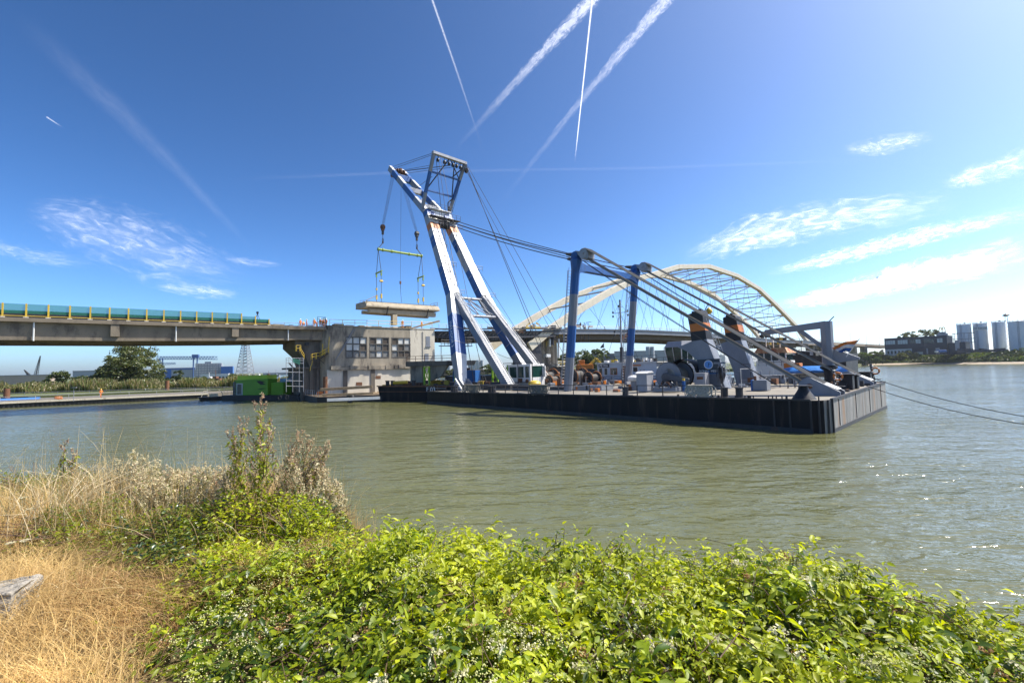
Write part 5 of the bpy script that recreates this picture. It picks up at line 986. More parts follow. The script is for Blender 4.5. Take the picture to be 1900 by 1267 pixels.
# workers
PW = lambda x, w, z, y=600: brw(brt(x, y, w), w, z)
for pose, x, w, z, rz, lab, ye in (('stand', 557.5, 3.5, 13.75, 1.2, 'leftmost worker of the group at the cut deck end, dark helmet', 0), ('bend', 563, 4.5, 13.75, .4, 'second worker from the left at the cut deck end, stooping', 1), ('stand', 569, 4, 13.75, -1., 'third worker from the left at the cut deck end', 1),
    ('stand', 583, 1.8, 13.75, .5, 'worker left of the pair beside the scaffold at the deck end', 1), ('bend', 588, 2.4, 13.75, 2.4, 'stooping worker between two standing ones at the deck end', 0), ('stand', 594, 1.4, 13.8, 2.8, 'worker with a dark helmet near the last three at the deck end', 0), ('stand', 598, .9, 13.6, .2, 'worker third from the right at the very deck edge', 0),
    ('walk', 601.5, 1.0, 13.6, 1.8, 'worker second from the right at the very deck edge', 1), ('arm', 605, .6, 13.75, 3.0, 'worker with one arm stretched out, rightmost on the cut deck', 0), ('stand', 747, 1.2, 14.2, .3, 'worker in a vest standing on the pier house roof under the hanging slab', 0), ('stand', 782.5, 1.5, 14.2, 1., 'worker on the right end of the pier house roof', 0)):
    person(pose, PW(x, w, z), rz, lab, ye)
p = aty(579, 731, 88); p.z = 1.0; person('stand', p, 2., 'worker in orange standing on the work pontoon below the stairs'); p = aty(569, 731, 86.5); p.z = 1.0; person('bend', p, 1., 'worker bending down at the left end of the work pontoon', True)
p = aty(187, 740, 94); p.z = 1.0; person('walk', p, 4.2, 'lone worker with a blue helmet striding along the left quay')
person('stand', bw(47.2, 13.2, 0), 1.5, 'worker in orange on the crane deck between the boom feet', True)
# ================================================================== STEEL SPANS AND ARCH BRIDGE
BSP = thing('steel_span', brw(43, 8, 11), 'stripped dark steel bascule span right of the pier house', 'bridge')
m_steelb = mat('bluish_dark_steel', (.055, .06, .07), .6, var=.4, dirt=(.09, .05, .03), damt=.4, dscale=1)
b = MB(); tsb = [27.3, 34, 42, 50, 58, 64]
for w0 in (.5, 7, 14): tw(b, lambda t: [(w0, zd(t)-3.0+.06*abs(t-45)), (w0+.5, zd(t)-3.0+.06*abs(t-45)), (w0+.5, zd(t)-.6), (w0, zd(t)-.6)], tsb)
tw(b, lambda t: [(-.2, zd(t)-.9), (16, zd(t)-.9), (16, zd(t)-.5), (-.2, zd(t)-.5)], tsb); b.build('girder', m_dark, BSP)
b = MB(); tw(b, lambda t: [(-.45, zd(t)-2.2), (-.3, zd(t)-2.2), (-.3, zd(t)-1.9), (-.45, zd(t)-1.9)], [32, 45, 62]); tw(b, lambda t: [(-.5, zd(t)-.2), (.4, zd(t)-.2), (.4, zd(t)+.05), (-.5, zd(t)+.05)], tsb)
for t in np.arange(28, 63, 1.1): b.tube([brw(t, .45, zd(t)-2.8), brw(t, .45, zd(t)-.7)], .09, 5); b.tube([brw(t, -.3, zd(t)-1.5), brw(t+.8, -.3, zd(t)-.9)], .06, 4)
b.build('walkway', m_steelb, BSP)
b = MB()
for i in range(120): t = rr.uniform(27.5, 64); b.box(brw(t, rr.uniform(-.4, 3), zd(t)+rr.uniform(-1.6, .4)), rr.uniform(.3, 2.6), rr.uniform(.1, .6), rr.uniform(.06, .35), X=BD, mi=rr.choice([0, 0, 1, 2, 3]))
b.rail([brw(28, -.3, zd(28)+.05), brw(50, -.3, zd(50)+.05), brw(64, -.3, zd(64)+.05)], .9, 1.8, .05, (.5,), 1); b.rail([brw(28.2, -.8, 10.5), brw(36, -.8, 10.5)], 1.2, .9, .06, (.3, .6), 0); b.beam(brw(28, -.6, 10.4), brw(36, -.6, 10.4), 1.2, .15); b.tube([brw(28.3, -.6, 6.5), brw(28.3, -.6, 10.5)], .08, 6, 1)
for t in (52, 55): b.prism([brw(t, 0, zd(t)+.1), brw(t+2.6, 0, zd(t)+.1), brw(t+2.2, 0, zd(t)+.7), brw(t+.4, 0, zd(t)+.6)], BN*1.5, 4)
for i in range(12): t = 53+i*.4; b.box(brw(t, .2, zd(t)+rr.uniform(.2, 1.4)), .3, .3, .4, X=BD, mi=rr.choice([0, 1, 2, 4]))
b.build('loose_steelwork', [m_dark, m_lgrey, m_rust, m_timber, m_yel], BSP)
# rest pier
RP = thing('bridge_pier', brw(60, 10, 0), 'round brown concrete pier with yellow platforms at the foot of the arch', 'bridge pier')
b = MB(); Q = lambda x, y, w=3.: brp(x, y, w); c = Q(1015, 680, 6)
for dx in (-5.4, -3.9, -2.2, -.6, 1.0, 2.3): 
    p = brw((c-P0).dot(BD)+dx, 5+abs(dx)*.3, 0); b.cyl(p+Z*5.2, p+Z*13.2, 1.0, 12)
b.build('column', m_conc, RP); b = MB(); t0 = (c-P0).dot(BD); b.hexa([brw(t0+k[0], k[1], 0) for k in ((-8, 3), (5.5, 1), (6.5, 12), (-8, 12))], [brw(t0+k[0], k[1], 5.2) for k in ((-8, 3), (5.5, 1), (6.5, 12), (-8, 12))]); b.build('pile_cap', m_concd, RP, bevel=.1)
b = MB(); b.hexa([brw(t0-.5+k[0], k[1], 5.25) for k in ((-1, .2), (5, .2), (5, 3), (-1, 3))], [brw(t0-.5+k[0], k[1], 5.5) for k in ((-1, .2), (5, .2), (5, 3), (-1, 3))], 1); b.rail([brw(t0-1, .3, 5.5), brw(t0+4.8, .3, 5.5)], 1.2, 1.2, .06, (.5,)); b.rail([Q(1007, 627, 1), Q(1044, 626, 1)], 1.3, 1., .07, (.5,)); b.rail([Q(1014, 643, 1.5), Q(1030, 642, 1.5)], 1.2, 1., .07, (.5,)); b.build('platform', [m_yel, m_concl], RP)
b = MB(); b.cyl(Q(1036.5, 664, 1.2), Q(1036.5, 629, 1.2), .3, 10, 0); b.cyl(Q(1020, 643, 1.2), Q(1020, 629, 1.2), .35, 10, 0); b.box(Q(1015, 662, 1.4)-Z*.1, 1.6, 1.2, .8, X=BD, mi=0); b.cyl(Q(1025, 640, 1.), Q(1025, 626, 1.), .5, 8, 1); b.build('pipe', [m_white, m_dark], RP)
for t in (t0-8.5,): b = MB(); b.box(brw(t, 4, 0), 5, 6, 12, X=BD); b.build('dark_column', m_dark, RP)
# arch bridge deck
AB = thing('arch_bridge', brw(140, 10, 13), 'cream steel tied arch bridge behind the crane', 'bridge')
tsa = list(np.linspace(62, 226, 18)); b = MB()
tw(b, lambda t: [(0, zd(t)-1.5), (.4, zd(t)-1.5), (.4, zd(t)), (0, zd(t))], tsa); tw(b, lambda t: [(-.25, zd(t)-.3), (.01, zd(t)-.3), (.01, zd(t)-.05), (-.25, zd(t)-.05)], tsa); b.build('edge_girder', mat('grey_blue_steel', (.17, .185, .21), .5, var=.2, dirt=(.2, .15, .1), damt=.3), AB)
b = MB(); tw(b, lambda t: [(21.6, zd(t)-1.5), (22, zd(t)-1.5), (22, zd(t)), (21.6, zd(t))], tsa); b.build('edge_girder', MATS['grey_blue_steel'], AB)
b = MB(); tw(b, lambda t: [(.5, zd(t)-.7), (21.5, zd(t)-.7), (21.5, zd(t)-.35), (.5, zd(t)-.35)], tsa)
for w0 in (2.5, 8, 13.5, 19): tw(b, lambda t: [(w0, zd(t)-2.9), (w0+.6, zd(t)-2.9), (w0+.6, zd(t)-.7), (w0, zd(t)-.7)], tsa)
b.build('deck', mat('brown_soffit', (.12, .095, .07), .7, dirt=(.06, .04, .03), damt=.3), AB)
b = MB(); pts = [brw(t, -.1, zd(t)) for t in tsa[::2]]; b.rail(pts, .75, 6, .07, (.5,)); b.build('parapet_rail', m_lgrey, AB)
AR = [(54, 10.5), (61.6, 15.3), (72.9, 21.3), (85.3, 27.2), (97.6, 32.0), (120., 38.6), (139.4, 40.9), (159., 39.4), (176.6, 35.6), (191, 29.8), (208.7, 21.8), (220.7, 14.6)]
def arch(w, lab):
    b = MB()
    for (t0, z0), (t1, z1) in zip(AR, AR[1:]):
        k = 1.9 if t0 < 95 else 1.5; k2 = 1.9 if t1 < 95 else 1.5
        if t0 < 60: k = 2.3
        b.beam(brw(t0, w, z0), brw(t1, w, z1), 1.5, k, 1.5, k2, up=Z)
    return b.build('arch_rib', m_tan, AB, bevel=.06, label=lab)
arch(1.0, None); arch(20.5, None)
def az(t): return float(np.interp(t, [a for a, _ in AR], [z for _, z in AR]))
b = MB()
for t in (78, 88, 98, 108, 118, 128, 140, 152, 162, 172, 182, 191, 200, 208):
    b.tube([brw(t, 1.6, az(t)), brw(t, 20, az(t))], .26, 6)
    if 90 < t < 205: t2 = t+9; b.tube([brw(t, 1.6, az(t)), brw(t2, 20, az(t2))], .17, 5); b.tube([brw(t2, 1.6, az(t2)), brw(t, 20, az(t))], .17, 5)
b.build('wind_bracing', m_tan, AB)
for w in (1., 20.5):
    b = MB()
    for i, t in enumerate(np.linspace(76, 206, 14)):
        for s in (-1, 1):
            t2 = t+s*7
            if 62 < t2 < 220: rope(b, brw(t, w, az(t)-.6), brw(t2, w, zd(t2)), .055, n=4)
    b.build('hanger', m_dark, AB)
GLM = 'lamp posts along the bridge'; lampo = None
for k, (x, y0, y1, w, lab) in enumerate(((1087, 610, 598, 5, 'bridge lamp just right of the near gantry leg'), (1148, 612, 570, 12, 'tall lamp post behind the mast of the white tug'), (1269, 616, 580, 12, 'lamp post left of the nearer funnel'), (1578, 638, 619, 8, 'left lamp post on the bridge ramp at right'), (1608, 640, 622, 8, 'middle lamp post on the bridge ramp at right'), (1632, 642, 625, 8, 'right lamp post on the bridge ramp at right'))):
    p, q_ = brp(x, y0, w), brp(x, y1, w); b = MB(); p.z -= .8; b.tube([p, V3((p.x, p.y, q_.z-.6)), V3((p.x, p.y, q_.z))+BD*.4, V3((p.x, p.y, q_.z+.2))+BD*1.6], .1, 6, 0, .06); b.box(V3((p.x, p.y, q_.z+.1))+BD*1.9, .9, .3, .12, X=BD); tag(b.build('street_lamp', m_lgrey), lab, 'street lamp', GLM)
# approach ramp beyond the arch
RP_ = [(1488, 632, 208), (1525, 633.5, 262), (1562, 636, 340), (1605, 638.5, 408), (1665, 641.5, 445)]; rp = [aty(x, y, Y) for x, y, Y in RP_]
RA = thing('bridge_ramp', rp[2]-Z*10, 'long grey bridge ramp running down to the right behind the barge', 'bridge')
b = MB()
for p, q in zip(rp, rp[1:]):
    s_ = Z.cross((q-p).normalized())*14; b.hexa([p-Z*2.0, q-Z*2.0, q+s_-Z*2.0, p+s_-Z*2.0], [p, q, q+s_, p+s_])
b.build('deck', m_bridge, RA)
for p in (rp[0].lerp(rp[1], .5), rp[1], rp[1].lerp(rp[2], .5), rp[2], rp[2].lerp(rp[3], .5), rp[3]): b = MB(); b.box(V3((p.x+1.5, p.y+4, 0)), 2.2, 6, p.z-2.05); b.build('pier_column', m_conc, RA)
b = MB(); b.rail(rp, 1.1, 6, .07, (.5,)); b.build('railing', m_lgrey, RA)
# traffic signal clutter and cabinets where the spans meet
b = MB(); c = brw(66, .5, zd(66))
for i in range(22): b.box(brw(rr.uniform(60, 78), rr.uniform(0, 3), 15.2)+Z*rr.uniform(0, 1.3), rr.uniform(.3, 1.6), .5, rr.uniform(.3, .9), X=BD, mi=rr.choice([0, 1, 2, 3]))
for t in (72, 73.5, 75): b.tube([brw(t, .3, 12), brw(t, .3, 17.5)], .1, 6, 0)
tag(b.build('site_equipment', [m_dark, m_rust, m_timber, m_lgrey]), 'site equipment piled on the bridge deck by the arch foot', 'equipment', None, 'stuff')
# ================================================================== LEFT SIDE
QZ = 1.0
JT_ = thing('quay', V3((-85, 95, 0)), 'long low quay with a pale kerb under the left bridge span', 'quay')
e0, e1 = onz(-90, 762), onz(385, 738.5); e2, e3 = e1+V3((4, 22, 0)), V3((-190, 108, 0)); d_ = (e1-e0).normalized(); nrm = Z.cross(d_)
b = MB(); b.hexa([p-Z for p in (e0, e1, e2, e3)], [p+Z*.98 for p in (e0, e1, e2, e3)]); b.build('deck', mat('quay_gravel', (.15, .135, .11), .9, var=.3, scale=1), JT_)
b = MB(); b.beam(e0+Z*.95-nrm*.1, e1+Z*.95-nrm*.1, .5, .3, mi=0)
for i in range(60): p = e0.lerp(e1, i/60)-nrm*.12; b.box(p-Z*.3, .25, .12, 1.1, X=d_, mi=1)
b.build('kerb', [m_concl, m_dark], JT_); b = MB(); b.add([e0-nrm*.05-Z*.5, e1-nrm*.05-Z*.5, e1-nrm*.05+Z*.85, e0-nrm*.05+Z*.85], [(0, 1, 2, 3)]); b.build('quay_wall', m_dark, JT_, norm=False)
b = MB(); b.rail([e0.lerp(e1, .15)+Z+nrm*.5, e1+Z+nrm*.5], 1., 4.2, .045, (.5,)); b.rail([e0.lerp(e3, .6)+Z, e1.lerp(e2, .6)+Z], 1., 3.2, .045, (.5,)); b.build('railing', m_lgrey, JT_)
def onquay(x, y): p = onz(x, y, QZ); return p
b = MB(); p = onquay(338, 725.2); b.box(p, 4.6, 2.2, 1.15, X=d_)
for i in range(11): b.box(p-d_*2.2+d_*i*.44-nrm*1.12+Z*.05, .12, .06, 1.05, X=d_)
tag(b.build('skip_container', m_blue), 'long low blue open container on the left quay', 'container')
b = MB(); p = onquay(273, 727.5); b.hexa([p+d_*a+nrm*c for a, c in ((-.8, -.5), (.5, -.5), (1.0, 0), (.5, .5), (-.8, .5))], [p+Z*.5+d_*a*1.15+nrm*c*1.2 for a, c in ((-.8, -.5), (.5, -.5), (1.0, 0), (.5, .5), (-.8, .5))]); b.box(p+Z*.5, .8, .7, .45, X=d_); b.tube([p+Z*.9, p+Z*1.9], .04)
tag(b.build('small_boat', m_white, bevel=.03), 'small white boat on the left quay', 'boat')
b = MB(); p = onquay(108, 741); b.torus(p+Z*.25, Z+V3((.2, 0, 0)), .55, .12, 14, 6); b.torus(p+Z*.5, Z, .5, .1, 14, 6); tag(b.build('rope_coil', m_orange), 'coil of orange rope on the left quay', 'rope')
b = MB(); p = onquay(136.5, 744.5); b.tube([p, p+Z*2.5], .05, 6); b.box(p+Z*2.4, .9, .3, .12); tag(b.build('quay_lamp', m_lgrey), 'thin lamp post at the edge of the left quay', 'lamp')
b = MB(); p = onquay(30, 742); b.hexa([p+d_*a+nrm*c for a, c in ((-8, 0), (3.2, 0), (3.2, 1.6), (-8, 1.6))], [p+Z*.35+d_*a+nrm*c for a, c in ((-8, 0.2), (3.2, 0.2), (3.2, 1.4), (-8, 1.4))]); tag(b.build('ground_sheet', m_tarp), 'blue sheet laid on the quay at the left edge', 'tarpaulin')
# white tank trailer with dark lettering, boat and green offices
TT = thing('tank_trailer', onquay(399, 722), 'white trailer box with dark lettering behind the green office', 'trailer'); p = onquay(400, 722.5)
b = MB(); b.box(p+Z*.45, 4.4, 2.2, 1.55, X=d_); b.build('body', m_white, TT, bevel=.12); b = MB()
for k in (-1.5, 1.5): b.cyl(p+d_*k+Z*.4-nrm*1.1, p+d_*k+Z*.4+nrm*1.1, .38, 12)
b.build('wheel', m_dark, TT); text('lettering', 'ST AULIER', .62, p-nrm*1.12+Z*1.35+d_*.1, d_, Z, m_navy, TT, .01)
MBT = thing('moored_launch', onz(396, 741.5), 'small dark launch with a curved pale handrail left of the green office', 'boat'); p = onz(394, 742)
b = MB(); o = [(-2.4, -.7), (1.8, -.9), (2.6, 0), (1.8, .9), (-2.4, .9)]; b.hexa([p+d_*a*.8+nrm*c*.7-Z*.3 for a, c in o], [p+d_*a+nrm*c+Z*.7 for a, c in o]); b.build('hull', m_dark, MBT)
b = MB(); b.tube([p+d_*-1.9+Z*.7, p+d_*-1.5+Z*1.9, p+d_*1.0+Z*2.1, p+d_*1.6+Z*1.6, p+d_*1.9+Z*.7], .08, 6); b.box(p+d_*.2+Z*.7, 1.4, 1, .6, X=d_); b.build('handrail', m_tan, MBT)
OB = thing('office_barge', onz(470, 741), 'dark pontoon carrying green site offices', 'barge'); g0, g1 = onz(411, 742.5), onz(578, 742.); gx = (g1-g0).normalized(); gy = Z.cross(gx); L_ = (g1-g0).length; gq = lambda a, c, z: g0+gx*a+gy*c+Z*z
b = MB(); b.hexa([gq(a, c, -1) for a, c in ((0, 0), (L_, 0), (L_, 9), (0, 9))], [gq(a, c, .95) for a, c in ((0, 0), (L_, 0), (L_, 9), (0, 9))]); b.build('hull', m_black, OB); b = MB(); b.rail([gq(.3, .3, .95), gq(3, .3, .95)], 1, .8, .03); b.build('railing', m_lgrey, OB)
m_grn = mat('office_green', (.17, .42, .02), .5, var=.12); m_lime = mat('office_lime', (.62, .88, .04), .5, var=.1)
def gx_at(x, y=730): p = onpl(x, y, g0, gy); return (p-g0).dot(gx), p.z
GO = 'green site offices'
a0, z0 = gx_at(428, 731); a1, z1 = gx_at(491.5, 704); OF = thing('site_office', gq((a0+a1)/2, 2, .95), 'dark green site office with a white framed door and black leaf emblem', 'site office', GO)
b = MB(); b.hexa([gq(a0, .7, .95), gq(a1, .7, .95), gq(a1, 3.2, .95), gq(a0, 3.2, .95)], [gq(a0, .7, z1-.1), gq(a1, .7, z1+.1), gq(a1, 3.2, z1+.1), gq(a0, 3.2, z1-.1)]); BD_ = b.build('body', m_grn, OF, bevel=.04)
b = MB(); x0, _ = gx_at(433.5); x1, _ = gx_at(445); b.box(gq((x0+x1)/2, .66, 1.0), x1-x0, .06, 2.35, X=gx, mi=0); b.box(gq((x0+x1)/2, .62, 1.15), (x1-x0)*.66, .06, 2.0, X=gx, mi=1); x2, _ = gx_at(427); b.box(gq((x2+x0)/2-.1, .68, .96), (x0-x2)*.85, .06, 2.7, X=gx, mi=1); b.build('door', [m_white, m_glass], OF)
b = MB(); E_ = lambda x, y: gq(*((lambda r: (r[0]-.0, .63, r[1]))(gx_at(x, y)))); b.add([E_(*q) for q in ((471, 707), (478, 706.5), (489, 708.5), (482, 710), (489, 713.5), (479, 714), (474, 710.5))], [(0, 1, 2, 3, 4, 5, 6)]); b.prism([E_(*q) for q in ((471.5, 722), (490, 720), (480, 722.5))], gy*.02); b.build('leaf_emblem', m_black, OF, norm=False)
a0, _ = gx_at(412); a1, z1 = gx_at(470, 698.5); b = MB(); b.hexa([gq(a0, 3.6, .95), gq(a1, 3.6, .95), gq(a1, 6.2, .95), gq(a0, 6.2, .95)], [gq(a0, 3.6, z1+.15), gq(a1, 3.6, z1+.25), gq(a1, 6.2, z1+.25), gq(a0, 6.2, z1+.15)]); b.box(gq(a0+.6, 3.55, 2.2), 1.2, .05, 1.2, X=gx, mi=1); tag(b.build('site_office', [m_lime, m_black], bevel=.04), 'bright lime site office standing behind the dark green one', 'site office', GO)
a0, _ = gx_at(494); a1, z1 = gx_at(517, 709.5); b = MB(); b.hexa([gq(a0, 1.2, .95), gq(a1, 1.2, .95), gq(a1, 3.5, .95), gq(a0, 3.5, .95)], [gq(a0, 1.2, z1), gq(a1, 1.2, z1), gq(a1, 3.5, z1), gq(a0, 3.5, z1)])
for i in range(14): b.box(gq(a0+(a1-a0)*(i+.5)/14, 1.18, 1), .08, .05, z1-1.1, X=gx)
tag(b.build('site_office', m_grn, bevel=.03), 'small ribbed green unit at the right end of the offices', 'site office', GO)
b = MB(); a1b = gx_at(516)[0]; b.prism([gq(a0-.2, 3.8, z1), gq(a0-.2, 3.8, z1+.7), gq(a1b-.4, 3.8, z1+.7), gq(a1b, 3.8, z1)], gy*2.4); tag(b.build('awning', mat('pale_blue_sheet', (.35, .55, .75), .4)), 'pale blue sheet roof behind the ribbed green unit', 'awning')
b = MB(); w1 = onz(519, 741, 1.0); b.torus(w1+Z*.35, V3((.3, 1, 0)), .33, .04, 14, 5); b.torus(w1+Z*.35+V3((1.1, .2, 0)), V3((.3, 1, 0)), .33, .04, 14, 5); b.tube([w1+Z*.35, w1+Z*.9+V3((.3, 0, 0)), w1+Z*.85+V3((.9, .1, 0)), w1+Z*.35+V3((1.1, .2, 0))], .03); tag(b.build('bicycle', m_dark), 'dark bicycle parked between the ribbed unit and the blue container', 'bicycle')
# reeds
rg = np.random.default_rng(3); N_ = 16000; u = rg.uniform(0, 1, N_); A = np.array([-175., 104.]); B_ = np.array([-58., 124.]); P = A+(B_-A)*u[:, None]; dep = rg.uniform(0, 1, N_)**1.3*12; P = P+np.array([-.17, .98])*dep[:, None]
hgt = rg.uniform(2.0, 3.1, N_)*(.8+.28*np.sin(u*60)+.12*np.sin(u*23+1)); z0 = np.where(dep < 1, 1.0, 1.5)
lean = rg.normal(0, .22, (N_, 2)); w = .07; a = rg.uniform(0, 3.14, N_); wx = np.cos(a)*w; wy = np.sin(a)*w; s0 = np.stack([P[:, 0], P[:, 1], z0], 1); s1 = s0+np.stack([lean[:, 0]*.4, lean[:, 1]*.4, hgt*.6], 1); s2 = s0+np.stack([lean[:, 0]*1.6, lean[:, 1]*1.6, hgt], 1); W_ = np.stack([wx, wy, wx*0], 1)
v = np.stack([s0-W_, s0+W_, s1+W_*1.6, s1-W_*1.6, s2+W_*.9, s2-W_*.9], 1).reshape(-1, 3); i0 = np.arange(N_)[:, None]*6; fcs = np.concatenate([i0+np.array([0, 1, 2, 3]), i0+np.array([3, 2, 4, 5])]); m_r1 = leafmat('reed_green', (.11, .14, .04), .3, .03); m_r2 = leafmat('reed_straw', (.24, .21, .11), .3, .03)
mi = np.concatenate([rg.choice([0, 0, 0, 1], N_), rg.choice([0, 1], N_)]); tag(fastmesh('reed_bed', v, fcs, [m_r1, m_r2], mi), 'tall green reed bed along the left bank', 'reeds', None, 'stuff')
# trees and shrubs on the left bank
GT1 = 'trees on the left bank'
def atd(x, Y, z=1.5): p = aty(x, 700, Y); p.z = z; return p
tree('broadleaf_tree', 'largest tree, broad rounded crown below the left bridge span', atd(240, 135), [(0, 0, 8.4, 6.4, 5.0), (-4.6, 1, 5.4, 4.8, 4.0), (5, -1, 5.2, 5.0, 4.2), (-.5, -2, 4.2, 5.5, 4.2), (1.5, 1, 10.4, 4.6, 3.0), (7.6, 0, 3.2, 3.0, 3.0), (-7.2, 0, 3.4, 3.2, 2.6)], 26000, .24, [m_fa, m_fb, m_fy], .5, group=GT1, seed=1)
tree('broadleaf_tree', 'dark round tree left of the largest tree', atd(111, 130), [(0, 0, 3.4, 3.0, 2.4), (-1.6, 0, 2.4, 2.2, 2.0), (1.8, 0, 3.8, 1.8, 1.6)], 4500, .2, [m_fc, m_fa, m_fb], .25, group=GT1, seed=2)
tree('shrub', 'broad dark bushes between the two left trees', atd(158, 132), [(0, 0, 2.2, 3.2, 1.8), (-3.4, 0, 1.6, 2.6, 1.4), (3.6, 0, 2.4, 3.0, 2.0)], 5000, .2, [m_fc, m_fa, m_fb], .15, 'shrub', GT1, 3)
tree('broadleaf_tree', 'dark tree in front of the blue gantry crane', atd(331, 140), [(0, 0, 3.0, 2.4, 2.2), (-2, 0, 2.0, 1.8, 1.6), (2.2, 0, 1.8, 1.6, 1.4)], 3500, .2, [m_fc, m_fc, m_fa], .25, group=GT1, seed=4)
tree('shrub', 'green bush right beside the largest tree', atd(302, 132), [(0, 0, 2.0, 2.2, 2.2), (-2.0, 0, 1.4, 1.8, 1.4)], 2500, .2, [m_fa, m_fb], .15, 'shrub', GT1, 5)
tree('shrub', 'small green bush under the apartment block', atd(376, 150), [(0, 0, 1.8, 1.6, 1.5), (1.6, 0, 1.0, 1.6, .9)], 1500, .2, [m_fb, m_fa], .1, 'shrub', GT1, 6)
tree('shrub', 'low bright scrub above the white trailer', atd(395, 128), [(0, 0, 1.0, 2.4, 1.0), (3.5, 0, .9, 2.4, .9), (-3.6, 0, .8, 2.2, .8)], 2600, .2, [m_fg, m_fb], .1, 'shrub', GT1, 7)
tree('shrub', 'small bush at the foot of the beige warehouse', atd(50, 128), [(0, 0, 1.4, 2.6, 1.1), (2.4, 0, 1.9, 1.0, 1.4)], 1600, .2, [m_fb, m_fa], .1, 'shrub', GT1, 8)
tree('shrub', 'bush at the foot of the lattice power pylon', atd(434, 190), [(0, 0, 1.8, 3.4, 1.6), (4.5, 0, 1.5, 3.0, 1.3)], 2000, .28, [m_fb, m_fa], .1, 'shrub', GT1, 9)
# far left buildings
def fbox(b, x0, x1, yt, Y, depth=15, z0=1., mi=0, yt2=None):
    p, q = aty(x0, yt, Y), aty(x1, yt if yt2 is None else yt2, Y); zt = p.z; zt2 = q.z if yt2 is not None else zt; dx = V3((p.x/Y*depth, depth, 0)); ex = V3((q.x/Y*depth*.9, depth, 0))
    a, c = V3((p.x, p.y, z0)), V3((q.x, q.y, z0)); b.hexa([a, c, c+ex, a+dx], [V3((a.x, a.y, zt)), V3((c.x, c.y, zt2)), V3((c.x, c.y, zt2))+ex, V3((a.x, a.y, zt))+dx], mi)
def fbld(name, label, x0, x1, yt, Y, m, cat='building', group=None, depth=15, wins=None, mw=None, roof=None, yb=None):
    T = thing(name, atd((x0+x1)/2, Y+depth/2, 1), label, cat, group); b = MB(); fbox(b, x0, x1, yt, Y, depth); b.build('wall', m, T)
    if wins:
        nx_, nz_, ww, wh = wins; p, q = aty(x0, yt, Y-.08), aty(x1, yt, Y-.08); zt = p.z; 
        for i in range(nx_):
            b = MB()
            for j in range(nz_): c = p.lerp(q, (i+.5)/nx_); z = 1.6+(zt-1.6)*(j+.2)/nz_; b.box(V3((c.x, c.y, z)), (q-p).length/nx_*ww, .1, (zt-1.6)/nz_*wh)
            b.build('window', mw or m_glass, T)
    if roof: b = MB(); fbox(b, x0-.4, x1+.4, yt-roof, Y-.3, depth+1, aty(x0, yt, Y).z); b.build('roof', m_lgrey, T)
    return T
m_beige = mat('beige_cladding', (.42, .33, .26), .8, var=.08); m_steel = mat('far_grey_cladding', (.33, .35, .37), .7, var=.08); m_fblue = mat('far_blue_cladding', (.06, .16, .42), .6, var=.1); m_fwhite = mat('far_white_wall', (.6, .6, .58), .7, var=.1)
fbld('warehouse', 'long beige warehouse at the left edge behind the reeds', -60, 93, 699, 230, m_beige, depth=30, roof=1.2)
fbld('warehouse', 'grey shed peeping over the bushes left of the big tree', 135, 200, 689, 330, m_steel, roof=1)
fbld('warehouse', 'blue striped industrial hall under the gantry crane', 299, 362, 684.5, 420, m_fblue, roof=1.5); fbld('warehouse', 'pale grey hall right of the blue striped one', 318, 408, 687, 400, m_steel, roof=1)
AP = fbld('apartment_block', 'grey block wrapped in scaffolding beneath the gantry crane', 363, 411, 674.5, 360, m_steel, wins=(9, 6, .6, .55), mw=m_fwhite); b = MB(); fbox(b, 380, 392, 671, 361, 10); b.build('stair_tower', m_steel, AP)
b = MB(); p, q = aty(362, 674, 358.5), aty(412, 674, 358.5)
for i in range(13): c = p.lerp(q, i/12); b.tube([V3((c.x, c.y, 1)), V3((c.x, c.y, c.z))], .12, 4)
for j in range(6): z = 2+j*(p.z-3)/5; b.tube([V3((p.x, p.y, z)), V3((q.x, q.y, z))], .12, 4)
b.build('scaffold', m_lgrey, AP)
fbld('warehouse', 'dark blue cubic building right of the scaffolded block', 410, 432, 680, 350, m_fblue)
fbld('shed', 'row of white sheds below the scaffolded block', 372, 424, 694, 240, m_fwhite, wins=(8, 1, .6, .4)); fbld('warehouse', 'flat grey hall far down the river behind the scaffold stair', 488, 540, 692.5, 900, m_steel, roof=.6)
GC = thing('gantry_crane', atd(330, 380), 'blue portal gantry crane with a lattice girder on the far left bank', 'crane'); m_gb = mat('far_blue_steel', (.07, .14, .33), .6)
A_, B2 = aty(290, 661.5, 380), aty(398, 661.5, 380); B2.z = A_.z-1; b = MB(); b.truss(A_-Z*2.2, B2-Z*2.4, A_, B2, 20, .22); b.truss(A_-Z*2.2+V3((0, 4, 0)), B2-Z*2.4+V3((0, 4, 0)), A_+V3((0, 4, 0)), B2+V3((0, 4, 0)), 20, .22); b.build('girder', m_gb, GC)
for x, yy in ((359, 0), (366, 0), (297, 1), (302, 1)): b = MB(); p = aty(x, 664, 380); b.beam(V3((p.x, p.y, 1)), p, .7, .7); b.build('leg', m_gb, GC)
b = MB(); p, q = aty(357, 661, 380), aty(369, 661, 380); b.beam(p, q, 1.5, 3.); b.build('trolley', m_gb, GC); b = MB(); p, q = aty(297, 677, 380), aty(326, 675.5, 380); b.truss(p, q, p+Z*1.5, q+Z*1.2, 6, .2); b.build('hanging_boom', m_gb, GC)
GLC = 'lattice boom cranes far left'
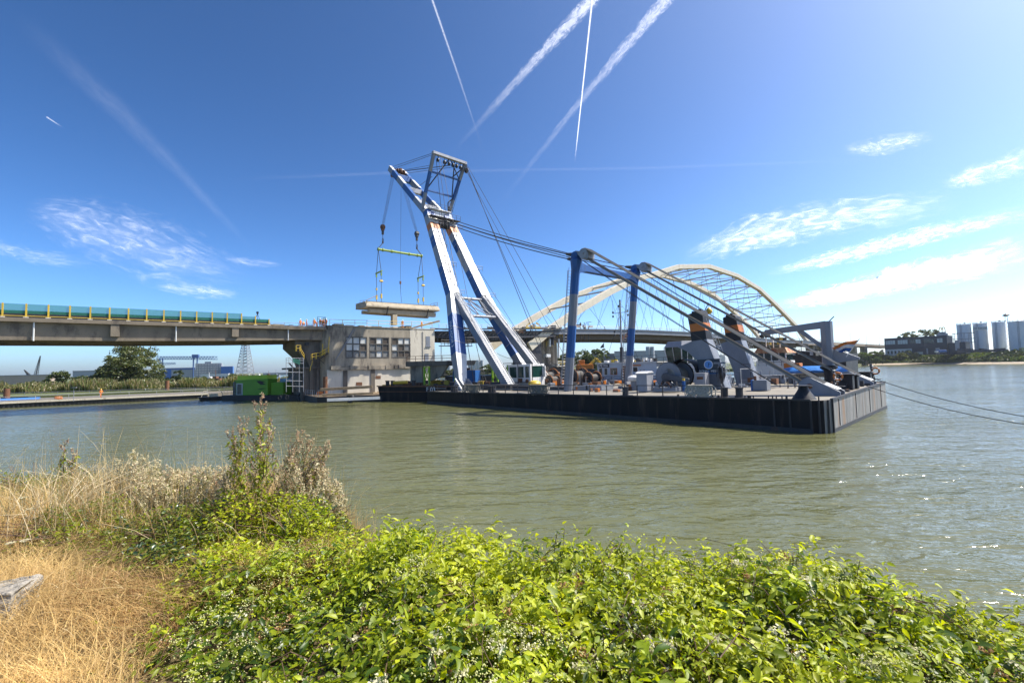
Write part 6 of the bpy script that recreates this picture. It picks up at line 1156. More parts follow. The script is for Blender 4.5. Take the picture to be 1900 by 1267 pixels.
for x0, y0, x1, y1, lab in ((64.5, 697, 75, 660, 'taller lattice boom crane on the far left horizon'), (53, 697, 45, 686, 'shorter lattice boom crane left of the taller one')):
    p, q = aty(x0, y0, 380), aty(x1, y1, 380); b = MB(); d = V3((1.1, 0, 0)); b.truss(p-d, q-d*.3, p+d, q+d*.3, 12, .16); b.truss(p-d+V3((0, 1.5, 0)), q-d*.3, p+d+V3((0, 1.5, 0)), q+d*.3, 12, .16); b.box(V3((p.x, p.y, 1)), 5, 3, 3.); tag(b.build('lattice_crane', m_dark), lab, 'crane', GLC)
PY = thing('power_pylon', atd(455, 260, 1), 'lattice steel power pylon seen below the bridge', 'pylon'); b = MB(); c0 = aty(455, 694, 260); c0.z = 1
Lg = lambda s, k, f: c0+V3((s*(3.8-3.1*f), k*(3.8-3.1*f), 26*f))
fs_ = [0, .12, .22, .31, .39, .46, .53, .59, .65, .71, .77, .83, .9, 1]
for s in (-1, 1):
    for k in (-1, 1): b.tube([Lg(s, k, 0), Lg(s, k, 1)], .16, 4)
for f0, f1 in zip(fs_, fs_[1:]):
    for (s0, k0), (s1, k1) in (((-1, -1), (1, -1)), ((-1, 1), (1, 1)), ((-1, -1), (-1, 1)), ((1, -1), (1, 1))): b.tube([Lg(s0, k0, f0), Lg(s1, k1, f1)], .09, 4); b.tube([Lg(s1, k1, f0), Lg(s0, k0, f1)], .09, 4); b.tube([Lg(s0, k0, f1), Lg(s1, k1, f1)], .09, 4)
b.build('lattice', m_lgrey, PY); b = MB()
for z in (22.5, 25.5): b.truss(c0+V3((-4, 0, z)), c0+V3((4, 0, z)), c0+V3((-4, 0, z+.2)), c0+V3((4, 0, z+.6)), 8, .1)
b.build('cross_arm', m_lgrey, PY)
rr = random.Random(77); GYS = 'small harbour things on the far left shore'
for i, x in enumerate((388, 400, 470, 480, 498, 512)):
    b = MB(); Yk = 230 if x < 440 else 420; p = atd(x, Yk, 1); b.box(p, 5+i % 3, 3, 1.6+.4*(i % 2)); b.box(p+Z*1.5, 2, 2, 1.5); b.tube([p+Z*2, p+Z*(5+i % 3)], .12); tag(b.build('harbour_boat', [m_white, m_rust, m_grey][i % 3]), ('white workboat left of the pylon under the scaffolded block', 'rusty workboat left of the pylon', 'grey workboat just right of the pylon', 'white workboat second right of the pylon', 'rusty workboat third right of the pylon', 'grey workboat nearest the scaffold stair')[i], 'boat', GYS)
# ================================================================== BACKGROUND BEHIND THE CRANE
m_silo = mat('silo_grey', (.38, .40, .42), .5, var=.08, streak=.3)
def silo_row(x0, x1, n, yt, Y, name, cat, labs, group, m=m_silo, z0=1.6):
    for i in range(n):
        a, c = aty(x0+(x1-x0)*i/n, yt, Y), aty(x0+(x1-x0)*(i+1)/n, yt, Y); r = (c-a).length*.47; p = a.lerp(c, .5); T = thing(name, V3((p.x, p.y, z0)), labs[i], cat, group)
        b = MB(); b.cyl(V3((p.x, p.y, z0)), V3((p.x, p.y, p.z)), r, 20); b.build('shell', m, T, smooth=True); b = MB(); b.lathe(V3((p.x, p.y, p.z)), [(r*1.02, -.15), (r*1.02, .05), (r*.5, r*.12), (.1, r*.2)], 20); b.build('roof', m_lgrey, T, smooth=True)
silo_row(868, 898, 4, 668.5, 420, 'silo', 'silo', ['first silo of the row seen between the crane struts', 'second silo of the row seen between the crane struts', 'third silo of the row seen between the crane struts', 'last silo of the row seen between the crane struts'], 'distant silos behind the boom feet')
silo_row(828, 838, 1, 669, 420, 'silo', 'silo', ['single silo left of the near boom foot'], 'distant silos behind the boom feet')
silo_row(1198, 1214, 2, 643.5, 300, 'silo', 'silo', ['left one of the twin silos over the tug roof', 'right one of the twin silos over the tug roof'], 'twin silos over the tug roof')
GTR = 'trees behind the crane barge'
tree('broadleaf_tree', 'big round tree right of the near gantry leg', atd(1078, 255, 1.6), [(0, 0, 7, 7, 6), (-8, 0, 6, 6, 5), (7, 0, 5.5, 6, 5)], 7000, .42, [m_fa, m_fb, m_fc], .5, group=GTR, seed=11)
tree('broadleaf_tree', 'loose topped tree left of the white tug mast', atd(1105, 260, 1.6), [(0, 0, 8, 6, 6), (5, 0, 9, 4, 4), (-4, 0, 5, 5, 4)], 5500, .42, [m_fb, m_fa], .5, group=GTR, seed=12)
tree('broadleaf_tree', 'small tree crown above the grey shed', atd(1131, 300, 1.6), [(0, 0, 7.5, 4.5, 3)], 2000, .4, [m_fb, m_fa], .3, group=GTR, seed=13)
tree('broadleaf_tree', 'round tree seen between the two struts of the crane', atd(905, 250, 1.6), [(0, 0, 2.6, 4.5, 3), (5, 0, 2, 4, 2.6)], 3000, .36, [m_fa, m_fb], .3, group=GTR, seed=14)
tree('broadleaf_tree', 'tree right of the near boom foot behind the barge', atd(835, 255, 1.6), [(0, 0, 1.6, 3, 2), (-6, 0, 1.4, 3, 1.8)], 2000, .36, [m_fa, m_fb], .3, group=GTR, seed=15)
tree('broadleaf_tree', 'dark tree left of the near gantry leg', atd(1050, 262, 1.6), [(0, 0, 6, 5, 5)], 2500, .4, [m_fc, m_fa], .4, group=GTR, seed=16)
fbld('warehouse', 'dark grey shed behind the left end of the white tug', 1082, 1140, 657.5, 280, mat('dark_cladding', (.16, .17, .19), .7, var=.1), depth=30, roof=.6)
fbld('warehouse', 'long grey shed running behind the far gantry leg', 1140, 1252, 653, 330, m_steel, depth=30, roof=1.2); fbld('warehouse', 'low pale hall behind the funnels', 1252, 1345, 661, 330, m_fwhite, depth=30, roof=.6)
fbld('warehouse', 'dark low hall under the steel span', 905, 985, 682, 300, mat('dark_cladding2', (.12, .10, .09), .7), depth=20); fbld('warehouse', 'brown low hall between the boom feet', 800, 905, 687.5, 290, m_timber, depth=20)
EX = thing('excavator', atd(1085, 120, 3), 'orange and yellow excavator on the pontoon behind the gantry leg', 'excavator'); p = atd(1085, 120, 3.6); b = MB(); b.box(p, 5, 3, .9, mi=1); b.box(p+Z*.9, 4.2, 2.8, 1.2, mi=0); b.box(p+Z*2.0+V3((-.8, 0, 0)), 1.6, 1.8, 1.2, mi=0); b.beam(p+Z*1.6+V3((1, 0, 0)), p+Z*3.6+V3((3.2, 0, 0)), .5, .6, mi=2); b.beam(p+Z*3.6+V3((3.2, 0, 0)), p+Z*1.4+V3((5, 0, 0)), .4, .5, mi=2); b.box(p+V3((8.6, 0, .2)), 6, 3, 1.6, mi=2); b.build('body', [m_orange, m_dark, m_yel], EX, bevel=.1)
PB = thing('flat_pontoon', atd(1085, 121, 0), 'flat pontoon hidden behind the crane carrying an excavator', 'pontoon'); b = MB(); p = atd(1040, 122, -1); b.box(p, 60, 12, 4.4); b.build('hull', m_dark, PB)
FLP = thing('flag', atd(1120, 120, 2), 'small dark blue flag on a thin pole right of the trees', 'flag'); b = MB(); p = aty(1120.5, 636, 110); q = aty(1121, 662, 110); b.tube([q, p], .06, 5); b.build('flagpole', m_white, FLP); b = MB(); b.prism([p, p-Z*1.1, p-Z*1.3+V3((-.9, 0, 0)), p-Z*.9+V3((-.8, 0, 0))], V3((0, .04, 0))); b.build('flag_cloth', m_navy, FLP)
# ================================================================== RIGHT BANK
def rb(x, y, Y, z=None): p = aty(x, y, Y); return p if z is None else V3((p.x, p.y, z))
GRT = 'trees on the right bank'
for i, (x, Y, hh, r, lab, ms) in enumerate(((1585, 398, 10, 5.5, 'left bushy tree at the right end of the bridge ramp', [m_fa, m_fc, m_fb]), (1603, 396, 11, 6, 'second bushy tree at the right end of the bridge ramp', [m_fb, m_fa, m_fg]), (1624, 394, 11, 6, 'third, brightest bushy tree left of the dark restaurant', [m_fg, m_fb, m_fa]), (1637, 402, 12, 3.5, 'narrow dark tree touching the dark restaurant', [m_fc, m_fa]))):
    tree('broadleaf_tree', lab, rb(x, 660, Y, 1.5), [(0, 0, hh*.6, r, hh*.42), (-r*.6, -2, hh*.35, r*.8, hh*.33), (r*.6, -2, hh*.35, r*.8, hh*.33)], 3200, .5, ms, .4, group=GRT, seed=20+i)
for i, (x, y, Y, r, lab) in enumerate(((1676, 621, 440, 5, 'crown of a tree behind the left end of the restaurant roof'), (1692, 617, 442, 6, 'second tree crown behind the restaurant roof'), (1712, 613, 444, 7, 'tallest tree crown behind the restaurant roof'), (1728, 613, 446, 6, 'right tree crown behind the restaurant roof'))):
    p = rb(x, y, Y); tree('broadleaf_tree', lab, V3((p.x, p.y, 9)), [(0, 0, p.z-9-r*.35, r, r*.5), (r*.5, 0, p.z-9-r*.6, r*.7, r*.4)], 2000, .45, [m_fy, m_fb, m_fa], .3, group=GRT, seed=30+i)
tree('shrub', 'pale feathery bush in front of the restaurant', rb(1683, 660, 384, 4), [(0, 0, 4, 7, 4), (-5, 0, 3, 5, 3), (6, 0, 3, 5, 3)], 4500, .5, [m_fy, m_fb], .2, 'shrub', GRT, 40)
tree('broadleaf_tree', 'dark little trees below the left end of the restaurant', rb(1655, 662, 388, 3), [(0, 0, 3, 4, 3), (6, 0, 2.5, 4, 2.5)], 2000, .5, [m_fc, m_fa], .2, group=GRT, seed=41)
# planted slope
rg = np.random.default_rng(8); N_ = 16000; k = rg.uniform(0, 1, N_); shp = np.array(sh, float); seg = k*(len(sh)-1-.001); ii = np.clip(seg.astype(int), 1, len(sh)-2); ff = (seg-ii)[:, None]; P = shp[ii]*(1-ff)+shp[ii+1]*ff; d = 15+rg.uniform(0, 1, N_)*20; P = P+np.array([.97, .25])*d[:, None]; zz = np.interp(d, [15, 17, 34, 60], [1.3, 3.2, 8.6, 9])+rg.uniform(0, 1.2, N_)*(1+.8*np.sin(P[:, 1]*.21)+.6*np.sin(P[:, 1]*.57+d*.3))
v, f_ = quads(np.stack([P[:, 0], P[:, 1], zz], 1), .75, rg, 1.); cl = (np.sin(P[:, 1]*.13+d*.2)+rg.normal(0, .5, N_)); tag(fastmesh('ground_cover', v, f_, [m_fa, m_fb, m_fc, m_fg], np.where(cl > .6, 3, np.where(cl > 0, 1, np.where(cl > -.8, 0, 2)))), 'low green shrubs covering the dyke slope on the right bank', 'shrubs', None, 'stuff')
# restaurant
RS = thing('restaurant', rb(1705, 650, 420, 9), 'long dark two storey restaurant with a ribbon of windows on the right bank', 'building')
YR0, YR1 = 402, 368; p0_, p1_ = rb(1640.5, 628, YR0), rb(1756, 620.5, YR1); p1_.z = p0_.z; zt = p0_.z; dd = (p1_-p0_); L_ = dd.length; dx = dd.normalized(); dn = Z.cross(dx)
def rq(a, c, z): return V3((p0_.x, p0_.y, 0))+dx*a+dn*c+Z*z
m_rest = mat('dark_blue_cladding', (.018, .028, .045), .5, var=.15); b = MB(); H_ = lambda a0, a1, c0, c1, z0, z1, mi=0: b.hexa([rq(a0, c0, z0), rq(a1, c0, z0), rq(a1, c1, z0), rq(a0, c1, z0)], [rq(a0, c0, z1), rq(a1, c0, z1), rq(a1, c1, z1), rq(a0, c1, z1)], mi)
H_(0, L_, 0, 16, 13.6, zt); b.build('upper_storey', m_rest, RS); b = MB(); H_(0, L_*.45, .3, 16, 8, 13.55); b.build('ground_storey', m_fwhite, RS); b = MB(); H_(L_*.45, L_, .6, 16, 8, 13.55); b.build('ground_storey', m_rest, RS, label='dark open ground storey')
b = MB(); n = 22
for i in range(n): 
    if i % 5 == 4: continue
    H_(L_*.02+L_*.92*i/n, L_*.02+L_*.92*(i+.88)/n, -.12, 0, zt-5.6, zt-2.2, rr.choice([0, 0, 1]))
b.build('window_band', [mat('bright_glazing', (.38, .44, .46), .15, var=.4, scale=.3), m_glass], RS); b = MB()
for i in range(7): H_(L_*.04+i*L_*.06, L_*.04+i*L_*.06+1.3, .15, .32, 9.5, 12.2)
b.build('window', m_glass, RS)
for a_, c_, z_, mm_ in ((.82, .88, 13.4, m_lgrey), (.5, .62, 10.5, m_tan), (.68, .70, 13.4, m_lgrey)): b = MB(); H_(L_*a_, L_*c_, .3, .6, 8.6, z_); b.build('door', mm_, RS)
SGN = thing('roof_sign', rq(L_*.92, 4, zt), 'golden arched letter sign on a grey roof box', 'sign'); b = MB(); c = rq(L_*.93, 2, zt); b.box(c, 6.5, 3, 1.6, X=dx); b.box(c+Z*1.6, 4.5, 2.5, 1.3, X=dx); b.build('roof_box', m_lgrey, SGN); b = MB(); m_gold = mat('golden_sign', (.75, .45, .03), .4, var=.05)
for s in (-1, 1): b.tube([c+Z*3.0+dx*(s*(.95+.95*math.cos(t))) + Z*(3.9*math.sin(t)) for t in np.linspace(0, math.pi, 13)], .3, 6)
b.build('arched_letter', m_gold, SGN)
EXT = thing('stair_annex', rq(L_+3, 3, 9), 'open steel stair annex between the restaurant and the tanks', 'building'); b = MB()
b.hexa([rq(L_+.2, 1, 8), rq(L_+11, -1, 8), rq(L_+11, 12, 8), rq(L_+.2, 12, 8)], [rq(L_+.2, 1, 17), rq(L_+11, -1, 17.5), rq(L_+11, 12, 17.5), rq(L_+.2, 12, 17)]); b.build('wall', m_rest, EXT); b = MB(); c = rq(L_+3, 4, 17); 
for i in range(4):
    for j in range(2): b.tube([c+dx*i*3+dn*j*4, c+dx*i*3+dn*j*4+Z*8], .2, 5)
for z in (0, 3, 7.5): b.tube([c+Z*z-dx*.5, c+dx*12+Z*z], .2, 5); b.tube([c+Z*z-dx*.5+dn*4, c+dx*12+Z*z+dn*4], .2, 5)
b.cyl(rq(L_+6, 0, 10), rq(L_+6, 0, 19), 1.6, 12); b.build('steel_frame', m_lgrey, EXT)
# storage tanks
GTK = 'large grey storage tanks'; 
for x0, x1, yt, Y, lab, band in ((1773, 1803, 603, 385, 'leftmost large storage tank next to the restaurant', 0), (1803, 1833, 601, 380, 'storage tank with dark lettering near its rim', 1), (1838, 1867, 598.5, 372, 'third storage tank from the left with a ladder at its left side', 0), (1866.5, 1935, 597, 350, 'widest storage tank cut by the right edge of the view', 0)):
    a, c = aty(x0, yt, Y), aty(x1, yt, Y); h_ = math.atan2(c.x, c.y)*.5-math.atan2(a.x, a.y)*.5; aa = (math.atan2(c.x, c.y)+math.atan2(a.x, a.y))*.5; D_ = Y/math.cos(aa); r = D_*math.sin(h_)*.93; p = V3((D_*math.sin(aa), D_*math.cos(aa), a.z)); T = thing('storage_tank', V3((p.x, p.y, 8)), lab, 'storage tank', GTK)
    b = MB(); b.cyl(V3((p.x, p.y, 7.5)), p, r, 40); b.build('shell', mat('tank_paint', (.66, .68, .70), .5, var=.06, dirt=(.3, .3, .3), damt=.15, dscale=.2, streak=.3), T, smooth=True); b = MB(); b.lathe(p, [(r*1.015, -.3), (r*1.015, .1), (r*.6, r*.07), (.2, r*.13)], 40); b.build('roof', m_white, T, smooth=True)
    b = MB(); pts = [p+V3((math.cos(t)*r, math.sin(t)*r, .1)) for t in np.linspace(0, 6.283, 19)]; b.rail(pts, 1.1, 4, .08, (.5,)); t = 3.5; q = p+V3((math.cos(t)*r*1.03, math.sin(t)*r*1.03, 0)); b.ladder(V3((q.x, q.y, 8)), q+Z*.8, V3((math.sin(t), -math.cos(t), 0)), .8, 1, .1); b.box(p+V3((-r*.3, -r*.5, .5)), .8, .8, 1.2); b.build('rim_railing', m_grey, T)
    if band: nn = V3((-p.x, -p.y, 0)).normalized(); xx = V3((-nn.y, nn.x, 0)); b = MB(); b.box(V3((p.x, p.y, p.z-5.6))+nn*(r*1.0), 8.5, .8, 2.9, X=xx); b.build('name_board', m_fwhite, T); text('lettering', 'DE RIJCKE', 1.7, V3((p.x, p.y, p.z-4.1))+nn*(r*1.0+.45), xx, Z, m_navy, T, .02)
b = MB(); p = rb(1866.5, 586, 380); q = V3((p.x, p.y, 9)); 
for s in (-1.2, 1.2): b.tube([q+V3((s, 0, 0)), p+V3((s*.8, 0, 0))], .2, 5)
for z in range(10, int(p.z), 3): b.tube([V3((p.x-1.1, p.y, z)), V3((p.x+1.1, p.y, z+3))], .12, 4)
b.lathe(p-Z*.5, [(.8, 0), (2.2, .6), (2.2, 1.2), (.4, 2.4)], 10); tag(b.build('vent_tower', m_dark), 'slim lattice vent tower between the last two tanks', 'tower')
GVH = 'vehicles and tanks at the foot of the storage tanks'
b = MB(); p = rb(1747, 652.5, 350, 9.2); b.box(p+Z*.3, 6, 2.2, 1.9, mi=0); b.box(p+Z*.3+V3((-1.5, 0, 0)), 6, 2.1, 1.0, mi=1); b.cyl(p+V3((-3, -1.1, .5)), p+V3((-3, 1.1, .5)), .5, 10, 2); b.cyl(p+V3((2, -1.1, .5)), p+V3((2, 1.1, .5)), .5, 10, 2); tag(b.build('van', [m_blue, m_white, m_dark], bevel=.2), 'blue and white van parked in front of the restaurant', 'van')
b = MB()
for x in range(1776, 1868, 5): p = rb(x, 650, 352, 9.0); b.box(p, 2.2, 2, rr.uniform(1.5, 3.2), mi=0 if x % 3 else 1)
tag(b.build('pump_station', [m_navy, m_dark]), 'row of dark pumps and pipes in front of the tanks', 'pumps', None, 'stuff')
# bird
b = MB(); p = aty(1627, 515, 80); b.lathe(p, [(.02, -.2), (.09, 0), (.03, .22)], 8, ax=V3((1, 0, 0))); b.prism([p, p+V3((.1, .45, .12)), p+V3((-.1, .4, .1))], Z*.02); b.prism([p, p+V3((.1, -.45, .12)), p+V3((-.1, -.4, .1))], Z*.02); tag(b.build('bird', m_dark), 'tiny dark bird against the bright cloud band', 'bird')
# ================================================================== FOREGROUND VEGETATION
rg = np.random.default_rng(12)
def vnoise(x, y, s, seed=0):
    x = np.asarray(x)*s+seed*17.3; y = np.asarray(y)*s+seed*9.1; xi = np.floor(x).astype(int); yi = np.floor(y).astype(int); fx = x-xi; fy = y-yi; fx = fx*fx*(3-2*fx); fy = fy*fy*(3-2*fy)
    h = lambda a, b: (np.sin(a*127.1+b*311.7)*43758.5453) % 1
    return (h(xi, yi)*(1-fx)+h(xi+1, yi)*fx)*(1-fy)+(h(xi, yi+1)*(1-fx)+h(xi+1, yi+1)*fx)*fy
LT = np.array([(0, 0, 0), (.3, .27, .06), (.3, 0, -.03), (.3, -.27, .06), (.68, .2, .0), (.68, 0, -.08), (.68, -.2, 0), (1, 0, -.24)])
LF = np.array([(0, 2, 1), (0, 3, 2), (1, 2, 5), (1, 5, 4), (2, 3, 6), (2, 6, 5), (4, 5, 7), (5, 6, 7)])
def leaves(name, P, D, N, L, mats, mi, parent=None, wid=1.0):
    D = unit(D); Y = unit(np.cross(N, D)); Zz = np.cross(D, Y); n = len(P); wv = rg.uniform(.75, 1.2, (n, 1))*wid
    V = P[:, None, :] + L[:, None, None]*(LT[None, :, 0:1]*D[:, None, :] + LT[None, :, 1:2]*wv[:, None, :]*Y[:, None, :] + LT[None, :, 2:3]*Zz[:, None, :]*rg.uniform(.3, 1.8, (n, 1, 1)))
    F = (np.arange(n)*8)[:, None, None]+LF[None]; return fastmesh(name, V.reshape(-1, 3), F.reshape(-1, 3), mats, np.repeat(mi, 8), parent, True)
def blades(name, P, H, Wd, lean, mats, mi, parent=None, droop=.5, segs=4):
    n = len(P); a = rg.uniform(0, math.pi, n); W_ = np.stack([np.cos(a), np.sin(a), 0*a], 1)*Wd[:, None]; vs = []
    for k in range(segs+1):
        t = k/segs; c = P+np.stack([lean[:, 0]*t**1.6*H, lean[:, 1]*t**1.6*H, H*(t-droop*t**2.4*np.minimum(1, np.hypot(lean[:, 0], lean[:, 1])))], 1); w = W_*(1-t*.8); vs += [c-w, c+w]
    V = np.stack(vs, 1).reshape(-1, 3); i0 = (np.arange(n)*(segs+1)*2)[:, None, None]; F = i0+np.array([(2*k, 2*k+1, 2*k+3, 2*k+2) for k in range(segs)])[None]
    return fastmesh(name, V, F.reshape(-1, 4), mats, np.repeat(mi, segs), parent)
HT = [(-2.6, 4.6, 3.80), (-1.37, 3.9, 3.90), (-.65, 3.6, 4.13), (0, 3.4, 4.10), (.96, 3.2, 4.07), (1.48, 3.15, 4.08), (1.98, 3.05, 4.0), (2.4, 2.9, 3.92), (2.66, 2.8, 3.82), (2.78, 2.75, 3.79), (2.95, 2.6, 3.88), (3.8, 2.6, 3.9), (6, 2.6, 3.9)]
hx = [h[0] for h in HT]; hy_ = [h[1] for h in HT]; hz_ = [h[2] for h in HT]
def hedge_edge(y): return np.interp(y, [1.2, 2.4, 2.8, 3.3, 3.65, 4.1, 4.6], [-2.7, -2.8, -2.95, -2.9, -2.5, -2.05, -1.75])
def hedge(x, y):
    yc = np.interp(x, hx, hy_); zc = np.interp(x, hx, hz_); z = np.where(y < yc, zc-.10*(yc-y)-.02*(yc-y)**2, zc-.75*(y-yc)-.5*(y-yc)**2)
    z = z+.26*(vnoise(x, y, 1.6, 1)-.5)+.40*(np.minimum(vnoise(x, y, 4.0, 2), .58)-.46)+.10*(vnoise(x, y, 9, 3)-.5)
    r = np.clip((x-hedge_edge(y)+.25*(vnoise(x, y, 3, 5)-.5))/.55, 0, 1); r = r*(2-r); return 3.66+(z-3.66)*r, r
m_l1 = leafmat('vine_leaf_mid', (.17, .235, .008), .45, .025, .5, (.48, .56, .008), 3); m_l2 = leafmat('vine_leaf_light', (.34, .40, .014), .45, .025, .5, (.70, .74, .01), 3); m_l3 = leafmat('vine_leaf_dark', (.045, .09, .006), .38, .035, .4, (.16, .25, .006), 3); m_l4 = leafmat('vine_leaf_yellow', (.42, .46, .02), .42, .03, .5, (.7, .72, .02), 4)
m_bud = leafmat('flower_bud', (.62, .62, .28), .3, .03, .5, (.7, .7, .34)); m_flow = leafmat('cream_flower', (.66, .62, .42), .35, .02, .5, (.7, .66, .42)); m_bfl = leafmat('dried_flower', (.33, .19, .08), .2, .02, .6, (.35, .2, .08)); m_twig = mat('brown_twig', (.12, .07, .04), .8, var=.3, scale=20)
HG = thing('flowering_thicket', (0.5, 2.4, 3.6), 'dense bright green clematis thicket with tiny cream buds along the front edge', 'bush')
# sprays: short shoots with paired leaves
ns = 13500; sx = rg.uniform(-3.2, 4.6, ns); sy = rg.uniform(1.25, 4.7, ns); zt, r = hedge(sx, sy); yc = np.interp(sx, hx, hy_); ok = (r > .05) & (sy < yc+.55) & (sx < sy*1.35+.4) & (sx > -sy*1.3-.4) & (rg.uniform(0, 1, ns) < .35+.65*r); sx, sy, zt, r = sx[ok], sy[ok], zt[ok], r[ok]; ns = len(sx)
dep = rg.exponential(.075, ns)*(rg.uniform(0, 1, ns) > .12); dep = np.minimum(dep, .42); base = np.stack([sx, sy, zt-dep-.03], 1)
sd = unit(np.stack([rg.normal(0, 1, ns), rg.normal(-.15, 1, ns), rg.uniform(-.15, 1.1, ns)], 1)); K = 7; PL_, DL, NL, LL, MI = [], [], [], [], []
for k in range(K):
    for s in (-1, 1):
        t = .03+.038*k; side = unit(np.cross(sd, np.array([0, 0, 1.])+rg.normal(0, .25, (ns, 3))))
        p = base+sd*t+rg.normal(0, .008, (ns, 3)); p[:, 2] -= .4*t*t; d = side*s*1.0+sd*rg.uniform(.2, .9, (ns, 1))+rg.normal(0, .32, (ns, 3)); d[:, 2] -= rg.uniform(0, .75, ns)
        sel = rg.uniform(0, 1, ns) < .72; PL_.append(p[sel]); DL.append(d[sel]); nn = rg.normal(0, .42, (ns, 3)); nn[:, 2] += 1; nn[:, 1] -= .25; NL.append(nn[sel]); l = (.020+.066*rg.uniform(0, 1, ns)**2.0)*(1.12-.06*k); LL.append(l[sel])
        tone = vnoise(sx, sy, 2.3, 9)+rg.normal(0, .22, ns)+.05*k-dep*1.2; MI.append(np.where(tone > .92, 3, np.where(tone > .58, 1, np.where(tone > .26, 0, 2)))[sel])  # deeper shoots pick darker leaves: shade of the voids put into colour
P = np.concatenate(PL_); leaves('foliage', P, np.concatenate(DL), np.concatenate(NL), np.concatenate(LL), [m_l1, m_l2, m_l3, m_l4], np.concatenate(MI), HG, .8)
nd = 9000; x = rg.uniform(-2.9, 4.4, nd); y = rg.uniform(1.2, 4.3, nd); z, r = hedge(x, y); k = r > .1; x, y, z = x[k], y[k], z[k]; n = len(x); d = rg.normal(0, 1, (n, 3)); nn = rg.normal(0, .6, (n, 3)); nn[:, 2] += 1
leaves('foliage', np.stack([x, y, z-rg.uniform(.14, .38, n)], 1), d, nn, rg.uniform(.05, .10, n), [m_l3, leafmat('painted_shade_leaf', (.02, .035, .006), .2, .02, .5, (.05, .08, .006))], rg.integers(0, 2, n), HG, .95)  # deep layer of near-black leaves: shade of the hollows painted as leaf colour
# patches of larger leaves
nl = 1500; x = rg.uniform(-2.4, 3.9, nl); y = rg.uniform(1.4, 3.6, nl); k = (vnoise(x, y, 1.5, 40) > .58) & (y < np.interp(x, hx, hy_)+.1); x, y = x[k], y[k]; z, r = hedge(x, y); n = len(x); d = np.stack([rg.normal(0, 1, n), rg.normal(-.3, 1, n), rg.uniform(-.5, .3, n)], 1); nn = rg.normal(0, .35, (n, 3)); nn[:, 2] += 1
leaves('foliage', np.stack([x, y, z+rg.uniform(-.05, .05, n)], 1), d, nn, rg.uniform(.075, .125, n), [m_l1, m_l2, m_l3], rg.choice([0, 0, 1, 2, 2], n), HG, .95)
# long shoots that stand out of the crest
nsx = 240; xx = rg.uniform(-1.6, 4.2, nsx); yy = np.interp(xx, hx, hy_)+rg.uniform(-.35, .1, nsx); zz, _ = hedge(xx, yy); PL_, DL, NL, LL, MI, ST2 = [], [], [], [], [], MB()
for i in range(nsx):
    p = np.array([xx[i], yy[i], zz[i]-.05]); d = unit(np.array([rg.normal(0, .5), rg.normal(0, .5), 1.])); L0 = rg.uniform(.08, .24)*(1.7 if rg.uniform() < .15 else 1); n = int(L0/.022); pts = []
    for k in range(n+1): t = k/n; q = p+d*L0*t+np.array([0, 0, -.3*L0*t*t]); pts.append(q)
    ST2.tube(pts[::2] if len(pts) > 4 else pts, .0022, 4)
    for k, q in enumerate(pts[1:]):
        PL_.append(q); a = rg.uniform(0, 6.28); DL.append([math.cos(a), math.sin(a), rg.uniform(-.1, .6)]); NL.append([rg.normal(0, .4), rg.normal(0, .4), 1]); LL.append(rg.uniform(.02, .045)*(1.1-.5*k/n)); MI.append(rg.choice([0, 1, 1, 3]))
leaves('shoot_leaves', np.array(PL_), np.array(DL), np.array(NL), np.array(LL), [m_l1, m_l2, m_l3, m_l4], np.array(MI), HG)
for i in range(420):
    x, y = rg.uniform(-2.2, 3.6), rg.uniform(1.4, 3.2); z, r = hedge(x, y); z = float(z)-rg.uniform(.0, .25); a = rg.uniform(0, 6.28); l = rg.uniform(.15, .5); e = np.array([math.cos(a), math.sin(a), rg.uniform(-.4, .3)])*l
    ST2.tube([(x, y, z-.06), (x+e[0]*.5, y+e[1]*.5, z+e[2]*.5+.04), (x+e[0], y+e[1], z+e[2]-.03)], rg.uniform(.0015, .004), 4)
for i in range(90):
    x, y = rg.uniform(-2.4, 3.4), rg.uniform(1.5, 3.2); z, r = hedge(x, y); a = rg.uniform(0, 6.28); l = rg.uniform(.3, .8); pts = []
    for k in range(7): t = k/6; qx, qy = x+math.cos(a+.5*t)*l*t, y+math.sin(a+.5*t)*l*t; hz2, _ = hedge(qx, qy); pts.append((qx, qy, float(hz2)-.03+.07*math.sin(t*math.pi)))
    ST2.tube(pts, rg.uniform(.002, .0042), 5, 0, .0012)
ST2.build('stem', m_twig, HG)
def octa(P, r):
    O = np.array([(1, 0, 0), (-1, 0, 0), (0, 1, 0), (0, -1, 0), (0, 0, 1), (0, 0, -1)]); F = np.array([(0, 2, 4), (2, 1, 4), (1, 3, 4), (3, 0, 4), (2, 0, 5), (1, 2, 5), (3, 1, 5), (0, 3, 5)])
    V = P[:, None, :]+O[None]*r[:, None, None]; return V.reshape(-1, 3), ((np.arange(len(P))*6)[:, None, None]+F[None]).reshape(-1, 3)
nb = 2500; bx = rg.uniform(-2.8, 3.9, nb); by = rg.uniform(1.35, 3.9, nb); bz, r = hedge(bx, by); ok = (r > .25) & (by < np.interp(bx, hx, hy_)+.15) & (vnoise(bx, by, 1.9, 21) > .36); bx, by, bz = bx[ok], by[ok], bz[ok]; nb = len(bx); m = 15
C3 = np.stack([bx, by, bz+.015], 1)+rg.normal(0, .02, (nb, 3)); PP = (C3[:, None, :]+rg.normal(0, 1, (nb, m, 3))*np.array([.032, .032, .018])).reshape(-1, 3); v, f_ = octa(PP, rg.uniform(.003, .0070, len(PP))); fastmesh('bud', v, f_, [m_bud], None, HG)['kind'] = 'stuff'
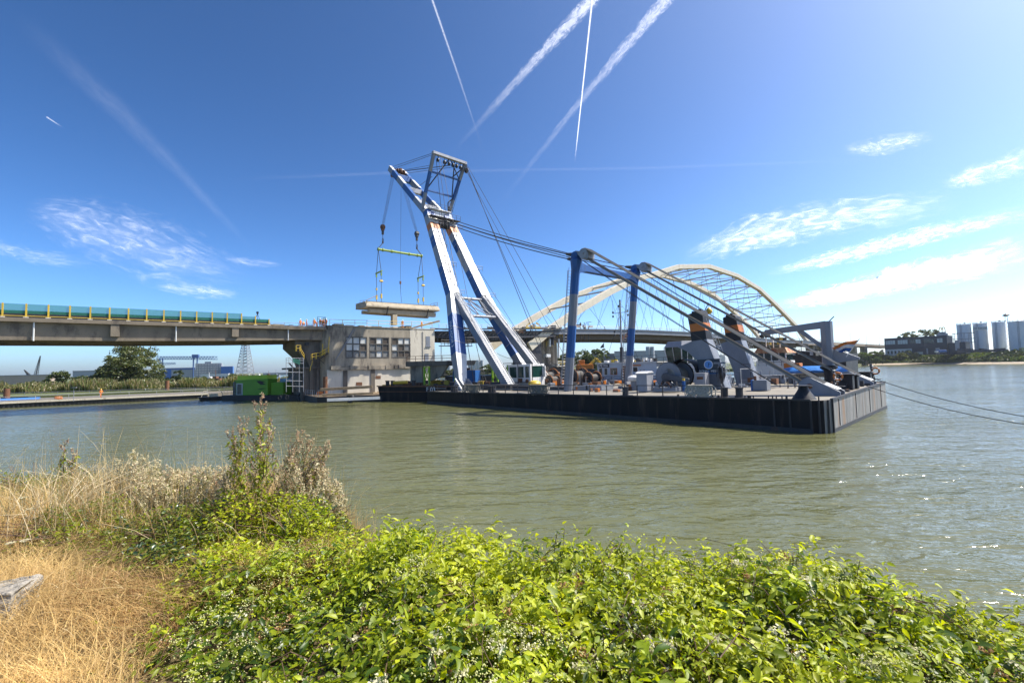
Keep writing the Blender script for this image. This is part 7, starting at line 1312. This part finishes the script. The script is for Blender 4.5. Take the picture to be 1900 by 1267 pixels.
def clump(n, num, spread, size, m, name, parent, seed, zo=.02, flat=.5):
    g = np.random.default_rng(seed); x = g.uniform(-2.2, 3.5, n); y = g.uniform(1.4, 3.1, n); z, r = hedge(x, y); ok = (r > .3) & (y < np.interp(x, hx, hy_)); c = np.stack([x, y, z+zo], 1)[ok]; n = len(c); sc = g.uniform(.6, 1.3, (n, 1, 1))
    P = (c[:, None, :]+g.normal(0, 1, (n, num, 3))*np.array([spread, spread, spread*flat])*sc).reshape(-1, 3); v, f = quads(P, size, g, .8, .7); fastmesh(name, v, f, [m], None, parent)['kind'] = 'stuff'
clump(150, 44, .022, .0085, m_flow, 'open_flower', HG, 5); clump(60, 60, .018, .007, m_bfl, 'dried_flower_head', HG, 6, .03, .6)
# dry grass ------------------------------------------------------------------
m_g1 = leafmat('grass_gold', (.50, .34, .14), .3, .02, .5, (.58, .39, .14), 1.5); m_g2 = leafmat('grass_straw', (.70, .50, .20), .3, .03, .5, (.66, .5, .22), 1.5); m_g3 = leafmat('grass_brown', (.27, .15, .06), .3, .02, .5, (.3, .16, .05), 1.5); m_g4 = leafmat('grass_green', (.16, .19, .04), .35, .03, .5, (.25, .3, .04), 2); m_g5 = leafmat('grass_pale', (.66, .52, .28), .3, .03, .5, (.7, .54, .26), 2)
def field(n, x0, x1, y0, y1, keep): x = rg.uniform(x0, x1, n); y = rg.uniform(y0, y1, n); k = keep(x, y); x, y = x[k], y[k]; return np.stack([x, y, gz(x, y)-.01], 1)
P = field(52000, -6.5, -.9, 1.9, 5.2, lambda x, y: (x < hedge_edge(y)+.6+.3*vnoise(x, y, 4, 7)) & (x > -y*1.35-.4)); n = len(P); an = 2.6+1.2*(vnoise(P[:, 0], P[:, 1], 1.2, 4)-.5)*3+rg.normal(0, 1.25, n); ln = rg.uniform(.3, 1.9, n)
tone = 1.35*vnoise(P[:, 0], P[:, 1], 2.6, 30)-.12+rg.normal(0, .2, n)
tag(blades('dry_grass', P, rg.uniform(.08, .27, n)*(1+.5*vnoise(P[:, 0], P[:, 1], 1.7, 8)), rg.uniform(.0013, .003, n), np.stack([np.cos(an), np.sin(an)], 1)*ln[:, None], [m_g1, m_g2, m_g3, m_g4], np.where(tone > .85, 1, np.where(tone > .2, 0, np.where(tone > -.1, 2, 3))), droop=.42), 'golden dry grass lying flat at the lower left', 'grass', None, 'stuff')
P = field(26000, -12, -1.9, 4.6, 7.6, lambda x, y: (x > -y*1.35-.4) & (x < -1.6-.25*(y-4.6)*0)); n = len(P); an = rg.uniform(0, 6.28, n); ln = np.abs(rg.normal(0, .32, n)); tone = vnoise(P[:, 0], P[:, 1], 1.1, 31)+rg.normal(0, .22, n); hh = rg.uniform(.18, .42, n)*(1+.7*vnoise(P[:, 0], P[:, 1], .9, 33)); tall = rg.uniform(0, 1, n) < .07; hh = np.where(tall, hh*1.9, hh)
tag(blades('tall_dry_grass', P, hh, rg.uniform(.0016, .0034, n), np.stack([np.cos(an)-.15, np.sin(an)], 1)*ln[:, None], [m_g1, m_g2, m_g5, m_g4], np.where(tone > .85, 2, np.where(tone > .55, 1, np.where(tone > .25, 0, 3))), droop=.3), 'taller straw and olive grass along the bank edge at left', 'grass', None, 'stuff')
# litter: broken straws lying about
P = field(2600, -6, -1.2, 2.0, 5.2, lambda x, y: (x < hedge_edge(y)+.3) & (x > -y*1.35-.4)); n = len(P); P[:, 2] += rg.uniform(.04, .17, n); an = rg.uniform(0, 6.28, n)
tag(blades('straw_litter', P, rg.uniform(.03, .09, n), rg.uniform(.0015, .0035, n), np.stack([np.cos(an), np.sin(an)], 1)*rg.uniform(2.5, 5, (n, 1)), [m_g5, m_g2, m_g3], rg.integers(0, 3, n), droop=.75), 'broken pale straws strewn over the dry grass', 'straw', None, 'stuff')
# pale dead stalks leaning near the left
DS = MB()
for i in range(150):
    c = rg.uniform(0, 1); x = -4.75+rg.normal(0, .32); y = 5.0+rg.normal(0, .25); h = rg.uniform(.45, .85); a = rg.normal(.25, .45); DS.tube([(x, y, 3.65), (x+a*h*.25, y, 3.65+h*.4), (x+a*h*.6, y, 3.65+h*.78), (x+a*h*1.2, y+rg.normal(0, .15), 3.65+h)], .0035, 4, 0, .001)
tag(DS.build('dead_stalks', leafmat('bleached_stalk', (.72, .60, .38), .15, .03), norm=False), 'fan of bleached dead stalks standing in the grass at left', 'dead plants', None, 'stuff')
# bramble mounds of leaves between the grass
m_b1 = leafmat('bramble_mid', (.11, .15, .02), .4, .03, .4, (.26, .34, .02), 3); m_b2 = leafmat('bramble_olive', (.21, .21, .035), .4, .03, .4, (.36, .36, .04), 3); m_b3 = leafmat('bramble_dark', (.03, .06, .012), .3, .08, .35, (.07, .13, .01), 3)
GB = 'low leafy shrubs among the dry grass'
def mound(cx, cy, rx, ry, h, n, lab, size=(.022, .05), mats=(m_b1, m_b2, m_b3, m_l1), seed=0, zb=3.6):
    global rg
    g = np.random.default_rng(100+seed); T = thing('bramble', (cx, cy, zb), lab, 'shrub', GB); a = g.uniform(0, 6.28, n); r = g.uniform(0, 1, n)**.6; x = cx+rx*r*np.cos(a); y = cy+ry*r*np.sin(a); top = h*(1-r**2.2)*(.65+.7*vnoise(x, y, 3.1, seed)); z = zb+top*g.uniform(.35, 1.08, n)+.02
    d = np.stack([g.normal(0, 1, n), g.normal(0, 1, n), g.uniform(-.5, .8, n)], 1); nn = g.normal(0, .5, (n, 3)); nn[:, 2] += 1; t = vnoise(x, y, 3, seed+3)+g.normal(0, .3, n); mi = np.where(t > .8, 3, np.where(t > .5, 1, np.where(t > .15, 0, 2)))
    leaves('foliage', np.stack([x, y, z], 1), d, nn, g.uniform(*size, n), list(mats), mi, T, .9)
    b = MB()
    for i in range(int(60*rx)+12): a = g.uniform(0, 6.28); q = g.uniform(.2, 1); e = (cx+rx*q*math.cos(a), cy+ry*q*math.sin(a), zb+h*g.uniform(.4, 1.1)); b.tube([(cx+g.normal(0, .15)*rx, cy+g.normal(0, .15)*ry, zb), ((cx+e[0])/2, (cy+e[1])/2, e[2]*.55+zb*.45+.08), e], .003, 4)
    b.build('stem', m_twig, T); return T
def gpt(x, y, z): p = onz(x, y, z); return p.x, p.y
for i, (px, py, rx, ry, h, n, lab, sz) in enumerate(((200, 985, 1.3, .8, .40, 6500, 'leafy green mound left of the dark stemmed weeds', (.02, .045)), (330, 1000, 1.1, .7, .42, 6000, 'green mound in front of the pale feathery weeds', (.022, .05)), (430, 985, .8, .6, .44, 4200, 'bright green shrub at the foot of the tallest weed', (.025, .055)), (540, 985, .75, .55, .46, 4500, 'bright green shrub at the foot of the right hand weeds', (.025, .055)), (60, 905, 1.1, .8, .5, 5200, 'olive green mound at the left edge above the umbels', (.02, .04)), (450, 1050, .9, .4, .3, 3200, 'low creeping leaves where the thicket meets the dry grass', (.03, .055)), (290, 1050, .9, .35, .26, 2600, 'low leaves in the dry grass centre left', (.025, .06)), (150, 1005, .9, .45, .34, 3400, 'dark green patch right of the lowest umbels', (.02, .05)), (390, 1085, .6, .3, .24, 2200, 'leafy spill joining the thicket at its left corner', (.03, .065)), (560, 1010, .5, .35, .5, 2600, 'rising green shoots between the weeds and the front thicket', (.03, .06)))):
    x, y = gpt(px, py+18, 3.7); mound(x, y, rx, ry, h, n, lab, sz, seed=i, mats=(m_b1, m_b2, m_b3, m_l1) if i not in (2, 3, 5, 8, 9) else (m_l1, m_l2, m_b3, m_l4))
# mugwort and other tall weeds
m_h1 = leafmat('seed_pinkish', (.46, .29, .19), .35, .02, .6, (.55, .34, .2)); m_h2 = leafmat('seed_grey', (.60, .53, .33), .35, .02, .6, (.68, .6, .36)); m_h3 = leafmat('seed_cream', (.78, .69, .45), .35, .02, .6, (.84, .75, .45)); m_rst = mat('reddish_stem', (.13, .05, .03), .7, var=.3, scale=12); m_gst = mat('greenish_stem', (.2, .19, .09), .7, var=.3, scale=12)
GW = 'tall weeds on the bank'
def weed(tx, ty, bx_, Y, lab, kind, seed, spread=.22, nbr=22, lf=60, acc=None):
    g = np.random.default_rng(500+seed); tip = aty(tx, ty, Y); b0 = aty(bx_, 1000, Y); b0.z = 3.62; T = None if acc is not None else thing('weed', b0, lab, 'plant', GW); H = (tip-b0).length; bow = V3((g.normal(0, .06), g.normal(0, .05), 0)); S_ = lambda t: b0.lerp(tip, t)+bow*math.sin(t*math.pi)*H
    st = MB() if acc is None else acc['st']; st.tube([S_(t) for t in np.linspace(0, 1, 9)], .0075 if kind == 'red' else .006, 5, 0, .0015); PQ = []; lp = []; axd = (tip-b0).normalized()
    for k in range(nbr):
        t = .22+.76*(k+g.uniform(0, .8))/nbr; L = spread*(1.15-t)*g.uniform(.7, 1.35)+.05; a = k*2.4+g.uniform(-.5, .5); out = V3((math.cos(a), math.sin(a), 0)); p = S_(t); q = p+(out*.5+axd*.9).normalized()*L; q += axd*L*.2; mid = p.lerp(q, .5)+out*L*.12
        st.tube([p, mid, q], .0028, 4, 0, .001); m_ = max(4, int(L/.012))
        for j in range(m_): f = .25+.75*j/m_; c = p.lerp(mid, f*2) if f < .5 else mid.lerp(q, f*2-1); PQ += [c+V3(g.normal(0, .0065, 3)) for _ in range(2 if kind == 'red' else 3)]
        if t < .8: lp += [p.lerp(q, g.uniform(.05, .95)) for _ in range(11 if kind == 'red' else 3)]
        for s2 in range(3): 
            f = g.uniform(.3, .8); p2 = p.lerp(q, f); d2 = V3(g.normal(0, 1, 3)); q2 = p2+(d2.normalized()*.6+axd*.9)*L*.3; st.tube([p2, q2], .0015, 3); PQ += [p2.lerp(q2, g.uniform(.2, 1))+V3(g.normal(0, .004, 3)) for _ in range(9 if kind != 'red' or t > .5 else 0)]
    for j in range(24): PQ.append(S_(g.uniform(.86, 1.0))+V3(g.normal(0, .007, 3)))
    for j in range(lf): lp.append(S_(g.uniform(.05, .78))+V3(g.normal(0, .035, 3)))
    if acc is not None: acc['pq'] += PQ; acc['lp'] += lp; return
    st.build('branches', m_rst if kind == 'red' else m_gst, T, norm=False); hm = {'red': [m_h1, m_h2], 'pale': [m_h3, m_h2], 'grey': [m_h2, m_h1]}[kind]
    v, f_ = quads(np.array([tuple(p) for p in PQ]), .0085, g, .3, .6); fastmesh('seed_head', v, f_, hm, g.integers(0, 2, len(f_)), T)
    if lp: P = np.array([tuple(p) for p in lp]); n = len(P); d = g.normal(0, 1, (n, 3)); d[:, 2] -= .3; nn = g.normal(0, .5, (n, 3)); nn[:, 2] += 1; leaves('foliage', P, d, nn, g.uniform(.03, .068, n), [m_l1, m_l2, m_b2] if kind == 'red' else [m_b2, m_b1, m_h2], g.integers(0, 3, n), T, .7)
for i, (tx, ty, bx_, Y, kind, lab, sp, nbr, lf) in enumerate((
    (484, 742, 470, 5.0, 'red', 'tallest weed, dark reddish stem topped by a pink plume above the waterline', .36, 24, 130), (452, 778, 466, 5.05, 'red', 'second tallest dark weed, just left of the tallest one', .3, 18, 110), (430, 800, 455, 5.1, 'red', 'slim weed left of the pair of dark tall ones', .26, 14, 90), (500, 800, 486, 4.9, 'red', 'weed leaning right, directly right of the tallest one', .3, 16, 110),
    (558, 806, 508, 5.2, 'grey', 'greyish plume in the right hand weed group, leftmost of its tall ones', .26, 26, 60), (573, 815, 520, 5.3, 'grey', 'tallest plume in the middle of the right hand weed group', .26, 26, 50), (592, 838, 530, 5.2, 'grey', 'plume second from the right in the right hand weed group', .24, 24, 50), (609, 826, 540, 5.25, 'grey', 'rightmost tall plume against the water', .22, 24, 40), (540, 838, 505, 5.0, 'grey', 'short plume between the dark weeds and the right hand group', .22, 22, 50),
    (625, 905, 560, 5.0, 'pale', 'pale feathery weed bending right at the edge of the water', .2, 20, 30), (632, 935, 566, 4.9, 'pale', 'lowest pale weed curling over the water at right', .2, 20, 20), (600, 900, 552, 4.8, 'pale', 'pale weed inside the right edge of the weed group', .2, 20, 30),
    (246, 838, 262, 5.9, 'pale', 'tallest of the cream feathery weeds left of centre', .2, 20, 20), (266, 850, 274, 5.8, 'pale', 'cream feathery weed right beside the tallest cream one', .18, 18, 20), (222, 858, 240, 5.9, 'pale', 'cream weed at the left end of the cream group', .18, 16, 20), (292, 862, 296, 5.7, 'pale', 'cream weed in the middle of the cream group', .2, 18, 20), (322, 876, 322, 5.6, 'pale', 'cream weed right of the middle of the cream group', .2, 18, 25), (352, 880, 348, 5.5, 'pale', 'cream weed near the right end of the cream group', .2, 18, 25), (385, 868, 388, 5.4, 'pale', 'cream weed closest to the dark stemmed weeds', .2, 18, 30), (402, 890, 410, 5.2, 'grey', 'grey weed just left of the dark stemmed weeds', .2, 18, 40), (120, 818, 112, 6.2, 'red', 'thin brown weed with sparse heads at the far left skyline', .16, 9, 0), (136, 832, 122, 6.2, 'red', 'second thin brown weed at the far left skyline', .14, 8, 0),
    (308, 905, 310, 5.1, 'pale', 'short cream weed low in front of the cream group', .18, 16, 30), (275, 915, 280, 5.1, 'pale', 'short cream weed low at the left of the cream group', .18, 16, 30))): weed(tx, ty, bx_, Y, lab, kind, i, sp, nbr, lf)
g0 = np.random.default_rng(99); ACC = dict(st=MB(), pq=[], lp=[])
for i in range(34):
    x = g0.uniform(185, 430); ty = 858+g0.uniform(0, 60)+abs(x-300)*.06; weed(x, ty, x+g0.uniform(-15, 15), g0.uniform(5.0, 5.9), '', 'pale', 60+i, .2, 15, 22, ACC)
for i in range(22):
    x = g0.uniform(495, 628); ty = 862+g0.uniform(0, 70)+abs(x-570)*.3; weed(x, ty, 505+(x-500)*.55, g0.uniform(4.8, 5.3), '', 'grey', 100+i, .2, 16, 30, ACC)
TW = thing('weed_thicket', (-3.3, 5.3, 3.62), 'tangle of cream and grey feathery weeds along the bank edge', 'plants'); TW['kind'] = 'stuff'; ACC['st'].build('branches', m_gst, TW, norm=False); PA = np.array([tuple(p) for p in ACC['pq']]); v, f_ = quads(PA, .0085, g0, .3, .6); fastmesh('seed_head', v, f_, [m_h3, m_h2, m_h1], g0.choice([0, 0, 1, 1, 2], len(f_)), TW)
PA = np.array([tuple(p) for p in ACC['lp']]); n = len(PA); d = g0.normal(0, 1, (n, 3)); nn = g0.normal(0, .5, (n, 3)); nn[:, 2] += 1; leaves('foliage', PA, d, nn, g0.uniform(.025, .055, n), [m_b2, m_b1, m_l1, m_h2], g0.integers(0, 4, n), TW, .7)
WI = MB()
for i in range(620):
    x = rg.uniform(-5.2, -1.7); y = rg.uniform(3.95, 5.6)+.1*(-x); h = rg.uniform(.22, .62)*(1.15 if rg.uniform() < .2 else .9); a = rg.normal(0, .28); c_ = rg.normal(0, .2)
    z0 = float(gz(x, y)); WI.tube([(x, y, z0), (x+a*h*.3, y+c_*h*.3, z0+h*.45), (x+a*h*.9, y+c_*h*.9, z0+h*.8), (x+a*h*1.6, y+c_*h*1.5, z0+h)], rg.uniform(.0016, .0034), 4, int(rg.integers(0, 3)), .0009)
tag(WI.build('dry_stems', [m_gst, m_g5, m_g1], norm=False), 'wiry straw and brown stems crossing in front of the left shrubs', 'dead plants', None, 'stuff')
# wild carrot umbels
GU = 'white umbels in the grass'
for i, (x, y, lab) in enumerate(((42, 922, 'highest white umbel near the left edge'), (56, 943, 'white umbel second from the top near the left edge'), (63, 960, 'white umbel third from the top near the left edge'), (47, 1001, 'low white umbel, right one of the lowest two'), (19, 1006, 'low white umbel nearest the left edge'), (421, 1099, 'single white umbel in the dry grass right of centre'))):
    p = aty(x, y, 4.9 if y < 990 else 4.2 if y < 1050 else 3.3); T = thing('wild_carrot', (p.x, p.y, 3.68), lab, 'plant', GU); g = np.random.default_rng(i); b = MB(); b.tube([(p.x+.03, p.y, 3.66), (p.x, p.y, p.z-.03)], .0025, 4)
    Q = np.array([(p.x+.035*math.sqrt(k/80)*math.cos(k*2.4), p.y+.035*math.sqrt(k/80)*math.sin(k*2.4), p.z-.006*k/80) for k in range(80)])
    for k in range(0, 80, 7): b.tube([(p.x, p.y, p.z-.035), tuple(Q[k])], .001, 3)
    b.build('stem', m_gst, T, norm=False); v, f_ = quads(Q, .0065, g, 3, .8); fastmesh('flower_head', v, f_, [m_flow], None, T)
# weathered stone at the left edge
bm = bmesh.new(); bmesh.ops.create_icosphere(bm, subdivisions=5, radius=1); 
from mathutils import noise
for v in bm.verts:
    d = v.co.normalized(); q = V3((max(-.62, min(.62, d.x)), max(-.6, min(.6, d.y)), max(-.5, min(.5, d.z)))); k = noise.noise(d*1.6)*.14+noise.noise(d*5)*.05+noise.noise(d*14)*.018; v.co = q*(1+k)
    v.co.z += .13*v.co.x
me = bpy.data.meshes.new('boulder'); bm.to_mesh(me); bm.free(); ro = bpy.data.objects.new('boulder', me); COL.objects.link(ro); c = onz(8, 1165, 3.7); ro.location = (c.x-.12, c.y+.0, 3.74); ro.scale = (.30, .26, .42); ro.rotation_euler = (0, .1, .35)
me.materials.append(mat('grey_stone', (.33, .30, .25), .9, var=.35, scale=9, dirt=(.16, .14, .10), damt=.4, dscale=5, bump=.6, bscale=22)); me.polygons.foreach_set('use_smooth', [True]*len(me.polygons)); tag(ro, 'weathered grey stone block in the dry grass at the left edge', 'stone')

for o in COL.objects:
    if o.parent and o.type == 'MESH' and o.name.split('.')[0] in ('foliage', 'stem', 'branches', 'seed_head', 'shoot_leaves', 'crown'): o['kind'] = 'stuff'

# air: one even box of haze round the whole scene
b = MB(); b.box(V3((0, 2650, -3.5)), 8800, 6400, 85); hz = b.build('haze', MATS['white_helmet']); hz['kind'] = 'stuff'; hz['label'] = 'thin summer haze over the river'; hz['category'] = 'haze'
hm = bpy.data.materials.new('haze_air'); hm.use_nodes = True; N = hm.node_tree.nodes; N.remove(N['Principled BSDF']); pv = N.new('ShaderNodeVolumePrincipled'); pv.inputs['Color'].default_value = (.86, .92, 1, 1); pv.inputs['Density'].default_value = .00007; pv.inputs['Anisotropy'].default_value = .3
hm.node_tree.links.new(pv.outputs[0], N['Material Output'].inputs['Volume']); hz.data.materials.clear(); hz.data.materials.append(hm)
